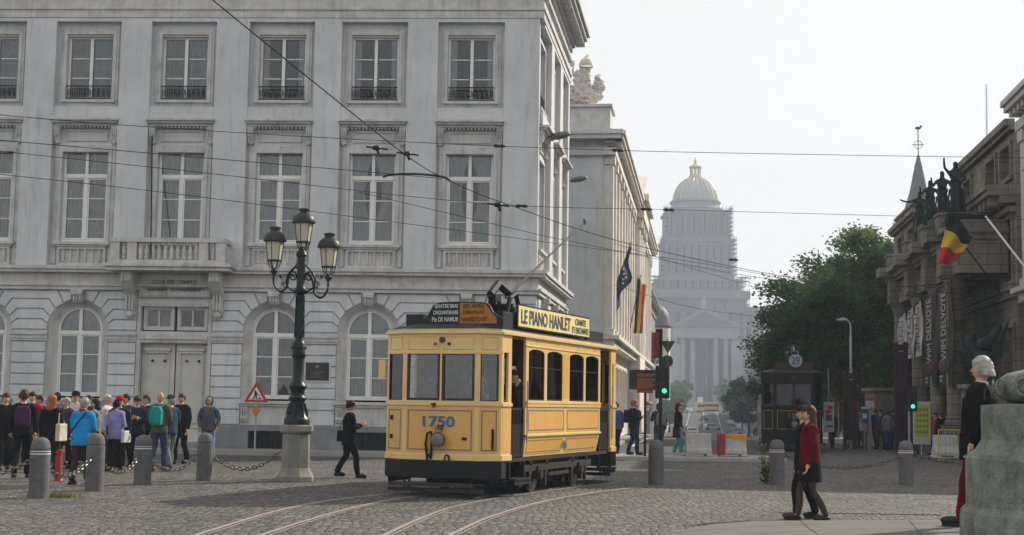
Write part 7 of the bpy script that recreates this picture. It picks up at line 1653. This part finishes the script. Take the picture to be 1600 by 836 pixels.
bag(M, .2, .14, .82, .26, .2, cloth('orange_yellow', (.45, .16, .02)), 'small orange and yellow bag on the person in the navy jacket')
b, M = person(G(246, 737), -.1, 'balding man in an olive jumper with a teal backpack, seen from behind', top=OLV, legs=JEAN, hair='bald', bald=True, stride=.16, arms=('hold', 'hold'), group=GRP, h=1.82, skin_='tan'); backpack(M, TEAL, 'teal backpack on the balding man in the olive jumper', .9)
person(G(264, 733), .9, 'person in a dark cap and plaid shirt beside the teal backpack', top=PLAID, legs=GRY, hair='grey', hat=DKG, arms=('down', 'hold'), group=GRP, h=1.74)
person(G(281, 725), TO - .45, 'man dressed all in black facing the group', top=BLK, legs=BLK, hair='brown', arms=('down', 'hold'), group=GRP, h=1.80, head_yaw=.3)
person(G(324, 723), TO + .05, 'hooded figure in a slate jacket and light jeans standing alone', top=SLATE, legs=LJEAN, hair='black', hood=SLATE, arms=('pocket', 'pocket'), group=GRP, h=1.74, skin_='tan')
for k_, (px_, Yd, tp, hr, fc, lb) in enumerate([(14, 36, SLATE, 'grey', .4, 'person in slate at the back of the crowd near the left edge'), (61, 38, NAVY, 'brown', 2.9, 'person in navy at the very back, left of the ginger-haired woman'), (138, 36.5, BRN, 'black', TO, 'person in brown at the back, between the blue and lilac jackets'), (229, 36, BLK, 'brown', 2.6, 'person in black at the back, left of the teal backpack'), (89, 37.5, GRY, 'brown', .8, 'person in grey at the back, right of the ginger-haired woman')]):
    person(Vector((*gx(px_, Yd).xy, 0)), fc, lb, h=1.66 + .03 * k_, top=tp, legs=BLK, hair=hr, group=GRP)
s = MB(); P = gp(90, 752); s.lathe([(.07, 0), (.07, .55), (.09, .56), (.09, .62), (.06, .63)], (P.x, P.y, 0), 14); tag(s.build('litter_post', mat('post_red', (.4, .03, .02), .5), None), 'short red post with a white ring between the ginger woman and the blue jacket', 'post')
# lone walkers
b, M = person(G(544, 747), RG + .35, 'dark-haired person in black looking at a phone beside the street lamp', top=BLK, legs=BLK, hair='black', arms=('phone', 'phone'), stride=.22, head_tilt=-.35, h=1.68, stout=1.08, coat=.1)
bag(M, -.24, -.1, .82, .26, .26, BLK, 'black shoulder bag on the person with the phone')
s = MB(); s.box(-.04, .04, .30, .42, 1.20, 1.215); o = s.build('phone', mat('phone_case', (.3, .3, .32), .3), None, M); tag(o, 'phone held by the person beside the street lamp', 'phone')
def GZ(px_, Yd): p = gx(px_, Yd); p.z = .12; return p
b, M = person(GZ(990, 46.2), RG + .2, 'red-haired man in a dark jacket with a backpack, right of the tram', top=BLK, legs=NAVY, hair='ginger', arms=('down', 'phone'), h=1.74); backpack(M, BLK, 'black backpack on the red-haired man right of the tram')
b, M = person(GZ(1030, 45.6), .2, 'person with dark hair and a backpack under the traffic light', top=DKG, legs=JEAN, hair='black', arms=('strap', 'down'), h=1.64, female=True, long_hair=.12); backpack(M, GRY, 'grey backpack on the person under the traffic light')
b, M = person(GZ(1060, 46.5), RG - .2, 'woman in a black top and aqua trousers next to the barrier', top=BLK, legs=AQUA, hair='black', female=True, long_hair=.15, arms=('down', 'pocket'), h=1.66, shoe=SHOEL); bag(M, .22, -.05, .6, .25, .35, BRN, 'brown bag held by the woman in aqua trousers')
person(GZ(963, 47), .3, 'person in blue half hidden behind the back of the yellow tram', top=cloth('mid_blue', (.05, .08, .2)), legs=BLK, hair='brown', h=1.66)
# people inside the yellow tram
def INT(x, y, z=.70): return TM @ Vector((x, y, z))
rot = -TH
person(INT(-.20, .70), rot - 2.2, 'dark-haired woman standing in the front doorway of the yellow tram, hand at her mouth', top=BLK, legs=NAVY, hair='black', female=True, arms=('down', 'face'), h=1.58, long_hair=.1)
person(INT(-.62, -.22), rot + TO + .8, 'driver in a dark blue shirt leaning at the right front window of the yellow tram', top=SLATE, legs=NAVY, hair='grey', arms=('hold', 'strap'), h=1.70, stout=1.2)
person(INT(-1.55, -.05), rot + .3, 'passenger in grey seen through the left front window of the yellow tram', top=GRY, legs=DKG, hair='brown', arms=('down', 'down'), h=1.62)
for k, (x, y, c_, hr) in enumerate([(-.45, 2.45, DKG, 'brown'), (-.5, 4.7, BRN, 'grey'), (-1.6, 3.7, NAVY, 'black')]):
    person(INT(x, y, .45), rot + RG, ['passenger behind the second side window of the yellow tram', 'grey-haired passenger behind the last side window of the yellow tram', 'passenger on the far bench of the yellow tram'][k], top=c_, legs=BLK, hair=hr, arms=('hold', 'hold'), h=1.5, detail=False)
# two girls walking left
b, M = person(G(1266, 815), LF - .1, 'girl with long dark hair in a dark red jacket and black skirt, walking left', top=CRIM, legs=TIGHTS, hair='longbrown', female=True, long_hair=.42, skirt=BLK, stride=.20, arms=('down', 'down'), h=1.70, sub=3, stout=1.05)
b, M = person(gp(1257, 811), LF - .05, 'girl in black walking close beside the girl in the dark red jacket', top=BLK, legs=BLK, hair='black', female=True, long_hair=.12, stride=-.18, arms=('down', 'down'), h=1.70, coat=.10, sub=3)
# man by the pedestal
Pm = gp(1531, 826, .43)
b, M = person(Vector((Pm.x, Pm.y, .43)), LF - .55, 'white-haired man in a black jacket and dark red trousers behind the pedestal', top=BLK, legs=REDT, hair='white', arms=('down', 'pocket'), h=1.80, coat=.14, long_hair=.09, shirt=WHT, sub=3, stride=.24, lean=-.08, stout=1.25)
Pm = gx(1610, 14.2); b, M = person(Vector((Pm.x, Pm.y, .43)), TO, 'ginger hair just showing above the pedestal at the right edge', top=DKG, legs=DKG, hair='ginger', h=1.62, long_hair=.1)
# waiting people at the stop, right background
for k, (px_, Yd, tp, lg_, hr, fc, hh, lb) in enumerate([(1300, 62, DKG, BLK, 'brown', .3, 1.6, 'dark figure just right of the girls, in front of the trees'), (1331, 64, SAND, GRY, 'grey', 2.6, 1.62, 'person in sand colour under the tall lamp post'), (1345, 63, BRN, BLK, 'black', 1.4, 1.66, 'dark brown clad person beside the lamp post'), (1352, 61, PINKW, DKG, 'white', TO, 1.6, 'white-haired person in a pale top behind the orange-topped post'), (1368, 63, BLK, BLK, 'brown', .5, 1.7, 'person in black right of the orange-topped post'), (1376, 62, DKG, DKG, 'black', 2.2, 1.68, 'darker person further right at the stop'), (1387, 60, GRY, JEAN, 'black', .1, 1.64, 'person in grey with jeans in front of the kiosk'), (1397, 60.5, BRN, NAVY, 'black', -.3, 1.74, 'taller person in dark brown in front of the kiosk'), (1429, 53.5, WHT, NAVY, 'brown', 1.0, 1.5, 'child in white by the lime poster'), (1462, 54, RED, BLK, 'black', 2.0, 1.6, 'person in red by the museum columns'), (1470, 53, BLK, BLK, 'brown', .4, 1.62, 'person in black by the white plastic barrier')]):
    p = gx(px_, Yd); person(p, fc, lb, h=hh, top=tp, legs=lg_, hair=hr, sub=1, detail=False, group='people waiting at the stop on the right')
# pedestrians far down the street, right pavement
r = random.Random(5)
for k in range(14):
    Yd = 85 + k * 14 + r.uniform(-3, 3); off = (r.uniform(4.5, 5.4) if Yd < 134 else r.uniform(8.8, 9.6)) if k % 3 else (-3.9 if Yd < 134 else -8.6); p = street(off, Yd, .12)
    person(p, r.choice([0, TO]), '%s of the hazy distant walkers on the %s pavement, counted from the square' % (['first','second','third','fourth','fifth','sixth','seventh','eighth','ninth','tenth','eleventh','twelfth','thirteenth','fourteenth'][k], 'right' if off > 0 else 'left'), h=r.uniform(1.6, 1.8), top=r.choice([BLK, NAVY, GRY, JEAN, BRN]), legs=r.choice([BLK, DKG, JEAN]), hair='brown', sub=1, detail=False, group='distant walkers down the ' + ('right' if off > 0 else 'left') + ' pavement')
# ================================================================== far traffic
def car(p, ang, col, label, van=False):
    M = Matrix.Translation(p) @ Matrix.Rotation(ang, 4, 'Z'); root = empty('parked_car', M, label, 'car', 'cars far down the street')
    s = MB(); h2 = 1.45 if not van else 1.9
    side = [(-2.1, .3), (2.1, .3), (2.15, .7), (2.0, .9), (1.2, 1.0), (.6, h2), (-1.4, h2), (-1.95, 1.0), (-2.15, .85)]
    s.prism(side, -.85, .85, 'y'); s.build('body', mat('car_' + col[0], col[1], .3, var=.03, coat=.5), root, bevel=.06)
    s = MB()
    for y in (-.86, .855): s.prism([(1.0, 1.02), (.52, h2 - .1), (-1.3, h2 - .1), (-1.7, 1.02)], y, y + .008, 'y')
    s.add([(1.22, -.7, 1.02), (1.22, .7, 1.02), (.66, .65, h2 - .06), (.66, -.65, h2 - .06)], [(0, 1, 2, 3)]); s.add([(-1.99, -.7, 1.02), (-1.99, .7, 1.02), (-1.45, .65, h2 - .06), (-1.45, -.65, h2 - .06)], [(0, 1, 2, 3)]); s.build('window', glz, root)
    for x in (-1.35, 1.35):
        for y in (-.8, .8): s = MB(); s.cyl((x, y - .1, .32), (x, y + .1, .32), .32, n=16); s.build('wheel', black_m, root)
    for y in (-.6, .6): s = MB(); s.box(2.1, 2.17, y - .15, y + .15, .6, .75); s.build('headlight', white_m, root)
    return root
def sp(px_, Yd): p = gx(px_, Yd); p.z = hz(Yd) + .01; return p
car(sp(1113, 352), .15, ('white', (.5, .5, .5)), 'white estate car seen side-on crossing the far street')
car(sp(1080, 330), -math.pi / 2, ('silver', (.3, .32, .34)), 'silver car driving towards the square'); car(sp(1081, 232), -math.pi / 2, ('pale', (.45, .45, .45)), 'pale car lower down behind the grey barrier')
car(sp(1074, 468), -1.2, ('light', (.5, .5, .5)), 'light car left of the distant yellow tram'); car(sp(1137, 472), .2, ('grey_white', (.42, .42, .42)), 'whitish car right of the distant yellow tram', True)
car(sp(1062, 260), math.pi / 2, ('maroon', (.12, .02, .03)), 'dark red car parked on the left of the street'); car(sp(1068, 330), math.pi / 2, ('graphite', (.06, .06, .07)), 'graphite car parked farther on the left of the street'); car(sp(1142, 380), -math.pi / 2, ('pearl', (.4, .4, .4)), 'pearl car parked beside the far right pavement'); car(sp(1100, 410), -math.pi / 2, ('taxi_black', (.03, .03, .03)), 'black car in the middle of the far street'); car(sp(1148, 300), -math.pi / 2, ('dark', (.05, .06, .08)), 'dark car parked along the right of the street'); car(sp(1153, 240), -math.pi / 2, ('blue', (.05, .08, .16)), 'blue car parked nearer along the right of the street')
s = MB(); p = sp(1093, 478); M = Matrix.Translation(p)
tt = empty('distant_tram', M, 'tiny hazy yellow tram with a white roof board far down the street', 'tram')
s.box(-1.1, 1.1, -4, 4, .5, 1.7); s.box(-1.1, 1.1, -4, 4, 2.6, 3.0); [s.box(x, x + .1, -4, 4, 1.7, 2.6) for x in (-1.1, -.1, 1.0)]; s.build('body', cream_t, tt); s = MB(); s.box(-1.0, 1.0, -3.9, 3.9, 1.7, 2.6); s.build('window', glz, tt)
s = MB(); s.box(-1.15, 1.15, -4.1, 4.1, 3.0, 3.2); s.build('roof', stone_w, tt); s = MB(); s.box(-.8, 1.0, -1, -.8, 3.3, 5.0); s.build('roof_board', white_m, tt); s = MB(); s.box(-1, 1, -4, 4, .1, .5); s.build('underframe', black_m, tt)
p = sp(1108, 500); s = MB(); s.box(-4.5, 3.5, -1.1, 1.1, .5, 3.0); t2_ = s.build('distant_tram', orange_t, None, Matrix.Translation(p), bevel=.1); tag(t2_, 'faint long orange tram standing crosswise behind the tiny yellow one', 'tram')
s = MB(); s.box(-4.2, 3.2, -1.12, -1.1, 1.6, 2.5); s.build('window', glz, t2_); s = MB(); s.box(-4, 3, -1, 1, .1, .5); s.build('underframe', black_m, t2_)
# ------------------------------------------------------------------ haze: the air of the whole place
hzm = bpy.data.materials.new('haze_air'); hzm.use_nodes = True; n_ = hzm.node_tree; n_.nodes.clear()
o_ = n_.nodes.new('ShaderNodeOutputMaterial'); v_ = n_.nodes.new('ShaderNodeVolumePrincipled')
v_.inputs['Color'].default_value = (0.66, 0.76, 0.92, 1); v_.inputs['Density'].default_value = HAZE_DENSITY; v_.inputs['Anisotropy'].default_value = 0.0
n_.links.new(v_.outputs[0], o_.inputs['Volume'])
s = MB(); s.box(-420, 420, -40, 780, -6, 128)
tag(s.build('haze', hzm), 'pale evening haze filling the air over the square', kind='stuff')
